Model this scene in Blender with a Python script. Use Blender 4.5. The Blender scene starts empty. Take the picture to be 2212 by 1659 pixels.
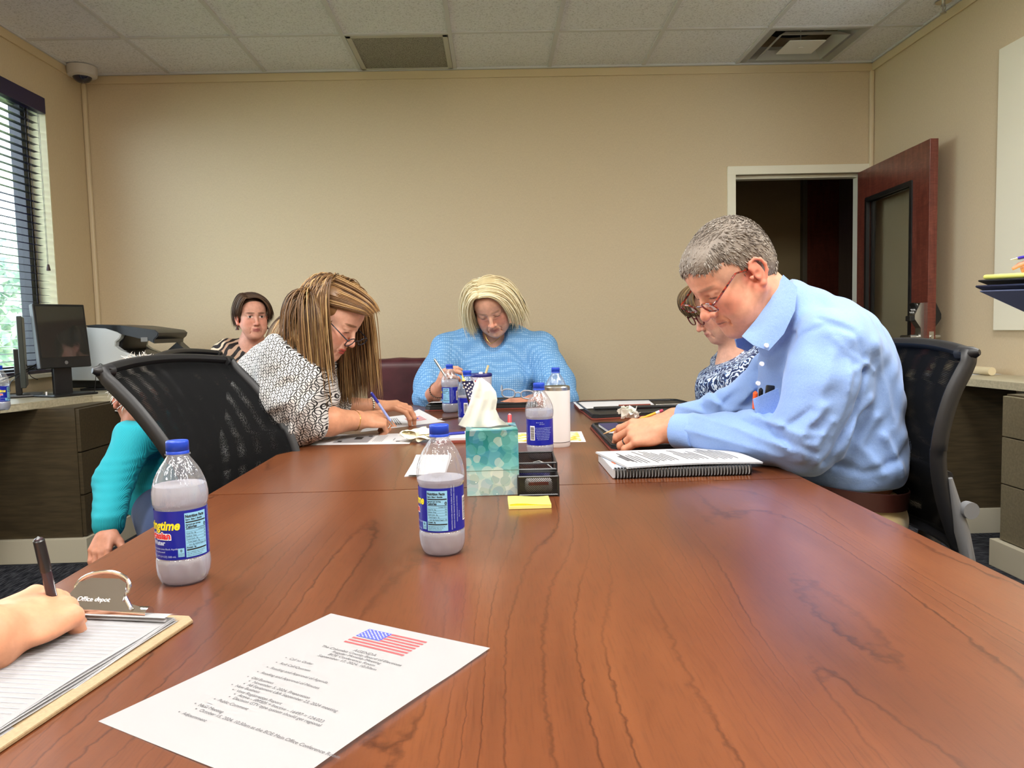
import bpy, bmesh, math, random
import numpy as np
from mathutils import Vector, Matrix, noise as mnoise
random.seed(7); rng = np.random.default_rng(7)
PI = math.pi
SC = bpy.context.scene; COL = SC.collection
# ------------------------------------------------------------------ camera
CAMZ, FPX, PITCH, YAW, ROLL = 1.062, 1661.0, 0.0731, 0.02167, -0.02423
def cam_axes():
    f = np.array([math.sin(YAW)*math.cos(PITCH), math.cos(YAW)*math.cos(PITCH), -math.sin(PITCH)])
    r = np.array([math.cos(YAW), -math.sin(YAW), 0.0]); u = np.cross(r, f)
    return r*math.cos(ROLL)+u*math.sin(ROLL), -r*math.sin(ROLL)+u*math.cos(ROLL), f
CR, CU, CF = cam_axes()
cam = bpy.data.objects.new('camera', bpy.data.cameras.new('camera')); COL.objects.link(cam)
cam.data.sensor_width = 36; cam.data.lens = FPX/2212*36; cam.data.clip_start = .02; cam.data.clip_end = 200
M4 = Matrix.Identity(4)
for i in range(3):
    M4[i][0] = CR[i]; M4[i][1] = CU[i]; M4[i][2] = -CF[i]
M4[2][3] = CAMZ
cam.matrix_world = M4; SC.camera = cam
CAM = np.array([0, 0, CAMZ])
def ray(px, py):
    d = CF + CR*(px-1106)/FPX - CU*(py-829.5)/FPX
    return d
def at(px, py, Y):                       # the point of the room at depth Y
    d = ray(px, py); return Vector(CAM + d*(Y/d[1]))
def onz(px, py, z):                      # on a level surface
    d = ray(px, py); return Vector(CAM + d*((z-CAMZ)/d[2]))
def onx(px, py, X):
    d = ray(px, py); return Vector(CAM + d*(X/d[0]))
TZ = 0.74                                # table top
XL, XR, YW, CZ = -2.612, 2.543, 5.15, 2.752
YB = -1.9                                # wall behind the camera
# ------------------------------------------------------------------ view
SC.view_settings.view_transform = 'Standard'; SC.view_settings.look = 'None'
SC.view_settings.gamma = 1; SC.view_settings.use_curve_mapping = False
SC.view_settings.exposure = 0.38
try:
    SC.cycles.use_denoising = True; SC.cycles.max_bounces = 10; SC.cycles.transmission_bounces = 10
    SC.cycles.transparent_max_bounces = 24; SC.cycles.diffuse_bounces = 5; SC.cycles.sample_clamp_indirect = 6
    SC.cycles.caustics_reflective = False; SC.cycles.caustics_refractive = False
except Exception: pass
# ------------------------------------------------------------------ world: bright overcast-white morning sky
wd = bpy.data.worlds.new('sky'); SC.world = wd; wd.use_nodes = True
wn, wl = wd.node_tree.nodes, wd.node_tree.links
bg = wn['Background']; bg.inputs[0].default_value = (.74, .86, 1.0, 1); bg.inputs[1].default_value = 9.0
# ------------------------------------------------------------------ lights the room has: ceiling troffers
TROFFERS = [(-1.43, 1.8), (1.62, 1.8), (-1.43, -.65), (1.62, -.65), (.1, .6)]
for i, (lx, ly) in enumerate(TROFFERS):
    L = bpy.data.lights.new('troffer_light', 'AREA'); L.shape = 'RECTANGLE'; L.size = .52; L.size_y = 1.1
    L.energy = 38; L.color = (1.0, .975, .93)
    o = bpy.data.objects.new('troffer_light', L); COL.objects.link(o); o.location = (lx, ly, CZ-.03)
# late-morning sun on the house front and trees; it stays outside (comes over the roof)
L = bpy.data.lights.new('sun', 'SUN'); L.energy = 6; L.angle = .01; L.color = (1, .95, .85)
o = bpy.data.objects.new('sun', L); COL.objects.link(o); o.rotation_euler = (math.radians(30), math.radians(38), 0)
# ------------------------------------------------------------------ materials
MATS = {}
def s2l(c):
    return tuple(((x/255)/12.92 if x/255 <= .04045 else ((x/255+.055)/1.055)**2.4) for x in c)
class NT:
    def __init__(s, name):
        s.m = bpy.data.materials.new(name); s.m.use_nodes = True; s.t = s.m.node_tree; s.n = s.t.nodes; s.l = s.t.links
        s.b = s.n['Principled BSDF']; s.out = s.n['Material Output']; MATS[name] = s.m
    def node(s, typ, **kw):
        nd = s.n.new(typ)
        for k, v in kw.items():
            if k.startswith('i_'):
                key = k[2:]; key = int(key) if key.isdigit() else key.replace('_', ' ')
                nd.inputs[key].default_value = v
            else: setattr(nd, k, v)
        return nd
    def link(s, a, b): s.l.new(a, b)
    def obj(s, scale=(1, 1, 1), rot=(0, 0, 0), uv=False):
        tc = s.node('ShaderNodeTexCoord'); mp = s.node('ShaderNodeMapping')
        mp.inputs['Scale'].default_value = scale; mp.inputs['Rotation'].default_value = rot
        s.link(tc.outputs['UV' if uv else 'Object'], mp.inputs[0]); return mp.outputs[0]
    def noise(s, vec, scale, detail=3, rough=.55, dist=0):
        n = s.node('ShaderNodeTexNoise'); n.inputs['Scale'].default_value = scale; n.inputs['Detail'].default_value = detail
        n.inputs['Roughness'].default_value = rough; n.inputs['Distortion'].default_value = dist; s.link(vec, n.inputs['Vector']); return n.outputs['Fac']
    def ramp(s, fac, stops, interp='LINEAR'):
        r = s.node('ShaderNodeValToRGB'); r.color_ramp.interpolation = interp; e = r.color_ramp.elements
        while len(e) < len(stops): e.new(.5)
        for i, (p, c) in enumerate(stops):
            e[i].position = p; e[i].color = (*c, 1) if len(c) == 3 else c
        s.link(fac, r.inputs[0]); return r.outputs[0]
    def bump(s, h, strength=.3, dist=.002):
        b = s.node('ShaderNodeBump'); b.inputs['Strength'].default_value = strength; b.inputs['Distance'].default_value = dist
        s.link(h, b.inputs['Height']); s.link(b.outputs[0], s.b.inputs['Normal']); return b
    def math(s, op, a, b=0.0, c=None):
        m = s.node('ShaderNodeMath', operation=op)
        for i, x in enumerate((a, b) if c is None else (a, b, c)):
            if isinstance(x, (int, float)): m.inputs[i].default_value = x
            else: s.link(x, m.inputs[i])
        return m.outputs[0]
    def mix(s, fac, a, b, blend='MIX'):
        m = s.node('ShaderNodeMix', data_type='RGBA', blend_type=blend)
        for i, x in ((0, fac), (6, a), (7, b)):
            if isinstance(x, (int, float)): m.inputs[i].default_value = x
            elif isinstance(x, tuple): m.inputs[i].default_value = (*x, 1) if len(x) == 3 else x
            else: s.link(x, m.inputs[i])
        return m.outputs[2]
    def col(s, c):
        if isinstance(c, tuple): s.b.inputs['Base Color'].default_value = (*c, 1)
        else: s.link(c, s.b.inputs['Base Color'])
    def schlick(s, top=.75, base=.04, pw=4):
        lw = s.node('ShaderNodeLayerWeight'); lw.inputs[0].default_value = .5
        return s.math('ADD', s.math('MULTIPLY', s.math('POWER', lw.outputs['Facing'], float(pw)), top), base)
    def set(s, **kw):
        for k, v in kw.items():
            k = {'rough': 'Roughness', 'metal': 'Metallic', 'spec': 'Specular IOR Level', 'trans': 'Transmission Weight', 'ior': 'IOR', 'alpha': 'Alpha', 'coat': 'Coat Weight', 'sheen': 'Sheen Weight', 'sss': 'Subsurface Weight', 'coatr': 'Coat Roughness'}[k]
            if isinstance(v, (int, float)): s.b.inputs[k].default_value = v
            else: s.link(v, s.b.inputs[k])
def mat(name, rgb, rough=.5, var=0, vscale=8, bump=0, bscale=200, **kw):
    """plain material; rgb in sRGB 0..255"""
    if name in MATS: return MATS[name]
    t = NT(name); c = s2l(rgb)
    if var:
        f = t.noise(t.obj(), vscale)
        t.col(t.ramp(f, [(.3, tuple(x*(1-var) for x in c)), (.7, tuple(min(1, x*(1+var)) for x in c))]))
    else: t.col(c)
    t.set(rough=rough, **kw)
    if bump: t.bump(t.noise(t.obj(), bscale, 2), bump)
    return t.m
# ------------------------------------------------------------------ mesh helpers
def tag(o, label=None, cat=None, group=None, kind=None):
    if label: o['label'] = label
    if cat: o['category'] = cat
    if group: o['group'] = group
    if kind: o['kind'] = kind
    return o
def link(name, me, m=None, parent=None, smooth=False):
    o = bpy.data.objects.new(name, me); COL.objects.link(o)
    if m is not None:
        for x in (m if isinstance(m, (list, tuple)) else [m]): me.materials.append(x)
    if smooth:
        for p in me.polygons: p.use_smooth = True
    if parent is not None: o.parent = parent; o.matrix_parent_inverse = parent.matrix_basis.inverted()
    return o
def root(name, loc, label, cat, group=None, rz=0, rot=None):
    o = bpy.data.objects.new(name, None); COL.objects.link(o); o.location = loc
    o.rotation_euler = rot if rot else (0, 0, rz); o.empty_display_size = .05
    return tag(o, label, cat, group)
def part(o, parent):
    o.parent = parent; return o            # part built in the parent's local frame
class MB:
    """collects shapes into one mesh"""
    def __init__(s): s.bm = bmesh.new(); s.uv = None
    def _xf(s, vs, M):
        if M is not None: bmesh.ops.transform(s.bm, matrix=M, verts=vs)
    def box(s, c, size, rot=None, bev=0, seg=2):
        r = bmesh.ops.create_cube(s.bm, size=1); vs = r['verts']
        M = Matrix.Translation(c) @ (rot.to_4x4() if rot is not None else Matrix.Identity(4)) @ Matrix.Diagonal((*size, 1))
        s._xf(vs, M)
        if bev:
            es = list({e for v in vs for e in v.link_edges})
            bmesh.ops.bevel(s.bm, geom=es, offset=bev, segments=seg, affect='EDGES', profile=.5)
        return s
    def b2(s, x0, x1, y0, y1, z0, z1, bev=0, seg=2):
        return s.box(((x0+x1)/2, (y0+y1)/2, (z0+z1)/2), (x1-x0, y1-y0, z1-z0), bev=bev, seg=seg)
    def cyl(s, a, b, r, r2=None, n=24, caps=True):
        a, b = Vector(a), Vector(b); d = b-a; r2 = r if r2 is None else r2
        res = bmesh.ops.create_cone(s.bm, cap_ends=caps, segments=n, radius1=r, radius2=r2, depth=d.length)
        s._xf(res['verts'], Matrix.Translation((a+b)/2) @ d.to_track_quat('Z', 'Y').to_matrix().to_4x4()); return s
    def sph(s, c, r, n=16, sc=(1, 1, 1), rot=None):
        res = bmesh.ops.create_uvsphere(s.bm, u_segments=n*2, v_segments=n, radius=1)
        s._xf(res['verts'], Matrix.Translation(c) @ (rot.to_4x4() if rot is not None else Matrix.Identity(4)) @ Matrix.Diagonal((r*sc[0], r*sc[1], r*sc[2], 1))); return s
    def tube(s, pts, r, n=8, closed=False, caps=True):
        pts = [Vector(p) for p in pts]; m = len(pts)
        rs = r if isinstance(r, (list, tuple, np.ndarray)) else [r]*m
        prev = None; rings = []
        for i, p in enumerate(pts):
            t = (pts[(i+1) % m]-pts[i-1]) if closed else (pts[min(i+1, m-1)]-pts[max(i-1, 0)])
            if t.length < 1e-9: t = Vector((0, 0, 1))
            t.normalize()
            if prev is None: u = t.orthogonal().normalized()
            else:
                u = prev - t*prev.dot(t); u = u.normalized() if u.length > 1e-6 else t.orthogonal().normalized()
            prev = u; w = t.cross(u)
            rings.append([s.bm.verts.new(p+(u*math.cos(2*PI*k/n)+w*math.sin(2*PI*k/n))*rs[i]) for k in range(n)])
        for i in range(m if closed else m-1):
            A, B = rings[i], rings[(i+1) % m]
            for k in range(n): s.bm.faces.new((A[k], A[(k+1) % n], B[(k+1) % n], B[k]))
        if not closed and caps:
            s.bm.faces.new(rings[0][::-1]); s.bm.faces.new(rings[-1])
        return s
    def lathe(s, prof, n=48, M=None, rad=None, cap=False):
        """prof [(r,z)]; rad(theta, z, r)->r"""
        rings = []
        for (r, z) in prof:
            if r < 1e-6: rings.append([s.bm.verts.new((0, 0, z))]); continue
            rings.append([s.bm.verts.new(((rad(2*PI*k/n, z, r) if rad else r)*math.cos(2*PI*k/n), (rad(2*PI*k/n, z, r) if rad else r)*math.sin(2*PI*k/n), z)) for k in range(n)])
        for A, B in zip(rings, rings[1:]):
            for k in range(n):
                k2 = (k+1) % n
                if len(A) == 1: s.bm.faces.new((A[0], B[k2], B[k])) if len(B) > 1 else None
                elif len(B) == 1: s.bm.faces.new((A[k], A[k2], B[0]))
                else: s.bm.faces.new((A[k], A[k2], B[k2], B[k]))
        if M is not None: s._xf([v for R_ in rings for v in R_], M)
        return s
    def prism(s, outline, z0, z1, M=None, bev=0):
        """outline [(x,y)] extruded in z"""
        A = [s.bm.verts.new((x, y, z0)) for x, y in outline]; B = [s.bm.verts.new((x, y, z1)) for x, y in outline]
        n = len(outline); f = [s.bm.faces.new(A[::-1]), s.bm.faces.new(B)]
        for i in range(n): s.bm.faces.new((A[i], A[(i+1) % n], B[(i+1) % n], B[i]))
        if M is not None: s._xf(A+B, M)
        if bev: bmesh.ops.bevel(s.bm, geom=list({e for x in f for e in x.edges}), offset=bev, segments=2, affect='EDGES')
        return s
    def grid(s, fn, nu, nv):
        V = [[s.bm.verts.new(fn(i/nu, j/nv)) for j in range(nv+1)] for i in range(nu+1)]
        for i in range(nu):
            for j in range(nv): s.bm.faces.new((V[i][j], V[i+1][j], V[i+1][j+1], V[i][j+1]))
        return s
    def done(s, name, m=None, parent=None, smooth=False, local=True, sharp=40):
        bmesh.ops.recalc_face_normals(s.bm, faces=s.bm.faces)
        me = bpy.data.meshes.new(name); s.bm.to_mesh(me); s.bm.free()
        o = bpy.data.objects.new(name, me); COL.objects.link(o)
        if m is not None:
            for x in (m if isinstance(m, (list, tuple)) else [m]): me.materials.append(x)
        if smooth:
            for p in me.polygons: p.use_smooth = True
            try: me.set_sharp_from_angle(angle=math.radians(sharp))
            except Exception: pass
        if parent is not None:
            o.parent = parent
            if not local: o.matrix_parent_inverse = parent.matrix_basis.inverted()
        return o
def rotz(a): return Matrix.Rotation(a, 3, 'Z')
def copy_thing(r0, loc=None, rz=None, label=None, group=None):
    r = r0.copy(); COL.objects.link(r)
    if loc is not None: r.location = loc
    if rz is not None: r.rotation_euler = (0, 0, rz)
    if label: r['label'] = label
    if group: r['group'] = group
    for ch in list(r0.children):
        c = ch.copy(); COL.objects.link(c); c.parent = r
        for g in list(ch.children):
            d = g.copy(); COL.objects.link(d); d.parent = c
    return r
def text_mesh(body, size, extrude=0, bold=0, align='LEFT', shear=0, spacing=1, linespace=1):
    cu = bpy.data.curves.new('lettering', 'FONT'); cu.body = body; cu.size = size; cu.extrude = extrude; cu.offset = bold
    cu.align_x = align; cu.shear = shear; cu.space_character = spacing; cu.resolution_u = 3; cu.space_line = linespace
    o = bpy.data.objects.new('lettering', cu); COL.objects.link(o)
    bpy.context.view_layer.update()
    me = bpy.data.meshes.new_from_object(o.evaluated_get(bpy.context.evaluated_depsgraph_get()))
    bpy.data.objects.remove(o); bpy.data.curves.remove(cu)
    me.materials.clear(); return me
# ------------------------------------------------------------------ distance-field modelling: smooth unions -> one continuous surface
def V3(p): return np.array([p[0], p[1], p[2]], dtype=np.float64)
class Field:
    def __init__(s): s.ops = []
    def add(s, fn, k=.01, op='+'): s.ops.append((fn, k, op)); return s
    def ball(s, c, r, k=.01, op='+'):
        c = V3(c); return s.add(lambda p: np.linalg.norm(p-c, axis=-1)-r, k, op)
    def cone(s, a, b, r1, r2=None, k=.01, op='+'):
        a, b = V3(a), V3(b); r2 = r1 if r2 is None else r2; ab = b-a; L2 = max(1e-12, ab @ ab)
        def f(p):
            t = np.clip(((p-a) @ ab)/L2, 0, 1); return np.linalg.norm(p-a-t[..., None]*ab, axis=-1)-(r1+(r2-r1)*t)
        return s.add(f, k, op)
    def chain(s, pts, rs, k=.01, op='+'):
        for i in range(len(pts)-1): s.cone(pts[i], pts[i+1], rs[i], rs[i+1], k, op)
        return s
    def ell(s, c, r, k=.01, op='+', M=None, frame=None):
        """ellipsoid, axes along the columns of frame (3x3)"""
        c = V3(c); r = np.array(r, float); F = None if frame is None else np.array(frame, float)
        def f(p):
            q = p-c
            if F is not None: q = q @ F
            k0 = np.linalg.norm(q/r, axis=-1); k1 = np.linalg.norm(q/(r*r), axis=-1)
            return np.where(k1 > 1e-9, k0*(k0-1)/np.maximum(k1, 1e-9), -r.min())
        return s.add(f, k, op)
    def plane(s, pt, n, k=.004, op='-'):
        """op '-' removes the side the normal points to"""
        pt = V3(pt); n = V3(n); n = n/np.linalg.norm(n)
        return s.add(lambda p: -((p-pt) @ n), k, op)
    def mesh(s, lo, hi, h, B=8):
        lo = np.array(lo, float); hi = np.array(hi, float); nb = np.ceil((hi-lo)/(h*B)).astype(int)+1
        gi = np.stack(np.meshgrid(*[np.arange(n) for n in nb], indexing='ij'), -1).reshape(-1, 3)
        cen = lo+(gi+.5)*B*h; R = h*B*.87
        # coarse pass
        d = np.full(len(gi), 9.0)
        for fn, k, op in s.ops:
            if op == '+': d = np.minimum(d, fn(cen)-k*.5)
        keep = np.abs(d) < R*1.6+.032
        keep = keep | ((d < 0) & (d > -.09))
        for fn, k, op in s.ops:
            if op == '-': keep = keep | ((d < R) & (np.abs(fn(cen)) < R*1.6+.004))
        gi = gi[keep]; cen = cen[keep]
        ax = np.arange(B+1); loc = np.stack(np.meshgrid(ax, ax, ax, indexing='ij'), -1).reshape(-1, 3)
        F = np.full((len(gi), (B+1)**3), .08)
        base = lo+gi*B*h
        for fn, k, op in s.ops:
            if op == 'd': sel = np.arange(len(gi))
            else: sel = np.nonzero(fn(cen) < R*1.5+2*k+h+.01)[0]
            if not len(sel): continue
            for st in range(0, len(sel), 1500):
                q = sel[st:st+1500]
                P = base[q][:, None, :]+loc[None]*h
                v = fn(P); c = F[q]
                if op == '+':
                    w = np.clip(.5+.5*(c-v)/k, 0, 1); F[q] = c+(v-c)*w-k*w*(1-w)
                elif op == '-':
                    v = -v; w = np.clip(.5-.5*(c-v)/k, 0, 1); F[q] = c+(v-c)*w+k*w*(1-w)
                elif op == 'd': F[q] = c+k*v     # displacement (folds)
        F = F.reshape(len(gi), B+1, B+1, B+1); N = nb*B+1
        S = F < 0
        c8 = [S[:, i:B+i, j:B+j, k_:B+k_] for i in (0, 1) for j in (0, 1) for k_ in (0, 1)]
        tot = sum(c.astype(np.int8) for c in c8); act = (tot > 0) & (tot < 8)
        bi, ci, cj, ck = np.nonzero(act)
        g = gi[bi]*B+np.stack([ci, cj, ck], -1)
        acc = np.zeros((len(bi), 3)); cnt = np.zeros(len(bi))
        corner = [(i, j, k_) for i in (0, 1) for j in (0, 1) for k_ in (0, 1)]
        for a in range(8):
            for axis in range(3):
                if corner[a][axis]: continue
                b = list(corner[a]); b[axis] = 1
                fa = F[bi, ci+corner[a][0], cj+corner[a][1], ck+corner[a][2]]; fb = F[bi, ci+b[0], cj+b[1], ck+b[2]]
                m = (fa < 0) != (fb < 0); t = np.where(m, fa/np.where(m, fa-fb, 1), 0)
                pos = np.tile(np.array(corner[a], float), (len(bi), 1)); pos[:, axis] += t
                acc += pos*m[:, None]; cnt += m
        verts = lo+(g+acc/np.maximum(cnt, 1)[:, None])*h
        ids = (g[:, 0]*N[1]+g[:, 1])*N[2]+g[:, 2]; order = np.argsort(ids); ids = ids[order]; verts = verts[order]
        ids, ui = np.unique(ids, return_index=True); verts = verts[ui]
        quads = []
        for axis in range(3):
            sl0 = [slice(None), slice(0, B), slice(0, B), slice(0, B)]; sl1 = list(sl0); sl1[axis+1] = slice(1, B+1)
            A = S[tuple(sl0)]; Bq = S[tuple(sl1)]; m = A != Bq
            b_, i_, j_, k_ = np.nonzero(m); flip = A[b_, i_, j_, k_]
            e = gi[b_]*B+np.stack([i_, j_, k_], -1); o1, o2 = [(1, 2), (2, 0), (0, 1)][axis]
            cell = []
            for da, db in ((1, 1), (0, 1), (0, 0), (1, 0)):
                c = e.copy(); c[:, o1] -= da; c[:, o2] -= db
                cell.append((c[:, 0]*N[1]+c[:, 1])*N[2]+c[:, 2])
            idx = np.stack([np.searchsorted(ids, c) for c in cell], -1)
            ok = (idx < len(ids)).all(1); idx = np.minimum(idx, len(ids)-1)
            for q in range(4): ok &= ids[idx[:, q]] == cell[q]
            q = idx[ok]; fl = flip[ok]; q[~fl] = q[~fl][:, ::-1]; quads.append(q)
        quads = np.concatenate(quads)
        return verts, quads
def relax(v, q, it=2, lam=.5):
    e = np.concatenate([q[:, [0, 1]], q[:, [1, 2]], q[:, [2, 3]], q[:, [3, 0]]]); e = np.concatenate([e, e[:, ::-1]])
    for _ in range(it):
        acc = np.zeros_like(v); c = np.zeros(len(v)); np.add.at(acc, e[:, 0], v[e[:, 1]]); np.add.at(c, e[:, 0], 1)
        v = v+lam*(acc/np.maximum(c, 1)[:, None]-v)
    return v
def np_object(name, parts_, mats, parent=None, colfn=None, uvfn=None):
    """parts_: list of (verts, quads, material index)"""
    vs, fs, mi, off = [], [], [], 0
    for v, q, m in parts_:
        vs.append(v); fs.append(q+off); mi.append(np.full(len(q), m)); off += len(v)
    v = np.concatenate(vs); f = np.concatenate(fs); mi = np.concatenate(mi)
    me = bpy.data.meshes.new(name); me.vertices.add(len(v)); me.vertices.foreach_set('co', v.astype(np.float32).ravel())
    me.loops.add(f.size); me.loops.foreach_set('vertex_index', f.astype(np.int32).ravel())
    me.polygons.add(len(f)); me.polygons.foreach_set('loop_start', (np.arange(len(f))*f.shape[1]).astype(np.int32))
    me.polygons.foreach_set('loop_total', np.full(len(f), f.shape[1], dtype=np.int32))
    for m in mats: me.materials.append(m)
    me.polygons.foreach_set('material_index', mi.astype(np.int32)); me.polygons.foreach_set('use_smooth', np.ones(len(f), dtype=bool))
    me.update(calc_edges=True); me.validate()
    if colfn is not None:
        ca = me.color_attributes.new('tone', 'FLOAT_COLOR', 'POINT'); c = colfn(v); ca.data.foreach_set('color', np.concatenate([c, np.ones((len(c), 1))], 1).astype(np.float32).ravel())
    if uvfn is not None:
        ul = me.uv_layers.new(name='uv'); u = uvfn(v)[f.ravel()]; ul.data.foreach_set('uv', u.astype(np.float32).ravel())
    o = bpy.data.objects.new(name, me); COL.objects.link(o)
    if parent is not None: o.parent = parent; o.matrix_parent_inverse = parent.matrix_basis.inverted()
    return o
# ================================================================== THE ROOM
def wall_mat():
    t = NT('wall_vinyl'); v = t.obj((1, 1, 1))
    tc = t.node('ShaderNodeTexCoord')
    w1 = t.noise(t.obj((90, 90, 900)), 1, 2); w2 = t.noise(t.obj((700, 700, 60)), 1, 2)
    f = t.math('MULTIPLY', t.math('ADD', w1, w2), .5)
    t.col(t.ramp(f, [(.35, s2l((202, 184, 154))), (.65, s2l((216, 199, 168)))])); t.set(rough=.62, spec=.3)
    t.bump(f, .25, .001); return t.m
WALL = wall_mat()
TRIMW = mat('cream_trim', (238, 234, 214), .4)
TRIMB = mat('wall_trim', (210, 192, 158), .5)
def wall(name, c, size, m=WALL): 
    o = MB().box(c, size).done(name, m); o['kind'] = 'structure'; return o
def struct(o): o['kind'] = 'structure'; return o
# back wall with a door opening
DX0, DX1, DZ = 1.625, 2.49, 2.035
mb = MB(); mb.b2(XL-.1, DX0, YW, YW+.12, 0, CZ+.36); mb.b2(DX1, XR+.1, YW, YW+.12, 0, CZ+.36); mb.b2(DX0, DX1, YW, YW+.12, DZ, CZ+.36)
struct(mb.done('wall_back', WALL))
# left wall with a window opening
WY0, WY1, WZ0, WZ1 = 2.1, 4.71, .86, 2.475
mb = MB(); mb.b2(XL-.2, XL, YB, WY0, 0, CZ+.36); mb.b2(XL-.2, XL, WY1, YW+.12, 0, CZ+.36); mb.b2(XL-.2, XL, WY0, WY1, 0, WZ0); mb.b2(XL-.2, XL, WY0, WY1, WZ1, CZ+.36)
struct(mb.done('wall_left', WALL))
# right wall with a pass-through window
SY0, SY1, SZ0, SZ1 = 2.35, 3.59, 1.19, 2.17
mb = MB(); mb.b2(XR, XR+.14, YB, SY0, 0, CZ+.36); mb.b2(XR, XR+.14, SY1, YW+.12, 0, CZ+.36); mb.b2(XR, XR+.14, SY0, SY1, 0, SZ0); mb.b2(XR, XR+.14, SY0, SY1, SZ1, CZ+.36)
struct(mb.done('wall_right', WALL))
wall('wall_rear', (0, YB-.05, 1.55), (XR-XL+.5, .1, 3.15))
# floor: dark carpet tiles
t = NT('carpet'); v = t.obj(); ch = t.node('ShaderNodeTexChecker'); ch.inputs['Scale'].default_value = 1/.6
t.link(v, ch.inputs[0])
n1 = t.noise(t.obj((14, 160, 1)), 1, 3); n2 = t.noise(t.obj((160, 14, 1)), 1, 3)
f = t.mix(ch.outputs['Fac'], n1, n2)
t.col(t.ramp(f, [(.38, s2l((22, 24, 30))), (.5, s2l((46, 48, 56))), (.62, s2l((84, 86, 92)))])); t.set(rough=.95, spec=.1); t.bump(t.noise(t.obj(), 600, 2), .5, .003)
struct(MB().b2(XL-.1, XR+.1, YB-.1, YW+.1, -.1, 0).done('floor', t.m))
# ceiling: acoustic tiles in a tee grid
t = NT('ceiling_tile'); v = t.obj(); a = t.noise(v, 260, 3, .7); b = t.noise(v, 90, 3, .6)
f = t.math('MULTIPLY', a, b)
t.col(t.ramp(f, [(.14, s2l((194, 196, 204))), (.24, s2l((236, 238, 246)))])); t.set(rough=.95, spec=.05); t.bump(f, .5, .004)
CT = t.m
GX = [-.209+.613*k for k in range(-4, 5)]; GY = [4.53-.612*k for k in range(0, 11)]
DIF = (GX[7], GX[8], GY[0], YW)            # supply diffuser cell is open
RET = (GX[3], GX[4], GY[0], YW)
mb = MB()
mb.b2(XL-.1, XR+.1, YB-.1, GY[0], CZ, CZ+.02)
for x0, x1 in ((XL-.1, RET[0]), (RET[1], DIF[0]), (DIF[1], XR+.1)): mb.b2(x0, x1, GY[0], YW+.1, CZ, CZ+.02)
mb.b2(XL-.1, XR+.1, YB-.1, YW+.1, CZ+.34, CZ+.36)
struct(mb.done('ceiling', CT))
GM = mat('ceiling_grid_paint', (206, 208, 214), .45)
mb = MB()
for x in GX: mb.b2(x-.012, x+.012, YB, YW, CZ-.008, CZ+.004)
for y in GY: mb.b2(XL, XR, y-.012, y+.012, CZ-.0075, CZ+.004)
mb.b2(XL, XR, YW-.028, YW-.001, CZ-.012, CZ+.004); mb.b2(XL, XL+.022, YB, YW, CZ-.012, CZ+.004); mb.b2(XR-.022, XR, YB, YW, CZ-.012, CZ+.004)
struct(mb.done('trim_1', GM))
mb = MB(); mb.b2(XL, XR, YW-.012, YW, CZ-.062, CZ-.012, bev=.003); mb.b2(XL, XL+.012, YB, YW, CZ-.062, CZ-.012, bev=.003); mb.b2(XR-.012, XR, YB, YW, CZ-.062, CZ-.012, bev=.003)
struct(mb.done('trim_2', TRIMB))
CORN = mat('corner_trim_paint', (220, 204, 174), .45)
mb = MB(); mb.b2(XL+.001, XL+.028, YW-.028, YW-.001, 0, CZ-.062, bev=.008); struct(mb.done('trim_3', CORN, smooth=True))
mb = MB(); mb.b2(XR-.028, XR-.001, YW-.028, YW-.001, 0, CZ-.062, bev=.008); struct(mb.done('trim_4', CORN, smooth=True))
BBM = mat('baseboard_vinyl', (60, 52, 48), .5)
for nm, a in (('back', (XL, DX0-.06, YW-.012, YW, 0, .1)), ('left', (XL, XL+.012, YB, YW, 0, .1)), ('right', (XR-.012, XR, YB, YW, 0, .1))):
    struct(MB().b2(*a).done('baseboard_'+nm, BBM))
# ---- door frame (casing + reveal)
mb = MB(); cw = .055
mb.b2(DX0-cw, DX0, YW-.016, YW+.13, 0, DZ+cw, bev=.002); mb.b2(DX1, DX1+.045, YW-.016, YW+.13, 0, DZ+cw, bev=.002)
mb.b2(DX0-cw, DX1+.045, YW-.017, YW+.13, DZ, DZ+cw, bev=.002); mb.b2(DX0, DX1, YW+.05, YW+.12, DZ-.018, DZ); mb.b2(DX0, DX0+.018, YW+.05, YW+.12, 0, DZ)
mb.b2(DX1-.018, DX1, YW+.05, YW+.12, 0, DZ)
struct(mb.done('trim_5', TRIMW))
# ---- door leaf, opened into the room
def cherry(name, c1, c2, c3, sc=1, rough=.32):
    t = NT(name); v = t.obj((14*sc, 14*sc, 2.2*sc)); w = t.noise(v, 2, 5, .6, 1.2); w2 = t.noise(t.obj((3, 3, 14)), 3, 3, .5, 2.5)
    f = t.math('ADD', t.math('MULTIPLY', w, .6), t.math('MULTIPLY', w2, .4))
    t.col(t.ramp(f, [(.3, s2l(c1)), (.5, s2l(c2)), (.7, s2l(c3))])); t.set(rough=rough, coat=.25, coatr=.2); return t.m
DOORW = cherry('door_cherry', (82, 34, 28), (106, 50, 40), (132, 72, 58))
hinge = Vector((DX1-.004, YW-.012, 0)); free = Vector((2.437, 4.2, 0)); dv = free-hinge; dl = dv.length
door = bpy.data.objects.new('door_1', None); COL.objects.link(door); door.location = hinge
door.rotation_euler = (0, 0, math.atan2(dv.y, dv.x)); door['kind'] = 'structure'
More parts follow.
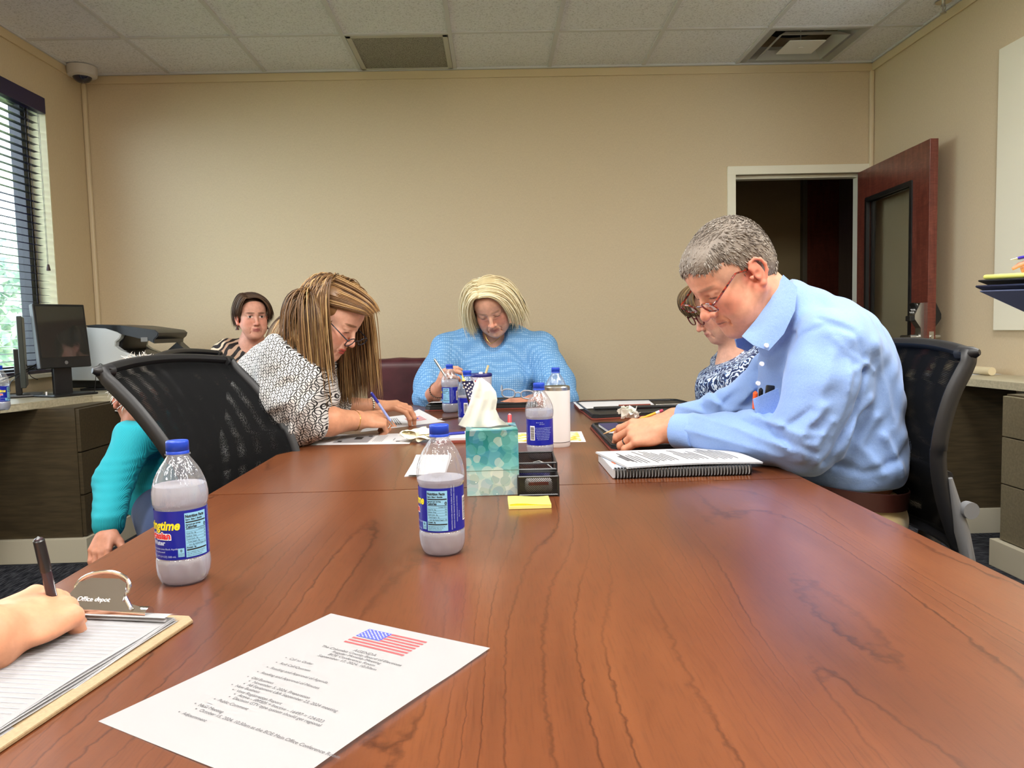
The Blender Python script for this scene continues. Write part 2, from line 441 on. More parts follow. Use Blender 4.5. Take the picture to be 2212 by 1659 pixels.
# local: x along leaf, y thickness (toward room side -), z up. leaf 45 mm thick
th = .045; st, rt_, lt = .135, .19, .14
mb = MB(); y0, y1 = -th, 0
mb.b2(0, st, y0, y1, .01, DZ-.004, bev=.0015); mb.b2(dl-.19, dl, y0, y1, .01, DZ-.004, bev=.0015)
mb.b2(st, dl-.19, y0, y1, DZ-.004-rt_, DZ-.004); mb.b2(st, dl-.19, y0, y1, .01, .3)
mb.done('door_leaf', DOORW, door)
BLKM = mat('black_gasket', (20, 21, 23), .4)
mb = MB(); g = .022; gx0, gx1, gz0, gz1 = st, dl-.19, .3, DZ-.004-rt_
for yy0, yy1 in ((y0-.008, y0+.014), (y1-.014, y1+.008)):
    mb.b2(gx0-.004, gx0+g, yy0, yy1, gz0, gz1); mb.b2(gx1-g, gx1+.004, yy0, yy1, gz0, gz1); mb.b2(gx0, gx1, yy0, yy1, gz1-g, gz1+.004); mb.b2(gx0, gx1, yy0, yy1, gz0-.004, gz0+g)
mb.done('glazing_frame', BLKM, door)
t = NT('door_glass'); t.set(rough=.02, ior=1.45, trans=1.0); t.col((.86, .93, .9)); 
tr = t.node('ShaderNodeBsdfTransparent'); tr.inputs[0].default_value = (.87, .88, .86, 1); gl = t.node('ShaderNodeBsdfGlossy'); gl.inputs['Roughness'].default_value = .02
mx = t.node('ShaderNodeMixShader')
t.link(t.schlick(.7, .05), mx.inputs[0]); t.link(tr.outputs[0], mx.inputs[1]); t.link(gl.outputs[0], mx.inputs[2]); t.link(mx.outputs[0], t.out.inputs[0]); PANE = t.m
MB().b2(gx0, gx1, -th/2-.003, -th/2+.003, gz0, gz1).done('pane', PANE, door)
STEEL = mat('satin_steel', (190, 190, 186), .3, metal=1.0); CHROME = mat('chrome', (225, 225, 225), .12, metal=1.0)
BLACKP = mat('black_plastic', (24, 25, 27), .35)
# lock: keypad housing + lever (room side = local -y ... corridor side +y)
zl = .955; xl = dl-.075
for sgn, keypad in ((-1, True), (1, False)):
    yb = y0 if sgn < 0 else y1
    mb = MB(); prof = [(0, zl-.06), (.016, zl-.06), (.016, zl+.05), (.05, zl+.10), (.05, zl+.125), (.02, zl+.19), (0, zl+.19)]
    A = [mb.bm.verts.new((xl-.028, yb+sgn*a, b)) for a, b in prof]; Bv = [mb.bm.verts.new((xl+.036, yb+sgn*a, b)) for a, b in prof]
    mb.bm.faces.new(A); mb.bm.faces.new(Bv[::-1])
    for i in range(len(A)): mb.bm.faces.new((A[i], A[(i+1) % 7], Bv[(i+1) % 7], Bv[i]))
    hs = mb.done('lock_housing' if keypad else 'back_housing', STEEL if keypad else BLACKP, door)
    mb = MB(); mb.cyl((xl, yb+sgn*.016, zl), (xl, yb+sgn*.06, zl), .013); mb.cyl((xl, yb+sgn*.05, zl), (xl-.105, yb+sgn*.055, zl), .0095); mb.sph((xl-.105, yb+sgn*.055, zl), .0095, 8)
    mb.cyl((xl, yb+sgn*.014, zl), (xl, yb+sgn*.022, zl), .026)
    mb.done('lever_handle', STEEL, door, smooth=True)
    if keypad:
        mb = MB(); d1 = Vector((0, -.030, .065)).normalized()
        rot = Matrix.Rotation(math.atan2(.03, .065), 3, 'X')
        mb.box((xl+.004, yb-.037, zl+.16), (.06, .008, .068), rot=rot, bev=.002); mb.box((xl+.004, yb-.06, zl+.104), (.055, .03, .03), bev=.004)
        kp = mb.done('keypad', BLACKP, door)
        mb = MB()
        for r_ in range(4):
            for c_ in range(3): mb.box((xl-.014+c_*.018, yb-.0425+(r_-1.5)*.0065, zl+.16+(r_-1.5)*.0145), (.0085, .003, .008), rot=rot)
        mb.done('keypad_buttons', mat('key_white', (225, 225, 225), .4), kp)
mb = MB(); mb.b2(dl-.001, dl+.0015, -th/2-.0125, -th/2+.0125, zl-.028, zl+.03); mb.cyl((dl, -th/2, zl), (dl+.012, -th/2, zl), .009); mb.done('latch_plate', STEEL, door, smooth=True)
# ---- corridor behind the door
DARKW = mat('corridor_paint', (176, 156, 116), .7); 
mb = MB(); mb.b2(.6, 4.0, 6.9, 7.0, 0, 2.7); mb.b2(.5, .6, YW+.12, 7.0, 0, 2.7); mb.b2(4.0, 4.1, YW+.12, 7.0, 0, 2.7); struct(mb.done('wall_corridor', DARKW))
struct(MB().b2(XR+.1, 4.1, YW+.1, YW+.2, 0, 2.7).done('wall_corridor_front', DARKW)); struct(MB().b2(.5, 4.1, YW+.12, 7, 2.6, 2.7).done('ceiling_corridor', CT))
struct(MB().b2(.5, 4.1, YW+.1, 7, -.1, 0).done('floor_corridor', MATS['carpet']))
DARKD = cherry('corridor_door_wood', (96, 44, 34), (116, 56, 42), (132, 68, 50), rough=.4)
d2 = bpy.data.objects.new('door_2', None); COL.objects.link(d2); d2['kind'] = 'structure'
xa = at(1742, 500, 6.86).x; xb = at(1812, 500, 6.86).x
MB().b2(xa, xb+.6, 6.85, 6.895, .01, 2.3).done('door_panel', DARKD, d2)
MB().b2(xa-.04, xa, 6.84, 6.899, 0, 2.45).done('door_casing', mat('grey_casing', (120, 112, 96), .5), d2)
MB().b2(at(1812, 500, 6.0).x, at(1812, 500, 6.0).x+.05, 5.6, 6.0, .01, 2.3).done('door_edge', cherry('dark_plum_wood', (34, 22, 30), (48, 34, 44), (60, 44, 54)), d2)
# ---- window: dark aluminium frame, glass, sill
def win():
    w = bpy.data.objects.new('window_1', None); COL.objects.link(w); w['kind'] = 'structure'
    fm = mat('window_frame_metal', (38, 38, 46), .35, metal=.3); X = XL-.15
    mb = MB(); 
    for y0, y1 in ((WY0, WY0+.06), (WY1-.07, WY1-.01), (3.3, 3.36)): mb.b2(X-.03, X+.04, y0, y1, WZ0, WZ1, bev=.002)
    mb.b2(X-.03, X+.04, WY0, WY1, WZ0, WZ0+.05, bev=.002); mb.b2(X-.03, X+.04, WY0, WY1, WZ1-.05, WZ1, bev=.002)
    mb.done('window_frame', fm, w)
    MB().b2(X-.002, X+.002, WY0, WY1, WZ0, WZ1).done('glass', PANE, w)
    MB().b2(XL-.15, XL+.02, WY0-.02, WY1+.0, WZ0-.02, WZ0+.004, bev=.003).done('sill', TRIMW, w)
    rv = mat('reveal_cream', (222, 214, 180), .5)
    MB().b2(XL-.12, XL-.001, WY1-.009, WY1-.0005, WZ0, WZ1).done('reveal', rv, w)
win()
# pass-through window on the right wall
w2 = bpy.data.objects.new('window_2', None); COL.objects.link(w2); w2['kind'] = 'structure'
mb = MB(); X = XR; fw_ = .25
for a in ((SY0-fw_, SY0+.0, SZ0-.2, SZ1+.2), (SY1, SY1+fw_, SZ0-.2, SZ1+.2), (SY0, SY1, SZ1, SZ1+.2), (SY0, SY1, SZ0-.2, SZ0)): mb.b2(X-.022, X+.002, *a, bev=.003)
mb.done('window_casing', TRIMW, w2)
mb = MB()
for a in ((SY0, SY0+.03, SZ0, SZ1), (SY1-.03, SY1, SZ0, SZ1), (SY0, SY1, SZ1-.03, SZ1), (SY0, SY1, SZ0, SZ0+.03)): mb.b2(X-.012, X+.14, *a, bev=.002)
mb.b2(X-.03, X-.016, SY1-.01, SY1+.012, SZ0-.01, SZ1+.01, bev=.002)
mb.done('window_jamb', mat('cream_jamb', (222, 214, 186), .4), w2)
mb = MB(); mb.b2(X+.045, X+.052, SY0+.03, SY1-.03, SZ0+.03, SZ1-.03); mb.done('glass', PANE, w2)
mb = MB(); mb.b2(X+.03, X+.07, SY1-.24, SY1-.225, SZ0, SZ1); mb.done('mullion', mat('mullion_dark', (46, 44, 44), .4), w2)
struct(MB().b2(X+1.2, X+1.3, 1, 6, 0, 2.8).done('wall_beyond', mat('beyond_paint', (200, 190, 165), .7)))
# ---- ceiling troffers (above and behind the camera)
def troffers():
    em = NT('troffer_diffuser'); em.col((.9, .9, .88)); em.b.inputs['Emission Color'].default_value = (1, .95, .86, 1); em.b.inputs['Emission Strength'].default_value = 2.5
    where = ['nearer the window above the table end', 'nearer the door side above the table end', 'behind the camera on the window side', 'behind the camera on the pass-through side', 'over the middle of the table']
    for i, (x, y) in enumerate(TROFFERS):
        r = root('ceiling_light', (x, y, CZ), 'recessed white ceiling light panel '+where[i], 'ceiling light', 'recessed ceiling lights')
        mb = MB(); 
        for a in ((-.3, -.27, -.6, .6), (.27, .3, -.6, .6), (-.3, .3, -.6, -.57), (-.3, .3, .57, .6)): mb.b2(a[0], a[1], a[2], a[3], -.012, .01)
        mb.done('frame', GM, r)
        MB().b2(-.27, .27, -.57, .57, -.004, .004).done('diffuser', em.m, r)
troffers()
# ---- return grille, supply diffuser, sprinkler, camera dome
r = root('return_air_grille', ((RET[0]+RET[1])/2, (RET[2]+RET[3])/2, CZ), 'grey perforated return air grille set in the white ceiling grid', 'air vent')
w_, d_ = (RET[1]-RET[0])/2-.014, (RET[3]-RET[2])/2-.014
mb = MB(); 
for a in ((-w_, -w_+.03, -d_, d_), (w_-.03, w_, -d_, d_), (-w_, w_, -d_, -d_+.03), (-w_, w_, d_-.03, d_)): mb.b2(*a, -.010, .004, bev=.002)
mb.done('frame', mat('vent_frame_paint', (190, 188, 180), .5), r)
t = NT('perforated'); v = t.obj((1, 1, 1)); vo = t.node('ShaderNodeTexVoronoi'); vo.inputs['Scale'].default_value = 150; t.link(v, vo.inputs[0])
t.col(t.ramp(vo.outputs['Distance'], [(.25, s2l((70, 68, 62))), (.45, s2l((150, 147, 138)))])); t.set(rough=.6)
MB().b2(-w_+.03, w_-.03, -d_+.03, d_-.03, -.004, .002).done('perforated_face', t.m, r)
r = root('supply_air_diffuser', ((DIF[0]+DIF[1])/2, (DIF[2]+DIF[3])/2, CZ), 'white square stepped air diffuser with three nested cones in the ceiling', 'air vent')
w_, d_ = (DIF[1]-DIF[0])/2-.013, (DIF[3]-DIF[2])/2-.013; vm = mat('diffuser_paint', (226, 226, 224), .5)
def cone_ring(o, i, zo, zi):
    mb = MB(); vo = [mb.bm.verts.new((x*o*w_, y*o*d_, zo)) for x, y in ((-1, -1), (1, -1), (1, 1), (-1, 1))]; vi = [mb.bm.verts.new((x*i*w_, y*i*d_, zi)) for x, y in ((-1, -1), (1, -1), (1, 1), (-1, 1))]
    for q in range(4): mb.bm.faces.new((vo[q], vo[(q+1) % 4], vi[(q+1) % 4], vi[q]))
    bmesh.ops.solidify(mb.bm, geom=mb.bm.faces[:], thickness=.004); return mb
for o_, i_, a, b in ((1.0, .84, -.006, .0), (.84, .70, .0, .07), (.72, .52, -.012, .03)): cone_ring(o_, i_, a, b).done('cone', vm, r)
mb = MB(); mb.b2(-.38*w_, .38*w_, -.38*d_, .38*d_, -.010, -.004, bev=.002); mb.cyl((0, 0, -.004), (0, 0, .1), .003, n=8); mb.cyl((0, 0, -.014), (0, 0, -.009), .014)
mb.done('centre_plate', vm, r)
MB().cyl((0, 0, .12), (0, 0, .3), .2, caps=False).done('duct_collar', mat('duct_dark', (40, 40, 46), .6), r)
p = onz(2050, 2, CZ); p.x = min(p.x, XR-.09)
r = root('fire_sprinkler', p, 'chrome pendant fire sprinkler on the ceiling close to the right wall', 'sprinkler')
MB().cyl((0, 0, -.006), (0, 0, 0), .04, .03).done('escutcheon', CHROME, r, smooth=True)
mb = MB(); mb.cyl((0, 0, -.03), (0, 0, -.006), .009, n=12); mb.tube([(-.012, 0, -.02), (-.014, 0, -.035), (-.006, 0, -.055), (0, 0, -.058)], .0022); mb.tube([(.012, 0, -.02), (.014, 0, -.035), (.006, 0, -.055), (0, 0, -.058)], .0022)
mb.cyl((0, 0, -.064), (0, 0, -.060), .016, n=16); mb.cyl((0, 0, -.06), (0, 0, -.02), .003, n=8)
mb.done('spray_head', STEEL, r, smooth=True)
p = onz(180, 146, CZ)
r = root('dome_camera', (p.x, p.y-.02, CZ-.004), 'small white dome security camera in the upper left ceiling corner', 'security camera')
MB().lathe([(0, 0), (.088, 0), (.088, -.03), (.084, -.055), (.066, -.063), (0, -.063)], 40).done('housing', mat('camera_white', (205, 202, 200), .4), r, smooth=True)
MB().sph((0, 0, -.055), .056, 16, sc=(1, 1, .78)).done('dome', mat('smoked_dome', (14, 16, 52), .08, coat=.6), r, smooth=True)
# ---- horizontal blind in the left window
def blind():
    bx = XL-.035; y0, y1 = WY0+.02, WY1-.03
    r = root('window_blind', (bx, (y0+y1)/2, 0), 'dark plum horizontal slat blind hanging in the left window', 'blind')
    dm = mat('blind_slat', (34, 28, 56), .35); hw = (y1-y0)/2
    mb = MB(); mb.b2(.0, .045, -hw-.01, hw+.01, WZ1-.095, WZ1-.003, bev=.003); mb.b2(-.04, .0, -hw-.01, hw+.01, WZ1-.03, WZ1-.003); mb.done('valance', mat('valance_plum', (40, 36, 78), .35), r)
    z0 = .90; z1 = WZ1-.11; n = 36
    me = None
    for i in range(n):
        z = z1-(z1-z0)*i/(n-1)
        if me is None:
            mb = MB(); mb.grid(lambda u, v: Vector((-.022+.044*u, -hw+2*hw*v, .003*math.sin(PI*u))), 4, 2); bmesh.ops.solidify(mb.bm, geom=mb.bm.faces[:], thickness=.0028)
            o = mb.done('slat', dm, r, smooth=True); me = o.data
        else: o = bpy.data.objects.new('slat', me); COL.objects.link(o); o.parent = r
        o.location = (-.012, 0, z); o.rotation_euler = (0, .07, 0)
    MB().b2(-.037, .013, -hw, hw, z0-.035, z0-.018, bev=.003).done('bottom_rail', dm, r)
    for y in (hw-.12, hw-.75, -hw+.5, -hw+.1):
        mb = MB(); 
        for dx in (-.036, .014): mb.tube([(dx, y, z0-.02), (dx, y, z1+.03)], .0009, 4)
        mb.tube([(-.011, y+.012, z0-.02), (-.011, y+.012, z1+.03)], .0008, 4)
        mb.done('ladder_cord', dm, r)
    y = hw-.045
    mb = MB(); zt = at(113, 575, WY1-.07).z
    mb.tube([(.03, y-.006, z1), (.03, y-.005, zt)], .001, 4); mb.tube([(.03, y+.006, z1), (.03, y+.003, zt)], .001, 4)
    mb.done('pull_cord', dm, r)
    MB().lathe([(0, zt+.012), (.006, zt+.010), (.011, zt-.02), (.011, zt-.026), (0, zt-.028)], 12, M=Matrix.Translation((.03, y, 0))).done('cord_tassel', mat('tassel_brown', (60, 34, 34), .4), r, smooth=True)
blind()
# ---- outside: trees, white house, lawn (seen through the slats)
def leafmat(name, a, b):
    t = NT(name); f = t.noise(t.obj(), 5, 3); t.col(t.ramp(f, [(.35, s2l(a)), (.65, s2l(b))])); t.set(rough=.6)
    tl = t.node('ShaderNodeBsdfTranslucent'); t.link(t.b.inputs['Base Color'].links[0].from_socket, tl.inputs[0]); mx = t.node('ShaderNodeMixShader'); mx.inputs[0].default_value = .5; t.link(t.b.outputs[0], mx.inputs[1]); t.link(tl.outputs[0], mx.inputs[2]); t.link(mx.outputs[0], t.out.inputs[0]); return t.m
def tree(c, h, rad, n, m, label, group='trees outside the window'):
    r = root('tree', c, label, 'tree', group)
    mb = MB(); mb.tube([(0, 0, 0), (.05, .02, h*.4), (0, 0, h*.8)], [.12, .09, .03], 8); mb.done('trunk', mat('bark', (90, 76, 60), .8), r)
    rg = np.random.default_rng(int(abs(c[0]*13+c[1]*7)*10)); N = n
    u = rg.normal(size=(N, 3)); u /= np.linalg.norm(u, axis=1)[:, None]; blob = rg.normal(size=(14, 3)); blob /= np.linalg.norm(blob, axis=1)[:, None]; blob *= .55
    P = (blob[rg.integers(0, 14, N)]+u*.5*rg.random((N, 1))**.4)*np.array([rad, rad, h*.42])+np.array([0, 0, h*.62])
    s_ = rad*.06; A = rg.normal(size=(N, 3)); A /= np.linalg.norm(A, axis=1)[:, None]; Bq = np.cross(A, rg.normal(size=(N, 3))); Bq /= np.linalg.norm(Bq, axis=1)[:, None]
    V = np.stack([P-A*s_, P+Bq*s_*.6, P+A*s_, P-Bq*s_*.6], 1).reshape(-1, 3); Q = np.arange(N*4).reshape(N, 4)
    o = np_object('foliage', [(V, Q, 0)], [m]); o.parent = r; return r
L1, L2, L3 = leafmat('leaf_mid', (150, 176, 100), (212, 220, 140)), leafmat('leaf_yellow', (220, 205, 70), (245, 235, 140)), leafmat('leaf_blue', (130, 160, 150), (200, 212, 190))
tree((-9.5, 13.2, -.6), 4.0, 2.0, 5000, L3, 'blue-green leafy tree beyond the window, farther back')
tree((-8.2, 10.2, -.6), 2.6, 1.3, 4000, L2, 'low yellow leafy tree outside the window')
tree((-6.0, 7.4, -.6), 1.75, 1.1, 4000, L1, 'mid green bush-like tree nearest outside the window')
tree((-5.0, 10.6, -.6), 1.6, 1.0, 3000, L1, 'green bushy tree beside the white house')
r = root('house', (-11.5, 17.5, -.6), 'white low house across the lawn outside the window', 'house')
MB().b2(-5, 5, -2, 2, 0, 3.0).done('walls', mat('house_white', (235, 235, 235), .7), r)
mb = MB(); mb.prism([(-2.4, 3.0), (2.4, 3.0), (0, 3.9)], -5.2, 5.2, M=Matrix(((0, 0, 1, 0), (1, 0, 0, 0), (0, 1, 0, 0), (0, 0, 0, 1)))); mb.done('roof', mat('house_roof', (190, 192, 198), .7), r)
MB().b2(-25, XL-.3, -6, 28, -.7, -.6).done('lawn', mat('lawn_green', (120, 150, 80), .9, var=.2, vscale=2))['kind'] = 'structure'
# ================================================================== FURNITURE
def wood_table():
    t = NT('table_cherry'); tc = t.node('ShaderNodeTexCoord')
    mp = t.node('ShaderNodeMapping'); mp.inputs['Scale'].default_value = (1, .13, 1); t.link(tc.outputs['Object'], mp.inputs[0])
    # warp so that the grain opens into cathedral arches
    big = t.node('ShaderNodeTexNoise'); big.inputs['Scale'].default_value = 2.3; big.inputs['Detail'].default_value = 2; t.link(mp.outputs[0], big.inputs['Vector'])
    sep = t.node('ShaderNodeSeparateXYZ'); t.link(mp.outputs[0], sep.inputs[0])
    wob = t.noise(t.obj((1, 1, 1)), 60, 3)
    x = t.math('ADD', t.math('MULTIPLY', sep.outputs[0], 1.0), t.math('MULTIPLY', big.outputs['Fac'], 1.15)); x = t.math('ADD', x, t.math('MULTIPLY', wob, .012))
    fine = t.math('FRACT', t.math('MULTIPLY', x, 31.0)); line = t.ramp(fine, [(0, (0, 0, 0)), (.06, (1, 1, 1)), (.5, (.75, .75, .75)), (.93, (.9, .9, .9)), (1, (0, 0, 0))])
    amp = t.noise(t.obj((5, 1.2, 1)), 1.5, 3)
    pores = t.noise(t.obj((420, 24, 1)), 1, 3, .6); broad = t.noise(t.obj((3, .7, 1)), 1.4, 3)
    base = t.ramp(broad, [(.3, s2l((88, 46, 26))), (.5, s2l((105, 57, 31))), (.7, s2l((122, 71, 40)))])
    p2 = t.ramp(pores, [(.32, (.70, .66, .64)), (.5, (1, 1, 1))])
    c = t.mix(.55, base, p2, 'MULTIPLY'); sc = t.math('MULTIPLY', t.ramp(amp, [(.35, (.25, .25, .25)), (.6, (.95, .95, .95))]), 1.0)
    dark = t.mix(1.0, c, (.34, .28, .26), 'MULTIPLY'); inv = t.math('SUBTRACT', 1.0, line)
    c = t.mix(t.math('MULTIPLY', inv, sc), c, dark); t.col(c)
    t.set(rough=.30, coat=.25, coatr=.22, spec=.5); t.bump(t.noise(t.obj(), 900, 2), .06, .0006); return t.m
WOOD = wood_table(); EDGE = mat('table_edge', (120, 58, 38), .35)
TX0, TX1, TY0, TY1, TS = -.587, .628, -.35, 3.33, 1.545
def table(y0, y1, label, c0, c1):
    r = root('conference_table', ((TX0+TX1)/2, (y0+y1)/2, 0), label, 'table', 'halves of the conference table'); hx = (TX1-TX0)/2; hy = (y1-y0)/2
    o = []
    def corner(cx, cy, rr, a0): return [(cx+rr*math.cos(a0+PI/2*k/8), cy+rr*math.sin(a0+PI/2*k/8)) for k in range(9)]
    out = [(-hx, -hy), (hx, -hy)] if not c1 else [(-hx, -hy), (hx, -hy)]+corner(hx-.12, hy-.12, .12, 0)+corner(-hx+.12, hy-.12, .12, PI/2)
    if not c1: out = [(-hx, -hy), (hx, -hy), (hx, hy), (-hx, hy)]
    MB().prism(out, TZ-.03, TZ, bev=.0015).done('tabletop', WOOD, r)
    for sy in (-1, 1):
        MB().b2(-.3, .3, sy*hy*.6-.03, sy*hy*.6+.03, .04, TZ-.03, bev=.004).done('panel_leg', EDGE, r)
        MB().b2(-.38, .38, sy*hy*.6-.05, sy*hy*.6+.05, 0, .04, bev=.004).done('foot', EDGE, r)
    return r
table(TY0, TS-.0008, 'near half of the cherry wood conference table, in front of the seam', 0, 0)
table(TS+.0008, TY1, 'far half of the cherry wood conference table, beyond the seam', 0, 1)
# ---- mesh office chairs
def meshmat():
    t = NT('chair_mesh'); v = t.obj(uv=True); sep = t.node('ShaderNodeSeparateXYZ'); t.link(v, sep.inputs[0])
    a = t.math('FRACT', t.math('MULTIPLY', sep.outputs[0], 300.0)); b = t.math('FRACT', t.math('MULTIPLY', sep.outputs[1], 260.0))
    op = t.math('MULTIPLY', t.math('GREATER_THAN', a, .70), t.math('GREATER_THAN', b, .40))
    t.col(s2l((14, 15, 17))); t.set(rough=.85, spec=.15); t.b.inputs['Alpha'].default_value = 1
    t.link(t.math('SUBTRACT', 1.0, op), t.b.inputs['Alpha']); return t.m
CMESH = meshmat(); CBLK = mat('chair_black', (22, 23, 27), .45); CGREY = mat('chair_grey', (112, 114, 118), .4); CFAB = mat('seat_fabric', (24, 25, 28), .9, bump=.3)
def back_pt(u, v):
    """u across -1..1, v 0 bottom ..1 top; chair faces +x, origin on the floor"""
    w = .232+.012*v-.02*(1-v)**3
    x = -.335-LEAN*(v-.2)+.055*math.sin(PI*min(1, v*1.05))
    bow = .035*(u*u)
    return Vector((x+bow-.05*max(0, v-.82)*1.2, u*w, .590+.415*v+(-.016*u*u if v > .5 else 0)))
LEAN = .04
def office_chair(loc, rz, label, group='black mesh office chairs'):
    r = root('office_chair', loc, label, 'chair', group, rz=rz)
    N = 24
    # rim
    for k, (nm) in enumerate(['back_frame']):
        mb = MB(); pts = []
        for i in range(N+1): pts.append(back_pt(-1, i/N))
        for i in range(1, N): pts.append(back_pt(-1+2*i/N, 1))
        for i in range(N+1): pts.append(back_pt(1, 1-i/N))
        for i in range(1, N): pts.append(back_pt(1-2*i/N, 0))
        # flat profile: wide in x (depth), slim across
        m = len(pts); rings = []
        for i, p in enumerate(pts):
            tdir = (pts[(i+1) % m]-pts[i-1]).normalized(); d = Vector((1, 0, 0)); d = (d-tdir*d.dot(tdir)).normalized(); s_ = tdir.cross(d)
            top = p.z > .97; a, b = (.013, .020) if not top else (.012, .020)
            if p.z < .55: b = .03; a = .014
            rings.append([mb.bm.verts.new(p+d*a*math.cos(q*PI/4)*1.35+s_*b*math.sin(q*PI/4)*(.62)) for q in range(8)])
        for i in range(m):
            A, B_ = rings[i], rings[(i+1) % m]
            for q in range(8): mb.bm.faces.new((A[q], A[(q+1) % 8], B_[(q+1) % 8], B_[q]))
        # flared top corners
        for s_ in (-1, 1):
            c = back_pt(s_, 1); mb.tube([c+Vector((0, -s_*.03, 0)), c+Vector((-.004, s_*.006, .001)), c+Vector((-.010, s_*.016, .003))], [.015, .013, .006], 8)
        mb.done(nm, CBLK, r, smooth=True, sharp=50)
    for off, nm in ((.004, 'mesh_front'), (-.010, 'mesh_rear')):
        mb = MB(); uvs = {}
        V = []
        for i in range(N+1):
            row = []
            for j in range(N+1):
                u, v = -.96+1.92*i/N, .02+.96*j/N; p = back_pt(u, v); p.x += off
                vv = mb.bm.verts.new(p); uvs[vv] = (u*.24*(1.0 if off > 0 else 1.07), v*.53*(1 if off > 0 else 1.05)); row.append(vv)
            V.append(row)
        ul = mb.bm.loops.layers.uv.new('uv')
        for i in range(N):
            for j in range(N):
                f = mb.bm.faces.new((V[i][j], V[i+1][j], V[i+1][j+1], V[i][j+1]))
                for l in f.loops: l[ul].uv = uvs[l.vert]
        mb.done(nm, CMESH, r, smooth=True)
    # lumbar bar, spine, grey side brackets
    mb = MB(); mb.tube([back_pt(-.95+1.9*i/12, .36)+Vector((-.022, 0, 0)) for i in range(13)], .011, 8); mb.done('lumbar_bar', CBLK, r, smooth=True)
    mb = MB(); mb.tube([(-.02, 0, .40), (-.24, 0, .39), (-.36, 0, .46), (-.39, 0, .60), (-.37, 0, .74)], [.03, .03, .03, .026, .018], 10); mb.done('spine', CBLK, r, smooth=True)
    for s_ in (-1, 1):
        mb = MB(); bp = lambda v: back_pt(s_*.9, v).x-.012; mb.tube([(-.20, s_*.20, .44), (bp(0), s_*.222, .54), (bp(.15), s_*.232, .63), (bp(.38), s_*.238, .74)], [.014, .016, .015, .005], 10); b = mb.done('side_bracket', CGREY, r, smooth=True)
        MB().cyl((bp(.25)-.022, s_*.236, .675), (bp(.25)-.022, s_*.254, .675), .017, n=20).done('tension_knob', CGREY, b, smooth=True)
    # seat
    mb = MB(); mb.b2(-.22, .25, -.24, .24, .42, .485, bev=.028, seg=4); mb.done('seat', CFAB, r, smooth=True)
    mb = MB(); mb.cyl((0, 0, .12), (0, 0, .42), .028, n=16); mb.b2(-.09, .09, -.07, .07, .385, .42); mb.done('gas_column', CBLK, r, smooth=True)
    for s_ in (-1, 1):
        mb = MB(); mb.tube([(.0, s_*.20, .41), (-.0, s_*.265, .42), (-.01, s_*.28, .50), (-.01, s_*.28, .60)], .014, 8); mb.b2(-.11, .10, s_*.28-.035, s_*.28+.035, .60, .625, bev=.01, seg=3); mb.done('armrest', CBLK, r, smooth=True)
    for k in range(5):
        a = 2*PI*k/5+.3; d = Vector((math.cos(a), math.sin(a), 0))
        mb = MB(); mb.tube([d*.02+Vector((0, 0, .12)), d*.3+Vector((0, 0, .08))], [.028, .018], 8); l = mb.done('base_leg', CBLK, r, smooth=True)
        MB().cyl(d*.3+Vector((0, 0, .03))+d.cross(Vector((0, 0, 1)))*.025, d*.3+Vector((0, 0, .03))-d.cross(Vector((0, 0, 1)))*.025, .03, n=16).done('caster', CBLK, l, smooth=True)
    return r
def place_chair(mid, rz): # mid: where the middle of the backrest top should be (world)
    d = rotz(rz) @ Vector((back_pt(0, 1).x, 0, 0)); return Vector((mid.x-d.x, mid.y-d.y, 0))
LEAN = .20
pa, pb = at(196, 812, 1.70), at(470, 800, 2.16); mid = (pa+pb)/2; a1 = math.atan2((pb-pa).y, (pb-pa).x)-PI/2
CH_L = office_chair(place_chair(mid, a1), a1, 'empty black mesh-back office chair at the near left side of the table')
LEAN = -.02
pa, pb = at(2116, 765, 1.52), at(1856, 752, 1.97); mid = (pa+pb)/2; a2 = math.atan2((pa-pb).y, (pa-pb).x)+PI/2
a2 = math.atan2((pb-pa).y, (pb-pa).x)+PI/2
CH_R = office_chair(place_chair(mid, a2), a2, 'black mesh-back office chair occupied by the man in the blue shirt')
LEAN = .06; pa, pb = at(318, 775, 2.50), at(450, 772, 2.95); mid = (pa+pb)/2; a3 = math.atan2((pb-pa).y, (pb-pa).x)-PI/2
office_chair(place_chair(mid, a3), a3, 'black office chair of the woman in the patterned blouse, only its top rail showing')
# ---- burgundy leather chair
def leather_chair():
    p = at(863, 800, 3.95); r = root('leather_chair', (p.x, p.y, 0), 'dark burgundy leather chair with rounded back left of the woman in blue', 'chair', rz=0)
    LM = NT('burgundy_leather'); n = LM.noise(LM.obj(), 9, 3); LM.col(LM.ramp(n, [(.3, s2l((62, 24, 32))), (.7, s2l((84, 38, 46)))])); LM.set(rough=.42); LM.bump(LM.noise(LM.obj(), 260, 3), .25, .001)
    F = Field(); w = at(937, 800, 3.95).x-at(790, 800, 3.95).x; hw = w/2; zt = at(863, 777, 3.95).z
    F.ell((0, .05, zt-.27), (hw*.98, .055, .27), .02)
    def bx(q):
        c = np.array([0, .05, zt-.24]); h = np.array([hw-.05, .02, .20]); d = np.abs(q-c)-h; return np.linalg.norm(np.maximum(d, 0), axis=-1)+np.minimum(d.max(-1), 0)-.045
    F.add(bx, .03)
    v, q = F.mesh((-.4, -.1, zt-.6), (.4, .2, zt+.1), .008); o = np_object('backrest', [(v, q, 0)], [LM.m]); o.parent = r
    MB().b2(-hw, hw, -.46, .02, .38, .47, bev=.035, seg=4).done('seat', LM.m, r, smooth=True)
    for sx in (-1, 1):
        for yy in (-.4, .03): MB().cyl((sx*(hw-.05), yy, 0), (sx*(hw-.06), yy, .39), .02, n=10).done('leg', CBLK, r, smooth=True)
leather_chair()
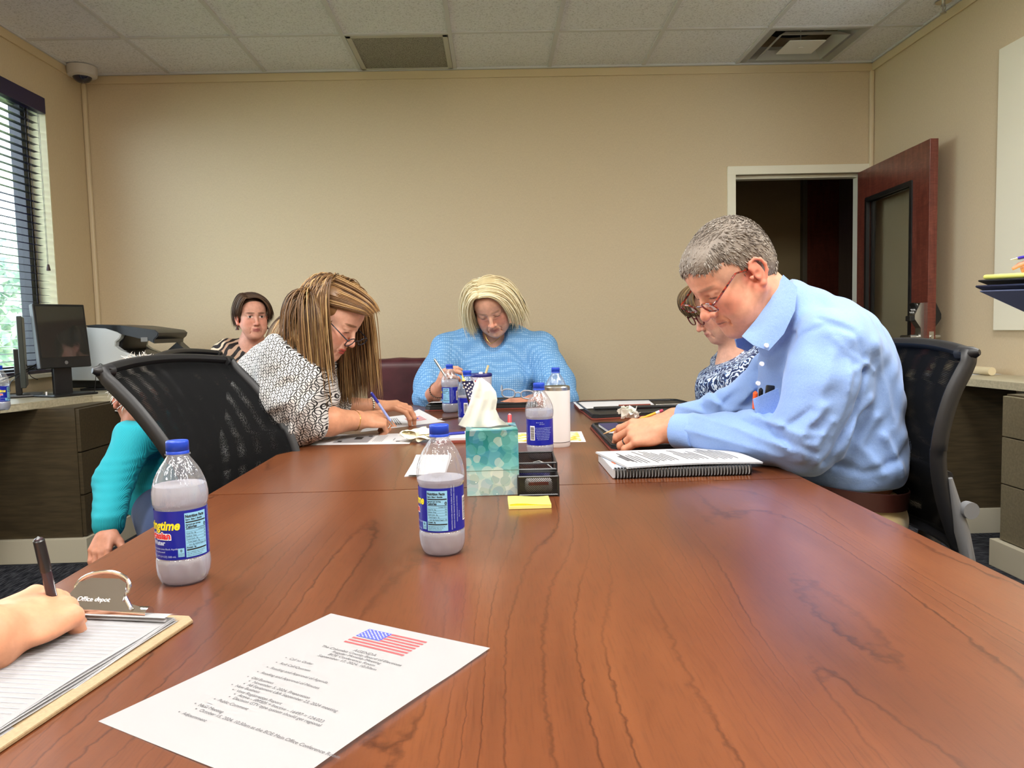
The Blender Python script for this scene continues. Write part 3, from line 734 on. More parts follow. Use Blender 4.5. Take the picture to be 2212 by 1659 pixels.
# ---- laminate desks along the walls
def laminate(name, a, b):
    t = NT(name); f = t.noise(t.obj((5, 60, 60)), 1.5, 3); t.col(t.ramp(f, [(.35, s2l(a)), (.65, s2l(b))])); t.set(rough=.38); return t.m
TOPM = laminate('counter_laminate', (166, 158, 134), (186, 178, 152)); CABM = laminate('cabinet_laminate', (58, 50, 36), (74, 64, 46)); PLM = mat('plinth_cream', (196, 190, 170), .5); CABR = laminate('cabinet_laminate_right', (108, 100, 80), (122, 114, 92))
CTZ = .77
def drawer_handle(mb, c, w, nrm):
    t_ = Vector((0, 1, 0)) if abs(nrm.x) > .5 else Vector((1, 0, 0))
    mb.tube([c+t_*(-w/2), c+t_*(-w/2*.8)+nrm*.02+Vector((0, 0, -.004)), c+nrm*.028+Vector((0, 0, -.012)), c+t_*(w/2*.8)+nrm*.02+Vector((0, 0, -.004)), c+t_*(w/2)], .0045, 8)
def left_desk():
    r = root('corner_desk', (XL, 3.9, 0), 'pale laminate corner desk under the left window holding the computer and printer', 'desk')
    pts = [(XL+.005, 2.3), (-2.07, 2.3), (-2.07, 2.9)]
    for px, py in ((0, 876), (60, 870), (100, 865), (150, 859), (200, 853)): 
        p = onz(px, py, CTZ); pts.append((p.x, p.y))
    pts += [(-1.70, 4.05), (-1.50, 4.25), (-1.2, 4.40), (-.95, 4.44), (-.95, YW-.005), (XL+.005, YW-.005)]
    pts = [(x-XL, y-3.9) for x, y in pts]
    MB().prism(pts, CTZ-.035, CTZ, bev=.003).done('worktop', TOPM, r)
    xf = -1.985-XL
    MB().b2(.005, xf, -.25, .42, .11, CTZ-.035).done('pedestal_body', CABM, r)
    zs = [(.115, .30), (.305, .525), (.53, .725)]
    for z0, z1 in [(.12, .315), (.32, .52), (.525, .728)][::-1]:
        d = MB().b2(xf, xf+.018, -.245, .415, z0, z1, bev=.002).done('drawer', CABM, r)
        mb = MB(); drawer_handle(mb, Vector((xf+.018, .16, z1-.045)), .13, Vector((1, 0, 0))); mb.done('handle', STEEL, d, smooth=True)
    MB().b2(.005, xf+.03, -.275, .44, 0, .115, bev=.002).done('plinth', PLM, r)
    MB().b2(.005, .5, .9, 1.24, .11, CTZ-.035).done('corner_panel', CABM, r)
    MB().b2(.005, 1.3, .88, 1.24, 0, .11).done('corner_plinth', PLM, r)
left_desk()
def right_desk():
    r = root('side_desk', (XR, 3.2, 0), 'olive laminate desk along the right wall behind the mesh chair', 'desk')
    a = onz(2106, 819, CTZ); b = onz(2212, 828, CTZ)
    pts = [(XR-.005, YW-.6), (2.15, YW-.6), (2.13, 4.2), (a.x, a.y), (b.x, b.y), (b.x+.0, 2.6), (b.x, 1.9), (XR-.005, 1.9)]
    MB().prism([(x-XR, y-3.2) for x, y in pts], CTZ-.035, CTZ, bev=.003).done('worktop', TOPM, r)
    x0 = 2.12-XR; y1 = -.045
    MB().b2(x0+.018, -.005, -1.2, y1, .11, CTZ-.035).done('pedestal_body', CABM, r)
    for z0, z1 in [(.12, .355), (.36, .555), (.56, .728)]:
        for yy0, yy1 in ((-.62, y1), (-1.2, -.63)): MB().b2(x0, x0+.018, yy0, yy1, z0, z1, bev=.002).done('drawer', CABR, r)
    MB().b2(x0-.025, -.005, -1.22, y1+.03, 0, .115, bev=.002).done('plinth', PLM, r)
    MB().b2(-.40, -.005, .48, 1.3, .11, CTZ-.035).done('far_panel', CABM, r)
    MB().b2(-.42, -.005, .46, 1.3, 0, .12).done('far_plinth', PLM, r)
right_desk()
# ================================================================== THINGS ON THE TABLE
PAPER = mat('paper_white', (206, 206, 209), .7); INK = mat('ink_grey', (96, 96, 100), .7); INKD = mat('ink_black', (18, 18, 20), .6)
REDI = mat('flag_red', (206, 74, 78), .7); BLUI = mat('flag_blue', (66, 76, 170), .7); WHI = mat('print_white', (240, 240, 244), .5)
def sheet(name, r, w, l, fn=None, nu=16, nv=16, m=None, thick=.0003):
    """local x 0..w, y 0..-l (top edge at y=0)"""
    mb = MB(); mb.grid(lambda u, v: Vector((u*w, -v*l, fn(u, v) if fn else 0)), nu, nv)
    bmesh.ops.solidify(mb.bm, geom=mb.bm.faces[:], thickness=thick); return mb.done(name, m or PAPER, r, smooth=True)
def join_lines(lines, z, fn=None, w=1, l=1):
    """lines [(text, x, y, size, align, shear)] -> one mesh in paper coordinates"""
    bm = bmesh.new()
    for (s_, x, y, size, al) in lines:
        me = text_mesh(s_, size, align=al); n0 = len(bm.verts); bm.from_mesh(me); bpy.data.meshes.remove(me); bm.verts.ensure_lookup_table()
        for v in bm.verts[n0:]: v.co.x += x; v.co.y -= y
    for v in bm.verts:
        v.co.z = z+(fn(v.co.x/w, -v.co.y/l) if fn else 0)
    return bm
def bars(rects, z, fn=None, w=1, l=1, sub=1):
    mb = MB()
    for (x0, x1, y0, y1) in rects:
        n = max(1, int((x1-x0)/.012)) if fn else 1
        for i in range(n):
            a, b = x0+(x1-x0)*i/n, x0+(x1-x0)*(i+1)/n
            vs = [mb.bm.verts.new((x, -y, z+(fn(x/w, y/l) if fn else 0))) for x, y in ((a, y0), (b, y0), (b, y1), (a, y1))]
            mb.bm.faces.new(vs)
    return mb
def bm_obj(bm, name, m, parent):
    me = bpy.data.meshes.new(name); bm.to_mesh(me); bm.free(); o = bpy.data.objects.new(name, me); COL.objects.link(o); me.materials.append(m); o.parent = parent; return o
# ---- agenda sheet
def agenda():
    A, B, C = onz(715, 1326, TZ), onz(1059, 1405, TZ), onz(217, 1555, TZ)
    ang = math.atan2(B.y-A.y, B.x-A.x); w, l = .2161, .2745
    r = root('agenda_sheet', (A.x, A.y, TZ+.0006), 'printed agenda sheet with a coloured flag lying in the foreground', 'sheet of paper', rz=ang)
    fn = lambda u, v: .0022*max(0, math.sin(PI*u))*math.sin(PI*min(1, max(0, v*1.0)))+.004*max(0, v-.25)*(1-v)*u*3+.002*u*u
    sheet('page', r, w, l, fn, 30, 30)
    g = lambda u, v: fn(u, v)+.0003
    L = [('AGENDA', .112, .0705, .0072, 'CENTER'), ('The Columbia County Board of Elections', .112, .0768, .0062, 'CENTER'), ('Regular Monthly Meeting', .112, .0830, .0062, 'CENTER'), ('BOE Conference Room', .112, .0895, .0062, 'CENTER'), ('September 17, 2024, 10:30am', .112, .0962, .0062, 'CENTER')]
    it = [(.1148, 0, 'Call to Order'), (.1270, 0, 'Roll Call/Quorum'), (.1385, 0, 'Reading and Approval of Agenda'), (.1500, 0, 'Reading and Approval of Minutes'), (.1615, 0, 'Old Business'), (.1675, 1, 'November 5, 2024, Preparation'), (.1735, 1, 'All Equipment L&A September 23, 2024 meeting'), (.1795, 0, 'New Business'), (.1860, 1, 'Vote Registration Report'), (.1915, 2, 'Active - 107305 + Inactive - 16497 = 124,023'), (.1970, 2, 'Decision GTV type system should get regional'), (.2055, 1, 'Public Comment'), (.2185, 0, 'Next Meeting'), (.2245, 1, 'October 15, 2024, 10:30am at the BOE Main Office Conference Room'), (.2345, 0, 'Adjournment')]
    dots = []
    for y, lv, s_ in it:
        x = .0545+.009*lv; L.append((s_, x, y, .0056, 'LEFT')); dots.append((x-.0058, x-.0044, y-.0024, y-.0010))
    bm_obj(join_lines(L, 0, g, w, l), 'printed_text', mat('print_grey', (96, 96, 100), .7), r)
    bars(dots, 0, g, w, l).done('bullets', INK, r)
    fx0, fx1, fy0, fy1 = .0722, .1503, .0165, .0565; h = (fy1-fy0)/13; cx = fx0+.032
    red = []
    for k in range(0, 13, 2): red.append((cx if k < 7 else fx0, fx1, fy0+k*h, fy0+(k+1)*h))
    bars(red, 0, g, w, l).done('flag_stripes', REDI, r)
    f = bars([(fx0, cx, fy0, fy0+7*h)], 0, g, w, l).done('flag_canton', BLUI, r)
    st = []
    for i in range(9):
        for j in range(6 if i % 2 == 0 else 5): 
            x = fx0+.0028+j*.0053+(0 if i % 2 == 0 else .00265); y = fy0+.0022+i*.00215; st.append((x-.0008, x+.0008, y-.0006, y+.0006))
    bars(st, .0002, g, w, l).done('flag_stars', WHI, r)
agenda()
# ---- clipboard with a legal pad
def clipboard():
    A = onz(430, 1338, TZ); B = onz(10, 1622, TZ); d = (B-A).normalized(); ang = math.atan2(d.y, d.x)+PI/2   # local -y along d, local x toward +? 
    r = root('clipboard', (A.x, A.y, TZ), 'tan hardboard clipboard with a silver clip under the writing hand', 'clipboard', rz=ang)
    W_, L_ = .229, .318
    # local: x from -W_..0, y 0..-L_
    out = [(-.012, 0), (0, -.012), (0, -L_), (-W_, -L_), (-W_, -.012), (-W_+.012, 0)]
    MB().prism(out, .0006, .004, bev=.0006).done('board', mat('hardboard_tan', (158, 136, 104), .55, var=.12, vscale=300), r)
    cx = -W_/2
    mb = MB(); mb.b2(cx-.072, cx+.072, -.034, -.012, .0045, .0062, bev=.0004)
    def arch(u, v): # rolled body
        a = v*2.6; return Vector((cx+(-.072+.144*u), -.034+.011*(1-math.cos(a))-.0, .0135+.0095*math.sin(a)))
    mb.tube([(cx-.070, -.024, .0135), (cx+.070, -.024, .0135)], .0085, 14)
    # raised plate toward the far side with rounded shoulders
    plate = [(-.066, 0), (.066, 0), (.060, .006), (.036, .012), (.030, .034), (.018, .040), (-.018, .040), (-.030, .034), (-.036, .012), (-.060, .006)]
    R3 = Matrix.Translation((cx, -.030, .018)) @ Matrix.Rotation(math.radians(40), 4, 'X')
    mb.prism(plate, 0, .0012, M=R3)
    c = mb.done('clip', CHROME, r, smooth=True)
    mb = MB(); pts = []
    for k in range(17):
        a = -PI*.15+PI*1.3*k/16; pts.append(Vector((cx+.034*math.cos(a), -.006+.016*math.sin(a)*.6, .036+.015*math.sin(a))))
    mb.tube([(cx+.052, -.03, .022)]+pts+[(cx-.052, -.03, .022)], .0022, 8); mb.done('wire_loop', CHROME, c, smooth=True)
    m = text_mesh('Office depot', .008, extrude=.0003, align='CENTER'); m.transform(Matrix.Translation((cx, -.030, .018)) @ Matrix.Rotation(math.radians(40), 4, 'X') @ Matrix.Translation((0, .010, .0016)))
    o = bpy.data.objects.new('stamped_lettering', m); COL.objects.link(o); m.materials.append(mat('stamp_light', (235, 235, 235), .3)); o.parent = c
    # pad
    p = root('legal_pad', (A.x, A.y, TZ), 'white ruled legal pad clamped on the clipboard with its pages folded over', 'notepad', rz=ang)
    x0, x1 = -W_+.004, -.014
    fnp = lambda u, v: .0012*math.sin(v*9)*u+.002*u*u*v
    mb = MB()
    for k in range(5):
        dx = -.0016*k; mb.grid(lambda u, v: Vector((x0+(x1+dx-x0)*u, -.018-.29*v, .0048+.0011*k+.0012*math.sin(v*7+k)*u*u)), 20, 24)
    bmesh.ops.solidify(mb.bm, geom=mb.bm.faces[:], thickness=.0005); mb.done('page_stack', PAPER, p, smooth=True)
    lm = mat('rule_lilac', (196, 196, 214), .7); mb = MB()
    for k in range(30): mb.b2(x0+.004, x1-.012, -.050-.0085*k, -.0503-.0085*k, .0102, .0104)
    o = mb.done('ruled_lines', lm, p)
    mb = MB(); mb.grid(lambda u, v: Vector((x0+(x1-.004-x0)*u, -.012-.024*v, .0100+.0065*math.sin(min(1, v*1.25)*PI*.5)-.002*v)), 6, 8); mb.grid(lambda u, v: Vector((x0+(x1-.004-x0)*u, -.036+.004*math.sin(v*PI), .0145-.004*v)), 4, 6)
    bmesh.ops.solidify(mb.bm, geom=mb.bm.faces[:], thickness=.0008); mb.done('folded_header', PAPER, p, smooth=True)
    return r
clipboard()
# ---- water bottle
def bottle_proto():
    r = root('water_bottle', (0, 0, 0), 'x', 'bottle', 'half-litre water bottles')
    R0 = .0325
    prof = [(.0, .007), (.012, .006), (.019, .002), (.0255, .0), (.0290, .004), (.0318, .012), (.0332, .022), (.0336, .031), (.0322, .036), (.0322, .0360), (.0322, .050), (.0322, .085), (.0322, .101), (.0340, .105), (.0346, .113), (.0342, .120), (.0325, .129), (.0298, .1375), (.0262, .146), (.0222, .153), (.0180, .1595), (.0146, .1645), (.0130, .167), (.0128, .1685)]
    def rad(a, z, r_):
        if .004 < z < .034: return r_*(1+.018*math.sin(10*a+z*110)*math.sin(PI*(z-.004)/.03))
        if .108 < z < .165: return r_*(1+.026*math.sin(18*a+z*60)*math.sin(PI*(z-.108)/.057))
        return r_
    def dense(p, n=3):
        o = []
        for (a, b) in zip(p, p[1:]):
            for k in range(n): o.append((a[0]+(b[0]-a[0])*k/n, a[1]+(b[1]-a[1])*k/n))
        return o+[p[-1]]
    t = NT('bottle_plastic'); tr = t.node('ShaderNodeBsdfTransparent'); tr.inputs[0].default_value = (.97, .97, .985, 1); gl = t.node('ShaderNodeBsdfGlossy'); gl.inputs['Roughness'].default_value = .05
    df = t.node('ShaderNodeBsdfTranslucent'); df.inputs[0].default_value = (.9, .92, 1, 1)
    lw = t.node('ShaderNodeLayerWeight'); lw.inputs[0].default_value = .35; nz = t.noise(t.obj((1, 1, .35)), 110, 2, .5, 1.5)
    bp = t.node('ShaderNodeBump'); bp.inputs['Strength'].default_value = .8; bp.inputs['Distance'].default_value = .0016; t.link(nz, bp.inputs['Height']); t.link(bp.outputs[0], gl.inputs['Normal']); t.link(bp.outputs[0], lw.inputs['Normal'])
    f = t.math('ADD', t.math('MULTIPLY', t.math('POWER', lw.outputs['Facing'], 2.6), .80), .13); mx = t.node('ShaderNodeMixShader'); t.link(f, mx.inputs[0]); t.link(tr.outputs[0], mx.inputs[1]); t.link(gl.outputs[0], mx.inputs[2])
    m2 = t.node('ShaderNodeMixShader'); m2.inputs[0].default_value = .10; t.link(mx.outputs[0], m2.inputs[1]); t.link(df.outputs[0], m2.inputs[2]); t.link(m2.outputs[0], t.out.inputs[0]); PET = t.m
    MB().lathe(dense(prof), 72, rad=rad).done('plastic_body', PET, r, smooth=True, sharp=80)
    MB().lathe([(.0128, .1675), (.0158, .1678), (.0158, .1692), (.0128, .1695)], 32).done('neck_ring', PET, r, smooth=True)
    t = NT('water'); t.col((.90, .92, 1.0)); t.set(rough=.06, ior=1.15, trans=.7, spec=.4)
    tl = t.node('ShaderNodeBsdfTranslucent'); tl.inputs[0].default_value = (.86, .88, .98, 1); mx = t.node('ShaderNodeMixShader'); mx.inputs[0].default_value = .34; t.link(t.b.outputs[0], mx.inputs[1]); t.link(tl.outputs[0], mx.inputs[2])
    df = t.node('ShaderNodeBsdfDiffuse'); df.inputs[0].default_value = (.80, .82, .95, 1); m2 = t.node('ShaderNodeMixShader'); m2.inputs[0].default_value = .2; t.link(mx.outputs[0], m2.inputs[1]); t.link(df.outputs[0], m2.inputs[2]); t.link(m2.outputs[0], t.out.inputs[0]); WAT = t.m
    return r, prof, rad, dense, WAT
BOT, BPROF, BRAD, BDENSE, WATER = bottle_proto()
CAPM = mat('cap_blue', (22, 66, 190), .38); LBL = mat('label_blue', (10, 26, 150), .35); LYE = mat('label_yellow', (240, 226, 40), .4); LRE = mat('label_red', (220, 44, 52), .4); LLB = mat('label_panel', (140, 200, 236), .4)
mb = MB(); mb.lathe([(.0, .1862), (.0128, .1862), (.0138, .1853), (.0141, .184), (.0141, .1735), (.0136, .1732), (.0141, .1728), (.0141, .1693), (.0120, .1693)], 96, rad=lambda a, z, r_: r_*(1+(.008 if .1735 < z < .1845 and r_ > .0135 else 0)*math.sin(48*a)))
mb.done('cap', CAPM, BOT, smooth=True, sharp=60)
lab = MB().lathe([(.0327, .0368), (.0327, .0995)], 72).done('label', LBL, BOT, smooth=True)
def wrap(bm, rr, zc):
    for v in bm.verts:
        a = v.co.x/.0327; v.co = Vector((rr*math.sin(a), -rr*math.cos(a), zc+v.co.y))
def put(texts, m, off, name='label_lettering', rects=()):
    bm = bmesh.new()
    for (s_, x, z, size, al, kw) in texts:
        me = text_mesh(s_, size, align=al, **{k: v for k, v in kw.items() if k != 'rot' and k != 'sx'}); n0 = len(bm.verts); bm.from_mesh(me); bpy.data.meshes.remove(me); bm.verts.ensure_lookup_table()
        for v in bm.verts[n0:]:
            if 'sx' in kw: v.co.x *= kw['sx']
            if kw.get('rot'): v.co.x, v.co.y = -v.co.y, v.co.x
            v.co.x += x; v.co.y += z
    for (x0, x1, z0, z1) in rects:
        n = max(1, int((x1-x0)/.003))
        for i in range(n):
            a, b = x0+(x1-x0)*i/n, x0+(x1-x0)*(i+1)/n
            bm.faces.new([bm.verts.new((x, z, 0)) for x, z in ((a, z0), (b, z0), (b, z1), (a, z1))])
    wrap(bm, .0327+off, 0); bm_obj(bm, name, m, lab)
mm = .001
put([('Springtime', -52*mm, 76*mm, 16.5*mm, 'CENTER', dict(shear=.25, bold=.0006, sx=.86))], LYE, .0004)
put([('Artesian', -52*mm, 64.2*mm, 12*mm, 'CENTER', dict(bold=.0016, sx=.95))], WHI, .0003)
put([('Artesian', -52*mm, 64.2*mm, 12*mm, 'CENTER', dict(bold=.0005, sx=.95))], LRE, .0005)
side = 'from the pure Floridan Lime Rock Aquifer'
put([('Water', -52*mm, 56*mm, 8.5*mm, 'CENTER', dict(bold=.0003)), (side, -51*mm, 50*mm, 3.2*mm, 'CENTER', dict(shear=.2)), ('non-carbonated', -51*mm, 46*mm, 3*mm, 'CENTER', {}), ('16.9 FL OZ (1 PT 0.9 OZ) 500 mL', -51*mm, 40*mm, 3.4*mm, 'CENTER', {}),
     ('SPRINGTIME WATER COMPANY, FLORIDA. BOTTLED AT THE SOURCE.', 22*mm, 39.5*mm, 2.5*mm, 'LEFT', dict(rot=1)), ('DRINKING WATER TREATED BY FILTRATION, OZONATION.', 26*mm, 41*mm, 2.5*mm, 'LEFT', dict(rot=1)), ('PLEASE RECYCLE CA CASH REFUND', 31*mm, 50*mm, 2.3*mm, 'LEFT', dict(rot=1)), ('ME VT 5c', 35*mm, 56*mm, 2.3*mm, 'LEFT', dict(rot=1)),
     ('QUALITY CHECKED BOTTLED DRINKING', 77*mm, 78*mm, 2.6*mm, 'CENTER', {}), ('WATER FROM AN ARTESIAN WELL', 77*mm, 74*mm, 2.6*mm, 'CENTER', {}), ('SOURCE OF SUPPLY, ARTESIAN', 77*mm, 70*mm, 2.6*mm, 'CENTER', {}), ('REFRESHING AND CLEAN TASTING', 77*mm, 66*mm, 2.6*mm, 'CENTER', {}), ('STORE IN A COOL DRY PLACE', 77*mm, 62*mm, 2.6*mm, 'CENTER', {}), ('DO NOT REUSE THE BOTTLE', 77*mm, 58*mm, 2.6*mm, 'CENTER', {}), ('BEST BY DATE ON BOTTLE', 77*mm, 54*mm, 2.6*mm, 'CENTER', {}), ('CALL WITH QUESTIONS', 77*mm, 50*mm, 2.6*mm, 'CENTER', {}), ('05 31 26 13', 68*mm, 91*mm, 3.4*mm, 'CENTER', {}), ('LOT 0917', 74*mm, 87*mm, 3*mm, 'CENTER', {})], mat('label_white_ink', (190, 205, 240), .5), .0004)
put([], LLB, .0003, 'nutrition_panel', [(-15*mm, 15*mm, 39*mm, 96*mm), (-24.5*mm, -17*mm, 40.5*mm, 51.5*mm)])
put([], WHI, .0003, 'barcode_panel', [(43*mm, 56*mm, 49*mm, 84*mm)])
NF = [('Nutrition Facts', -14.2*mm, 90.2*mm, 5.2*mm, 'LEFT', dict(bold=.0002, sx=.80)), ('Serv. Size 1 Bottle', -14*mm, 86.6*mm, 3*mm, 'LEFT', dict(bold=.0001)), ('Amount per serving', -14*mm, 80.4*mm, 2.4*mm, 'LEFT', dict(bold=.0001)), ('Calories', -14*mm, 76.4*mm, 4.8*mm, 'LEFT', dict(bold=.00015, sx=.85)), ('0', 14*mm, 76.4*mm, 6*mm, 'RIGHT', dict(bold=.0002)), ('% Daily Value', 14*mm, 72.6*mm, 2.1*mm, 'RIGHT', {}),
      ('Total Fat  0g', -14*mm, 69.0*mm, 2.4*mm, 'LEFT', {}), ('0%', 14*mm, 69*mm, 2.4*mm, 'RIGHT', {}), ('Sodium  0mg', -14*mm, 65.3*mm, 2.4*mm, 'LEFT', {}), ('0%', 14*mm, 65.3*mm, 2.4*mm, 'RIGHT', {}), ('Total Carb.  0g', -14*mm, 61.6*mm, 2.4*mm, 'LEFT', {}), ('0%', 14*mm, 61.6*mm, 2.4*mm, 'RIGHT', {}), ('Total Sugars  0g', -12.5*mm, 57.9*mm, 2.4*mm, 'LEFT', {}), ('Incl. 0g Added Sugars  0%', -11*mm, 54.2*mm, 2.4*mm, 'LEFT', {}), ('Protein  0g', -14*mm, 50.5*mm, 2.6*mm, 'LEFT', dict(bold=.0001)),
      ('Not a significant source of sat. fat,', -14*mm, 44.8*mm, 1.8*mm, 'LEFT', {}), ('trans fat, cholest., fiber, vit. D,', -14*mm, 42.6*mm, 1.8*mm, 'LEFT', {}), ('calcium, iron and potassium', -14*mm, 40.4*mm, 1.8*mm, 'LEFT', {}), ('0', -20.7*mm, 46.8*mm, 4.4*mm, 'CENTER', dict(bold=.0001)), ('CALORIES', -20.7*mm, 43.8*mm, 1.5*mm, 'CENTER', {}), ('PER BOTTLE', -20.7*mm, 41.8*mm, 1.3*mm, 'CENTER', {})]
RB = [(-14*mm, 14*mm, 83.5*mm, 85*mm), (-14*mm, 14*mm, 75*mm, 75.6*mm), (-14*mm, 14*mm, 47.6*mm, 49.2*mm)]+[(-14*mm, 14*mm, z*mm, (z+.2)*mm) for z in (71.8, 68.2, 64.5, 60.8, 57.1, 53.4)]
rb2 = []; zz = 51.0
rg = np.random.default_rng(3)
while zz < 82: w_ = rg.choice([.4, .7, 1.1]); rb2.append((44.5*mm, 54.5*mm, zz*mm, (zz+w_)*mm)); zz += w_+rg.choice([.4, .7])
put(NF, INKD, .0005, 'label_lettering', RB+rb2)
def water(r, level, tilt=0):
    pr = [(a-.0007, max(z, .001)) for a, z in BPROF if z < level]; 
    last = BPROF[len(pr)]; prv = BPROF[len(pr)-1]; f = (level-prv[1])/(last[1]-prv[1]); rl = prv[0]+(last[0]-prv[0])*f-.0007
    pr = [(0, .0078)]+[(a, z+.0006) for a, z in pr[1:]]+[(rl, level), (rl*.6, level-.0003), (0, level-.0003)]
    return MB().lathe(BDENSE(pr), 48, rad=BRAD).done('water', WATER, r, smooth=True, sharp=60)
def bottle(px, py, Y, z0, face, level, label, first=False):
    p = onz(px, py, z0) if Y is None else at(px, 700, Y)
    r = BOT if first else copy_thing(BOT)
    if not first:
        for c in list(r.children):
            if c.name.startswith('water'): bpy.data.objects.remove(c)
    r.location = (p.x, p.y, z0); r.rotation_euler = (0, 0, face); r['label'] = label
    if Y is None: # px,py is the front foot of the bottle; push centre back by its radius
        d = Vector((p.x, p.y, 0)).normalized()*.026; r.location = (p.x+d.x, p.y+d.y, z0)
    water(r, level); return r
def face_to_cam(px, deg):   # rotate so that label centre (s=0) sits deg to the right of the sight line
    d = ray(px, 900); return math.atan2(-d[0], d[1])+math.radians(deg)
bottle(957, 1203, None, TZ, face_to_cam(957, -11), .110, 'blue-labelled water bottle standing centre front, before the tissue box', True)
bottle(400, 1266, None, TZ, face_to_cam(400, 33), .129, 'blue-labelled water bottle at the near left of the table, leftmost on the table')
bottle(1161, 0, 1.87, TZ, face_to_cam(1161, -120), .122, 'water bottle standing just in front of the white tumbler')
bottle(1198, 0, 2.55, TZ, face_to_cam(1198, 150), .110, 'water bottle mostly hidden behind the white tumbler, only its top showing')
bottle(968, 0, 2.98, TZ, face_to_cam(968, -32), .125, 'farther water bottle at the hand of the woman in blue')
bottle(1006, 0, 2.5, TZ, face_to_cam(1006, -100), .104, 'water bottle behind the little flag and the tissue')
bottle(-10, 0, 3.25, CTZ, face_to_cam(-10, 70), .07, 'water bottle on the corner desk, cut off by the left picture edge')
# ---- tissue box
def tissue_box():
    p0, p1 = onz(1008, 1073, TZ), onz(1121, 1069, TZ); cxy = (p0+p1)/2; w = (p1-p0).length; h = .1275; dpt = .112
    r = root('tissue_box', (cxy.x, cxy.y+dpt/2, TZ), 'cube tissue box printed with teal and cream bubbles', 'tissue box', rz=.02)
    t = NT('bubble_print'); tc = t.node('ShaderNodeTexCoord'); sp = t.node('ShaderNodeSeparateXYZ'); t.link(tc.outputs['Object'], sp.inputs[0])
    base = t.ramp(t.math('DIVIDE', sp.outputs[2], h), [(0, s2l((206, 214, 204))), (.32, s2l((176, 200, 196))), (.46, s2l((92, 168, 178))), (.7, s2l((28, 128, 138))), (1, s2l((16, 92, 92)))])
    col = base
    for sc_, off, th_ in ((34, 0, .62), (27, 3.3, .60), (48, 7.1, .55)):
        mp = t.node('ShaderNodeMapping'); mp.inputs['Location'].default_value = (off, off, off); mp.inputs['Scale'].default_value = (sc_, sc_, sc_); t.link(tc.outputs['Object'], mp.inputs[0])
        vo = t.node('ShaderNodeTexVoronoi'); vo.inputs['Scale'].default_value = 1; vo.inputs['Randomness'].default_value = .75; t.link(mp.outputs[0], vo.inputs[0])
        inside = t.math('LESS_THAN', vo.outputs['Distance'], th_); sepc = t.node('ShaderNodeSeparateColor'); t.link(vo.outputs['Color'], sepc.inputs[0])
        tint = t.ramp(sepc.outputs[0], [(0, s2l((120, 190, 190))), (.3, s2l((30, 120, 110))), (.55, s2l((70, 130, 170))), (.8, s2l((224, 226, 208)))], 'CONSTANT')
        col = t.mix(t.math('MULTIPLY', inside, .30), col, tint)
    vo = t.node('ShaderNodeTexVoronoi'); vo.inputs['Scale'].default_value = 55; t.link(tc.outputs['Object'], vo.inputs[0])
    col = t.mix(t.math('LESS_THAN', vo.outputs['Distance'], .07), col, s2l((226, 236, 226)))
    t.col(col); t.set(rough=.3)
    mb = MB(); mb.b2(-w/2, w/2, -dpt/2, dpt/2, 0, h, bev=.0012); mb.done('carton', t.m, r)
    MB().b2(-w/2-.0004, w/2+.0004, -dpt/2-.0004, dpt/2+.0004, h*.385, h*.39).done('carton_seam', mat('seam_teal', (96, 128, 120), .5), r)
    # slot: flat dark disc, shade of the opening put in as colour
    mb = MB(); mb.lathe([(0, .0006), (.040, .0006), (.040, .0002)], 40, M=Matrix.Translation((0, 0, h)) @ Matrix.Diagonal((1, .55, 1, 1))); mb.done('slot', mat('slot_shadow', (60, 70, 66), .6), r)
    # the tissue: a folded sheet rising out of the slot
    TM = NT('tissue'); TM.col(s2l((240, 240, 234))); TM.set(rough=.9, sss=.0); TM.bump(TM.noise(TM.obj(), 60, 3), .3, .002)
    tl = TM.node('ShaderNodeBsdfTranslucent'); tl.inputs[0].default_value = (*s2l((240, 240, 232)), 1); mx = TM.node('ShaderNodeMixShader'); mx.inputs[0].default_value = .3; TM.link(TM.b.outputs[0], mx.inputs[1]); TM.link(tl.outputs[0], mx.inputs[2]); TM.link(mx.outputs[0], TM.out.inputs[0])
    global TISS; TISS = TM.m
    s_ = 1661/1.52
    def P(px, py): q = at(px, py, cxy.y+dpt*.55); return q.x-cxy.x, q.z-TZ
    left = [P(*q) for q in ((990, 918), (1003, 897), (1013, 874), (1019, 854), (1022, 838), (1028, 824), (1034, 816))]; right = [P(*q) for q in ((1100, 919), (1080, 904), (1071, 884), (1074, 862), (1071, 846), (1058, 829), (1040, 816))]
    def along(pl, v):
        v = v*(len(pl)-1); i = min(int(v), len(pl)-2); f = v-i; f = f*f*(3-2*f)*.5+f*.5; return pl[i][0]+(pl[i+1][0]-pl[i][0])*f, pl[i][1]+(pl[i+1][1]-pl[i][1])*f
    def fn(u, v):
        a, b = along(left, v), along(right, v); x = a[0]+(b[0]-a[0])*u; z = a[1]+(b[1]-a[1])*u-.012*(1-v)**2*math.sin(PI*u)
        y = .006+.016*math.sin(PI*u)*(1-.3*v)*-1+.006*math.sin(u*9+v*3)*(1-v*.5)+.004*math.sin(u*17-v*6)*(1-v)-.010*v*math.sin(PI*u*1.3)
        return Vector((x, y, z))
    mb = MB(); mb.grid(fn, 40, 40); mb.grid(lambda u, v: fn(u*.9+.05, v*.93)+Vector((.003, .010+.012*math.sin(PI*u), -.002)), 30, 30); mb.done('tissue', TISS, r, smooth=True)
tissue_box()
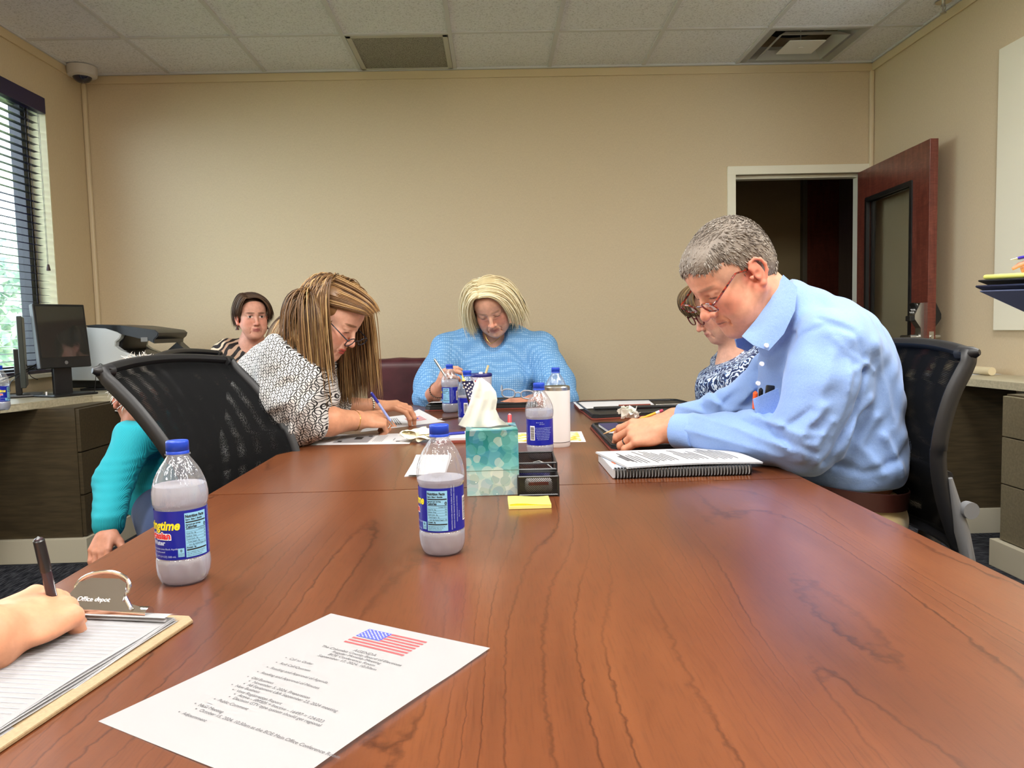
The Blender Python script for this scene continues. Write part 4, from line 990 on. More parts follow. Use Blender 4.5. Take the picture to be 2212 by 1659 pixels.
def crumple(name, c, sz, label, cat='tissue', seed=1, m=None, flat=.7):
    rg = np.random.default_rng(seed); r = root(name, c, label, cat)
    F = Field()
    # sheets crossing: thin bent flaps
    mb = MB()
    for k in range(7):
        a = rg.uniform(0, 2*PI); tl = rg.uniform(-.9, .9); R_ = Matrix.Rotation(a, 4, 'Z') @ Matrix.Rotation(tl, 4, 'X'); ph = rg.uniform(0, 6, 4); s1 = rg.uniform(.6, 1.05)
        def fn(u, v, R_=R_, ph=ph, s1=s1):
            x, y = (u-.5)*2*s1, (v-.5)*1.4*s1; z = .35*math.sin(3*x+ph[0]+2*y)+.22*math.sin(5*y+ph[1]-2*x)+.10*math.sin(9*x+ph[2])
            q = R_ @ Vector((x, y, z*.8)); q.z = max(-.75, min(q.z, .95)); return Vector((q.x*sz[0], q.y*sz[1], (q.z*.55+.42)*sz[2]*1.0))
        mb.grid(fn, 22, 18)
    for v in mb.bm.verts: v.co.z = max(.0006, v.co.z)
    mb.done('sheet_folds', m or TISS, r, smooth=True); return r
CREAM = mat('napkin_cream', (232, 226, 198), .85)
p = onz(912, 955, TZ); crumple('crumpled_napkin', (p.x, p.y+.02, TZ), (.058, .040, .050), 'crumpled cream napkin lying beside the printed sheet with a grey picture', 'napkin', 4, CREAM)
# ---- mesh desk organizer
def organizer():
    a, b = onz(1123, 1074, TZ), onz(1209, 1074, TZ); w = (b-a).length; L_ = .185
    r = root('mesh_organizer', ((a.x+b.x)/2, a.y+L_/2, TZ), 'small black wire-mesh organizer tray beside the tissue box', 'desk organizer', rz=-.02)
    t = NT('wire_mesh'); v = t.obj((1, 1, 1)); sp = t.node('ShaderNodeSeparateXYZ'); t.link(v, sp.inputs[0]); xy = t.math('ADD', sp.outputs[0], sp.outputs[1])
    p1 = t.math('FRACT', t.math('MULTIPLY', t.math('ADD', xy, sp.outputs[2]), 260.0)); p2 = t.math('FRACT', t.math('MULTIPLY', t.math('SUBTRACT', xy, sp.outputs[2]), 260.0))
    hole = t.math('MULTIPLY', t.math('GREATER_THAN', p1, .30), t.math('GREATER_THAN', p2, .30)); t.col(s2l((20, 20, 22))); t.set(rough=.4); t.link(t.math('SUBTRACT', 1.0, hole), t.b.inputs['Alpha'])
    h = .038; hb = .055; ym = -L_/2+.052
    mb = MB(); e = .0008
    mb.b2(-w/2, w/2, -L_/2-e, -L_/2+e, .003, h); mb.b2(-w/2, w/2, ym-e, ym+e, .003, h+.004); mb.b2(-w/2, w/2, L_/2-e, L_/2+e, .003, hb)
    for sx in (-1, 1): mb.b2(sx*w/2-e, sx*w/2+e, -L_/2, ym, .003, h); mb.b2(sx*w/2-e, sx*w/2+e, ym, L_/2, .003, hb)
    mb.done('mesh_walls', t.m, r)
    MB().b2(-w/2, w/2, -L_/2, L_/2, .0005, .003).done('mesh_floor', BLACKP, r)
    mb = MB(); q = .0022
    for z, y0, y1 in ((h, -L_/2, ym), (hb, ym, L_/2)):
        for sx in (-1, 1): mb.tube([(sx*w/2, y0, z), (sx*w/2, y1, z)], q, 6)
        mb.tube([(-w/2, y0, z), (w/2, y0, z)], q, 6); mb.tube([(-w/2, y1, z), (w/2, y1, z)], q, 6)
    for sx in (-1, 1):
        for y, z in ((-L_/2, h), (ym, hb), (L_/2, hb)): mb.tube([(sx*w/2, y, 0), (sx*w/2, y, z)], q, 6)
    mb.tube([(-w/2, -L_/2, .003), (w/2, -L_/2, .003)], q, 6); mb.tube([(-w/2, ym, h+.004), (w/2, ym, h+.004)], .003, 6)
    mb.done('wire_rims', BLACKP, r, smooth=True)
    c = r.location
    VB = mat('violet_blue', (44, 40, 150), .35)
    o = root('blue_usb_marker', (c.x-.012, c.y+.01, TZ+.022), 'violet-blue marker case printed with a white oval badge lying in the organizer tray', 'marker', rz=-.35, rot=(.25, 0, -.35))
    MB().b2(-.034, .030, -.012, .012, -.008, .008, bev=.003).done('body', VB, o); MB().b2(.030, .040, -.008, .008, -.006, .006, bev=.002).done('tip_cap', mat('violet_light', (120, 110, 200), .35), o)
    MB().lathe([(0, .0005), (.013, .0005), (.013, 0)], 28, M=Matrix.Translation((-.004, 0, .008)) @ Matrix.Diagonal((1, .42, 1, 1))).done('oval_badge', WHI, o)
    o = root('white_paper_clip_box', (c.x, a.y+.026, TZ+.004), 'white and red packet seen through the front mesh of the organizer', 'packet')
    MB().b2(-.026, .026, -.016, .016, 0, .026, bev=.007, seg=3).done('packet_body', WHI, o, smooth=True)
    MB().b2(-.020, .018, -.0165, -.0158, .016, .022).done('red_print', LRE, o)
    o = root('silver_scissors', (c.x+.018, c.y+.012, TZ+.034), 'thin silver hook lying across the organizer tray', 'scissors')
    mb = MB(); mb.tube([(-.022, .034, .008), (-.010, .022, .012), (.006, .006, .008), (.018, -.018, 0)], [.0012, .0016, .0016, .001], 8); mb.done('blade', STEEL, o, smooth=True)
organizer()
p0, p1 = onz(1098, 1101, TZ), onz(1192, 1099, TZ)
r = root('sticky_notes', ((p0.x+p1.x)/2, p0.y+.036, TZ), 'pad of yellow sticky notes in front of the organizer', 'sticky notes', rz=.01)
YEL = mat('sticky_yellow', (240, 230, 140), .7)
MB().b2(-.038, .038, -.036, .036, .0003, .0062, bev=.0005).done('lower_pad', YEL, r)
mb = MB(); mb.grid(lambda u, v: Vector((-.038+.076*u, -.037+.073*v, .0075+.0012*math.sin(u*5+1)+.0025*(1-v)**2*(.5+.5*math.sin(u*4)))), 14, 8); bmesh.ops.solidify(mb.bm, geom=mb.bm.faces[:], thickness=.004); mb.done('upper_pad', YEL, r, smooth=True)
# ---- tumblers
p = at(1199, 700, 2.06)
r = root('white_tumbler', (p.x, p.y, TZ), 'tall plain white insulated tumbler right of the centre', 'tumbler')
WT = mat('tumbler_white', (226, 222, 220), .35)
MB().lathe([(0, .0), (.033, .0), (.0345, .003), (.0348, .012), (.0352, .0135), (.0352, .0145), (.0366, .150), (.0366, .152)], 48).done('body', WT, r, smooth=True)
MB().lathe([(.0351, .0130), (.0356, .0134), (.0356, .0142), (.0351, .0146)], 48).done('groove', mat('groove_dark', (80, 74, 72), .5), r, smooth=True)
MB().lathe([(.0366, .152), (.0368, .160), (.034, .163), (.030, .161), (0, .160)], 48).done('steel_rim', STEEL, r, smooth=True)
p = at(1036, 700, 2.85)
r = root('patterned_tumbler', (p.x, p.y, TZ), 'grey-white patterned tumbler with a navy lid and straw, before the woman in blue', 'tumbler')
t = NT('wave_pattern'); v = t.obj(); wv = t.node('ShaderNodeTexWave', wave_type='BANDS', bands_direction='Z'); wv.inputs['Scale'].default_value = 60; wv.inputs['Distortion'].default_value = 6; wv.inputs['Detail Scale'].default_value = 1.5; t.link(v, wv.inputs[0])
t.col(t.ramp(wv.outputs['Color'], [(.4, s2l((214, 212, 220))), (.6, s2l((176, 172, 190)))])); t.set(rough=.4)
MB().lathe([(0, 0), (.030, 0), (.032, .004), (.040, .146)], 40).done('body', t.m, r, smooth=True)
MB().lathe([(.0405, .144), (.0415, .147), (.0415, .153), (.039, .156), (0, .156)], 40).done('lid', mat('navy_lid', (26, 28, 110), .35), r, smooth=True)
MB().cyl((.016, 0, .15), (.028, 0, .185), .0042, n=14).done('straw', mat('straw_cream', (214, 200, 150), .5), r, smooth=True)
MB().lathe([(0, 0), (.008, 0), (.006, .006), (0, .007)], 16, M=Matrix.Translation((.0, -.02, .156))).done('lid_vent', WHI, r, smooth=True)
# ---- small flag on a stick behind the tissue box
def stick_flag():
    Y = 1.72; tip = at(998, 806, Y); ft = at(1046, 950, Y); r = root('desk_flag', (ft.x, ft.y, TZ), 'small stars and stripes stick flag behind the tissue box', 'flag')
    b = Vector((0, 0, .002)); q = tip-Vector(r.location); GOLD = mat('gold_paint', (212, 182, 96), .3, metal=.7)
    MB().cyl(b, b+(q-b)*.86, .0022, n=10).done('stick', mat('stick_black', (30, 28, 26), .4), r, smooth=True)
    d = (q-b).normalized(); M = Matrix.Translation(b+(q-b)*.86) @ d.to_track_quat('Z', 'Y').to_matrix().to_4x4()
    L_ = (q-b).length*.14
    MB().lathe([(0, -.004), (.0042, -.002), (.0048, .002), (.003, .004), (.0052, .008), (.004, .014), (0, L_)], 12, M=M).done('spearhead', GOLD, r, smooth=True)
    MB().lathe([(0, .0), (.02, 0), (.02, .004), (.006, .008), (0, .008)], 24).done('base', mat('stick_black', (30, 28, 26), .4), r, smooth=True)
    # cloth: hangs from the upper stick to the right and down
    A = at(998, 823, Y)-Vector(r.location); dn = Vector((1, 0, .02))
    def cl(u, v, off=0): # u along fly, v down hoist
        fly = Vector((.30, 0, -.95))
        p = A+dn*(.046*v)+fly.normalized()*(.118*u); p.y += -.012+.008*math.sin(u*7+v*2)+off; p.z += .012*u*math.sin(PI*u); return p
    def patch(u0, u1, v0, v1, off=0, n=8):
        mb = MB(); mb.grid(lambda u, v: cl(u0+(u1-u0)*u, v0+(v1-v0)*v, off), n, max(1, int(n*(v1-v0)*1.5))); return mb
    patch(0, 1, 0, 1, 0, 24).done('white_cloth', WHI, r, smooth=True)
    NAVY = mat('navy_cloth', (24, 26, 78), .7); RC = mat('red_cloth', (196, 36, 44), .7)
    patch(0, .42, 0, .54, -.0006, 14).done('canton', NAVY, r, smooth=True)
    for k in range(0, 13, 2):
        patch(.42 if k < 7 else 0, 1, k/13, (k+1)/13, -.0005, 18).done('red_stripe', RC, r, smooth=True)
    mb = MB()
    for i in range(5):
        for j in range(4):
            c = cl(.05+.08*i+(.03 if j % 2 else 0), .08+.12*j, -.0014); vs = []
            for k in range(10):
                rr = .0030 if k % 2 == 0 else .0013; a = PI/2+k*PI/5; vs.append(mb.bm.verts.new(c+Vector((rr*math.cos(a), 0, rr*math.sin(a)))))
            mb.bm.faces.new(vs)
    mb.done('stars', WHI, r)
stick_flag()
def pen(a, b, r_, label, body, tipc=None, name='ballpoint_pen', cap=None, cat='pen'):
    """a writing tip, b rear end"""
    a, b = Vector(a), Vector(b); d = b-a; L_ = d.length; q = d.to_track_quat('Z', 'Y')
    o = bpy.data.objects.new(name, None); COL.objects.link(o); o.location = a; o.rotation_mode = 'QUATERNION'; o.rotation_quaternion = q; tag(o, label, cat)
    MB().lathe([(0, .022), (r_*.75, .022), (r_, .03), (r_, L_-.012), (r_*.8, L_-.002), (0, L_)], 14).done('barrel', body, o, smooth=True)
    MB().lathe([(0, 0), (.0006, .001), (.0012, .006), (r_*.75, .0225), (0, .0225)], 12).done('tip', tipc or STEEL, o, smooth=True)
    if cap is not None: MB().lathe([(r_*1.04, L_-.04), (r_*1.12, L_-.038), (r_*1.08, L_-.004), (0, L_+.001)], 14).done('cap', cap, o, smooth=True)
    return o
p = at(1098, 940, 1.66); q = at(1101, 893, 1.70)
pen((p.x, p.y, TZ), (q.x, q.y, q.z), .004, 'white pen with a red end standing up behind the tissue box', WHI, cap=LRE)
# ---- leather portfolios
BLKL = mat('black_leather', (24, 25, 28), .5, bump=.2); REDL = mat('russet_leather', (132, 62, 50), .5)
def portfolio(corners, label, inner, th=.012):
    """corners: near-left, near-right, far-right, far-left (x, y)"""
    cx = sum(c[0] for c in corners)/4; cy = sum(c[1] for c in corners)/4
    r = root('leather_portfolio', (cx, cy, TZ), label, 'portfolio', 'black portfolios on the table')
    o = [(x-cx, y-cy) for x, y in corners]
    def rnd(o, f=1.0, rr=.02):
        out = []
        for i in range(4):
            p, a, b = Vector(o[i])*f, Vector(o[i-1])*f, Vector(o[(i+1) % 4])*f; u, v = (a-p).normalized(), (b-p).normalized()
            for k in range(5): t_ = k/4; out.append(tuple((p+u*rr*(1-t_)+v*rr*t_+ (u+v)*rr*.0)))
        return out
    MB().prism(rnd(o, 1.0), .0005, .005, bev=.001).done('russet_cover', REDL, r)
    MB().prism(rnd(o, .985), .005, th, bev=.002).done('black_lining', BLKL, r)
    mb = MB(); k = rnd(o, .95); mb.tube([(x, y, th+.002) for x, y in k], .004, 8, closed=True); mb.done('zip_edge', BLACKP, r, smooth=True)
    return r, th
def flatsheet(name, corners, z, label, cat='sheet of paper', m=PAPER, curl=0, nm2='page', group=None, lift=None):
    cx = sum(c[0] for c in corners)/4; cy = sum(c[1] for c in corners)/4
    r = root(name, (cx, cy, z), label, cat, group); c = [Vector((x-cx, y-cy, 0)) for x, y in corners]
    def fn(u, v):
        p = (c[0]*(1-u)+c[1]*u)*(1-v)+(c[3]*(1-u)+c[2]*u)*v; p.z = .0004+curl*math.sin(PI*u)*math.sin(PI*v)+(lift(u, v) if lift else 0); return p
    mb = MB(); mb.grid(fn, 20, 14); mb.done(nm2, m, r, smooth=True); return r, fn
def print_on(r, fn, rects, m, name='printed_text', dz=.0006):
    mb = MB()
    for (u0, u1, v0, v1) in rects:
        n = max(1, int((u1-u0)*12)); k = max(1, int((v1-v0)*12))
        for i in range(n):
            for j in range(k):
                vs = []
                for a, b in ((i, j), (i+1, j), (i+1, j+1), (i, j+1)):
                    q = fn(u0+(u1-u0)*a/n, v0+(v1-v0)*b/k); q.z += dz; vs.append(mb.bm.verts.new(q))
                mb.bm.faces.new(vs)
    return mb.done(name, m, r)
def xy(px, py, z=TZ): p = onz(px, py, z); return (p.x, p.y)
pf, th = portfolio([(.29, 1.93), (.62, 1.915), (.63, 2.40), (.295, 2.42)], 'black zip portfolio with russet edge under the hands of the man', 0)
flatsheet('note_page', [(.33, 1.99), (.60, 1.98), (.60, 2.38), (.34, 2.38)], TZ+.0125, 'white page inside the portfolio of the man')
r = root('navy_booklet', (.345, 2.25, TZ+.0135), 'small navy blue booklet at the corner of the open portfolio of the man', 'booklet', rz=.05)
MB().b2(-.028, .028, -.075, .085, 0, .008, bev=.001).done('pages', WHI, r); MB().b2(-.029, .029, -.076, .086, .008, .0095, bev=.0005).done('navy_cover', mat('booklet_navy', (38, 40, 92), .4), r)
pf2, th = portfolio([(.325, 2.60), (.80, 2.72), (.74, 3.12), (.315, 3.12)], 'open black portfolio with russet edge in front of the woman in paisley', 0)
flatsheet('note_page', [xy(1252, 884, TZ+.013), xy(1415, 876, TZ+.013), xy(1400, 864, TZ+.013), xy(1238, 869, TZ+.013)], TZ+.0135, 'white printed pages on the portfolio beyond the white tumbler')
r = root('pen_slot_flap', (.52, 2.86, TZ+.0145), 'black leather pocket flap with two silver pens across the open portfolio', 'pocket flap', rz=.05)
MB().b2(-.16, .16, -.05, -.02, 0, .008, bev=.002).done('flap', BLKL, r); MB().b2(.07, .19, -.043, -.036, .008, .0115, bev=.001).done('silver_pen', STEEL, r); MB().b2(-.06, .06, -.005, .005, -.002, .010, bev=.001).done('russet_tab', REDL, r)
pf3, th = portfolio([(-.285, 3.03), (.17, 3.02), (.17, 3.28), (-.27, 3.28)], 'black portfolio lying flat under the arms of the woman in blue', 0, th=.020)
r, fn = flatsheet('note_page', [(-.27, 3.05), (-.16, 3.05), (-.16, 3.24), (-.25, 3.24)], TZ+.0215, 'small stack of white paper on the left corner of the farthest portfolio', lift=lambda u, v: .010*(1-v))
# ---- clear eyeglasses on that portfolio
def eyeglasses(parent_or_name, M, w=.135, lensw=.052, lensh=.036, frame_m=None, rr=.0022, temple=.13, label=None, lens=None, half=False, squareness=2.6, tdir=None):
    top = label is not None
    if top: o = root('eyeglasses', M.translation, label, 'eyeglasses'); o.rotation_mode = 'QUATERNION'; o.rotation_quaternion = M.to_quaternion()
    else:
        o = bpy.data.objects.new('eyeglasses', None); COL.objects.link(o); o.parent = parent_or_name
        o.matrix_parent_inverse = parent_or_name.matrix_basis.inverted(); o.location = M.translation; o.rotation_mode = 'QUATERNION'; o.rotation_quaternion = M.to_quaternion()
    fm = frame_m
    def ring(cx, k=28):
        out = []
        for i in range(k):
            a = 2*PI*i/k; c, s_ = math.cos(a), math.sin(a); f = (abs(c)**squareness+abs(s_)**squareness)**(-1/squareness)
            out.append(Vector((cx+lensw/2*c*f, 0, lensh/2*s_*f)))
        return out
    mb = MB(); g = w/2-lensw/2
    for sx in (-1, 1): mb.tube(ring(sx*g), rr, 8, closed=True)
    mb.tube([(-g+lensw/2, 0, .004), (0, .003, .008), (g-lensw/2, 0, .004)], rr, 8)
    mb.done('frame', fm, o, smooth=True)
    for sx in (-1, 1):
        mb = MB(); mb.tube([(sx*(w/2-.001), 0, .008), (sx*(w/2+.004), -.006, .008), (sx*(w/2+.004), -temple*.7, .006), (sx*(w/2), -temple, -.022)], [rr*1.2, rr*1.2, rr, rr*.9], 8); mb.done('temple', fm, o, smooth=True)
        mb = MB(); q = ring(sx*g); mb.bm.faces.new([mb.bm.verts.new(p*1+Vector((0, -.0003, 0))) for p in q]); mb.done('lens', lens or LENS, o)
    return o
t = NT('lens_glass'); tr = t.node('ShaderNodeBsdfTransparent'); tr.inputs[0].default_value = (.93, .95, .97, 1); gl = t.node('ShaderNodeBsdfGlossy'); gl.inputs['Roughness'].default_value = .03; 
mx = t.node('ShaderNodeMixShader'); t.link(t.schlick(.6, .07), mx.inputs[0]); t.link(tr.outputs[0], mx.inputs[1]); t.link(gl.outputs[0], mx.inputs[2]); t.link(mx.outputs[0], t.out.inputs[0]); LENS = t.m
g = at(1119, 851, 3.04)
eyeglasses(None, Matrix.Translation(g) @ Matrix.Rotation(PI-.05, 4, 'Z') @ Matrix.Rotation(-.25, 4, 'X') @ Matrix.Rotation(-.10, 4, 'Y'), w=.128, lensw=.052, lensh=.034, frame_m=mat('frame_pearl_grey', (172, 176, 186), .3), rr=.003, temple=.10, label='pearl grey eyeglasses left standing on the black portfolio')
# ---- papers of the woman at the left
lf = lambda u, v: .012*max(0, u-.72)*max(0, v-.2)*6
r, fn = flatsheet('agenda_sheet', [xy(778, 934), xy(962, 911), xy(905, 893), xy(800, 905)], TZ, 'agenda sheet being signed under the hands of the woman in the patterned blouse', lift=lf)
print_on(r, fn, [(.60, .86, .32+.07*k, .35+.07*k) for k in range(5)], REDI, 'flag_print'); print_on(r, fn, [(.70, .79, .46, .62)], BLUI, 'flag_canton_print'); print_on(r, fn, [(.3+.03*k, .312+.03*k, .2, .8) for k in range(7)], mat('print_grey', (96, 96, 100), .7), 'printed_text')
r, fn = flatsheet('printed_sheet', [xy(670, 962), xy(884, 959), xy(905, 936), xy(706, 939)], TZ, 'printed sheet with a grey map picture near the elbow of the woman', curl=.001)
print_on(r, fn, [(.20, .56, .16, .78)], mat('picture_grey', (138, 138, 142), .6), 'grey_picture'); print_on(r, fn, [(.38, .46, .42, .64), (.24, .28, .20, .30), (.50, .54, .66, .76)], INKD, 'dark_blocks', .001)
print_on(r, fn, [(.10+.018*k, .104+.018*k, .2, .8) for k in range(4)]+[(.60+.018*k, .604+.018*k, .2, .8) for k in range(6)]+[(.80, .806, .3, .5), (.84, .88, .2, .26)], INK)
r, fn = flatsheet('folded_paper', [xy(880, 1031), xy(960, 1031), xy(972, 985), xy(899, 985)], TZ, 'folded blank white paper left of the centre bottle', nm2='top_leaf', lift=lambda u, v: .005*(1-.4*v))
MB().b2(-.045, .045, -.13, .13, 0, .0012).done('lower_leaf', PAPER, r)
r, fn = flatsheet('yellow_card', [xy(1112, 957), xy(1266, 955), xy(1256, 932), xy(1110, 935)], TZ, 'white card with yellow floral print behind the white tumbler', 'card')
t = NT('yellow_floral'); f = t.noise(t.obj(), 38, 3); t.col(t.ramp(f, [(.42, s2l((240, 236, 214))), (.52, s2l((236, 214, 110))), (.62, s2l((214, 160, 40)))])); t.set(rough=.6); print_on(r, fn, [(.04, .94, .1, .9)], t.m, 'floral_print')
# things between napkin and box
r = root('note_holder', (-.125, 2.2, TZ), 'white note block with a dark red base beside the crumpled napkin', 'note block', rz=.05)
MB().b2(-.05, .05, -.045, .045, 0, .008, bev=.001).done('red_base', REDL, r); MB().b2(-.048, .048, -.042, .042, .008, .016, bev=.001).done('paper_block', PAPER, r)
a = at(958, 927, 2.25); b = at(1000, 930, 2.32)
pen((a.x-.01, 2.2, TZ+.0205), (a.x+.10, 2.24, TZ+.0205), .0042, 'blue and white pen lying on the white note block', mat('pen_blue', (40, 46, 150), .3), cap=WHI)
a = onz(945, 905, TZ+.004); pen((a.x, a.y-.02, TZ+.0045), (a.x+.12, a.y+.10, TZ+.0045), .0042, 'dark brown pen lying across behind the crumpled napkin', mat('pen_brown', (74, 52, 48), .3), cap=STEEL)
# ---- spiral-bound report with loose pages
def spiral():
    a, b = onz(1327, 1036, TZ), onz(1621, 1027, TZ); ang = math.atan2(b.y-a.y, b.x-a.x); L_ = (b-a).length
    r = root('spiral_report', a, 'thick spiral-bound report with a clear cover in front of the man', 'report', rz=ang)
    out = [(-.002, .008), (L_+.004, .008), (L_+.004, .215), (-.002, .215)]
    MB().prism(out, .0008, .0195, bev=.0008).done('page_block', PAPER, r)
    MB().prism([(x, y) for x, y in out], .0198, .0206).done('clear_cover', mat('cover_bluewhite', (214, 222, 236), .15), r)
    mb = MB()
    for k in range(6):
        vs = [mb.bm.verts.new((x, y, .0209)) for x, y in ((.012+.011*k, .06+.03*(k % 2)), (.020+.011*k, .085+.03*(k % 2)), (.016+.011*k, .115+.03*(k % 2)), (.008+.011*k, .09+.02*(k % 2)))]; mb.bm.faces.new(vs)
    mb.done('orange_cover_print', mat('print_orange', (226, 130, 100), .5), r)
    n = 44; me = None
    for i in range(n):
        x = .003+(L_-.004)*i/(n-1)
        if me is None:
            mb = MB(); pts = [(0, .004+.0115*math.cos(t_), .0118+.0112*math.sin(t_)) for t_ in np.linspace(0, 2*PI, 20, endpoint=False)]
            mb.tube(pts, .0011, 6, closed=True); mb.tube([(p[0]+.0022, p[1], p[2]) for p in pts], .0011, 6, closed=True); o = mb.done('wire_coil', mat('coil_black', (28, 28, 30), .3, metal=.4), r, smooth=True); me = o.data
        else: o = bpy.data.objects.new('wire_coil', me); COL.objects.link(o); o.parent = r
        o.location = (x, .004, 0)
    c = onz(1355, 1014, TZ+.021); d = onz(1648, 1003, TZ+.021)
    lift = lambda u, v: .0035*(1-v)*math.sin(PI*u)+.006*math.sin(PI*v)*u
    cr = [(c.x, c.y), (d.x, d.y), (d.x-.05, d.y+.21), (c.x-.04, c.y+.21)]
    for k in range(3):
        rr, fn = flatsheet('report_page', [(x+.001*k, y+.0015*k) for x, y in cr], TZ+.0222+.0012*k, ['lowest of the loose printed pages on the spiral report', 'middle one of the loose printed pages on the spiral report', 'top printed page, close-set text, loose on the spiral report'][k], lift=lift)
    rg = np.random.default_rng(5); L2 = []
    for k in range(28):
        if k in (4, 12, 13, 20): continue
        u = .12+.028*k; L2.append((u, u+.009, .12+rg.uniform(0, .1), .55+rg.uniform(0, .32)))
    print_on(rr, fn, L2, mat('print_grey', (96, 96, 100), .7)); print_on(rr, fn, [(.08, .10, .3, .62), (.105, .118, .25, .66)], INK, 'printed_heading')
spiral()
# ================================================================== DESK EQUIPMENT (left corner desk)
def monitors():
    # all-in-one computer: corners of the screen body at depth Y
    Y = 3.95; a = at(78, 655, Y-.10); b = at(190, 661, Y+.14); w = math.hypot(b.x-a.x, b.y-a.y); ang = math.atan2(b.y-a.y, b.x-a.x)
    zt = at(78, 655, Y-.10).z; zb = at(100, 797, Y-.10).z; h = zt-zb
    r = root('desktop_computer', (a.x, a.y, CTZ), 'black all-in-one computer with a dark screen on the corner desk', 'computer', rz=ang)
    tilt = Matrix.Rotation(-.10, 4, 'X'); T = Matrix.Translation((0, 0, zb-CTZ))
    def place(o): o.data.transform(T @ tilt); o.data.update()
    o = MB().b2(0, w, 0, .03, 0, h, bev=.004).done('housing', BLACKP, r); place(o)
    o = MB().b2(.012, w-.010, -.0015, .002, .055, h-.012).done('screen', mat('screen_glass', (46, 47, 44), .06, spec=.9, coat=.6), r); place(o)
    o = MB().lathe([(0, .001), (.009, .001), (.009, 0)], 20, M=Matrix.Translation((w*.5, -.001, .026)) @ Matrix.Rotation(PI/2, 4, 'X')).done('round_badge', mat('badge_grey', (110, 110, 112), .3), r); place(o)
    o = MB().b2(.03, w*.9, .03, .055, .05, h*.8, bev=.012).done('rear_housing', BLACKP, r); place(o)
    MB().b2(w*.32, w*.68, .035, .055, .0, (zb-CTZ)+h*.3, bev=.004).done('stand_neck', BLACKP, r); MB().b2(w*.08, w*.95, -.06, .14, 0, .012, bev=.005).done('stand_base', BLACKP, r)
    MB().b2(.016, .022, -.004, 0, .012, .03).done('white_sticker', WHI, r)
    # second screen, seen edge-on behind it
    c = at(62, 684, 4.0); r = root('monitor', (c.x-.05, c.y+.01, CTZ), 'second black monitor seen edge-on between the computer and the window', 'monitor', rz=2.08)
    zz = at(62, 684, 4.0).z-CTZ; MB().b2(-.16, .16, -.012, .012, .05, zz, bev=.004).done('housing', mat('monitor_charcoal', (44, 50, 46), .4), r); MB().b2(-.03, .03, .012, .04, .01, zz*.6, bev=.004).done('stand_neck', BLACKP, r); MB().b2(-.12, .12, -.08, .10, 0, .012, bev=.004).done('stand_base', BLACKP, r)
    k = onz(95, 838, CTZ); r = root('slim_black_device', (k.x+.02, k.y-.02, CTZ), 'thin black keyboard in front of the computer on the corner desk', 'keyboard', rz=ang+.05); MB().b2(-.09, .10, -.05, .04, 0, .012, bev=.004).done('keys_body', BLACKP, r)
    k = onz(166, 828, CTZ); r = root('black_docking_station', (k.x, k.y, CTZ), 'black wedge-shaped desk phone base left of the printer', 'phone', rz=ang); MB().prism([(-.10, 0), (.13, 0), (.13, .045), (-.02, .038), (-.10, .012)], -.06, .06, M=Matrix(((1, 0, 0, 0), (0, 0, -1, 0), (0, 1, 0, 0), (0, 0, 0, 1))), bev=.004).done('housing', BLACKP, r)
    # cables
    for i, (pts, lab) in enumerate(((((0, 822, 3.75), (30, 812, 3.85), (55, 800, 3.95), (82, 785, 3.95)), 'thick black cable running from the left edge up to the computer'), (((22, 846, 3.8), (24, 825, 3.85), (50, 808, 3.95), (80, 790, 3.95)), 'thin black cable looping down onto the desk near the bottle'), (((34, 822, 4.0), (34, 792, 4.0), (44, 783, 4.0), (58, 790, 4.0), (66, 812, 4.0), (82, 820, 4.0)), 'thin cable arched in front of the window glass'), (((205, 850, 4.15), (208, 806, 4.15), (216, 786, 4.15), (228, 800, 4.15), (232, 850, 4.15)), 'short cable loop rising behind the empty chair by the printer'))):
        P_ = [at(*p) for p in pts]
        for p in P_: p.z = max(p.z, CTZ+.004)
        out = []
        for j in range(len(P_)-1):
            p0, p1, p2, p3 = P_[max(j-1, 0)], P_[j], P_[j+1], P_[min(j+2, len(P_)-1)]
            for k_ in range(8):
                t_ = k_/8; out.append(.5*((2*p1)+(p2-p0)*t_+(2*p0-5*p1+4*p2-p3)*t_**2+(3*p1-p0-3*p2+p3)*t_**3))
        out.append(P_[-1]); o = MB().tube(out, .0035 if i == 0 else .0018, 6).done('power_cable', BLACKP, smooth=True); tag(o, lab, 'cable', 'cables on the corner desk')
monitors()
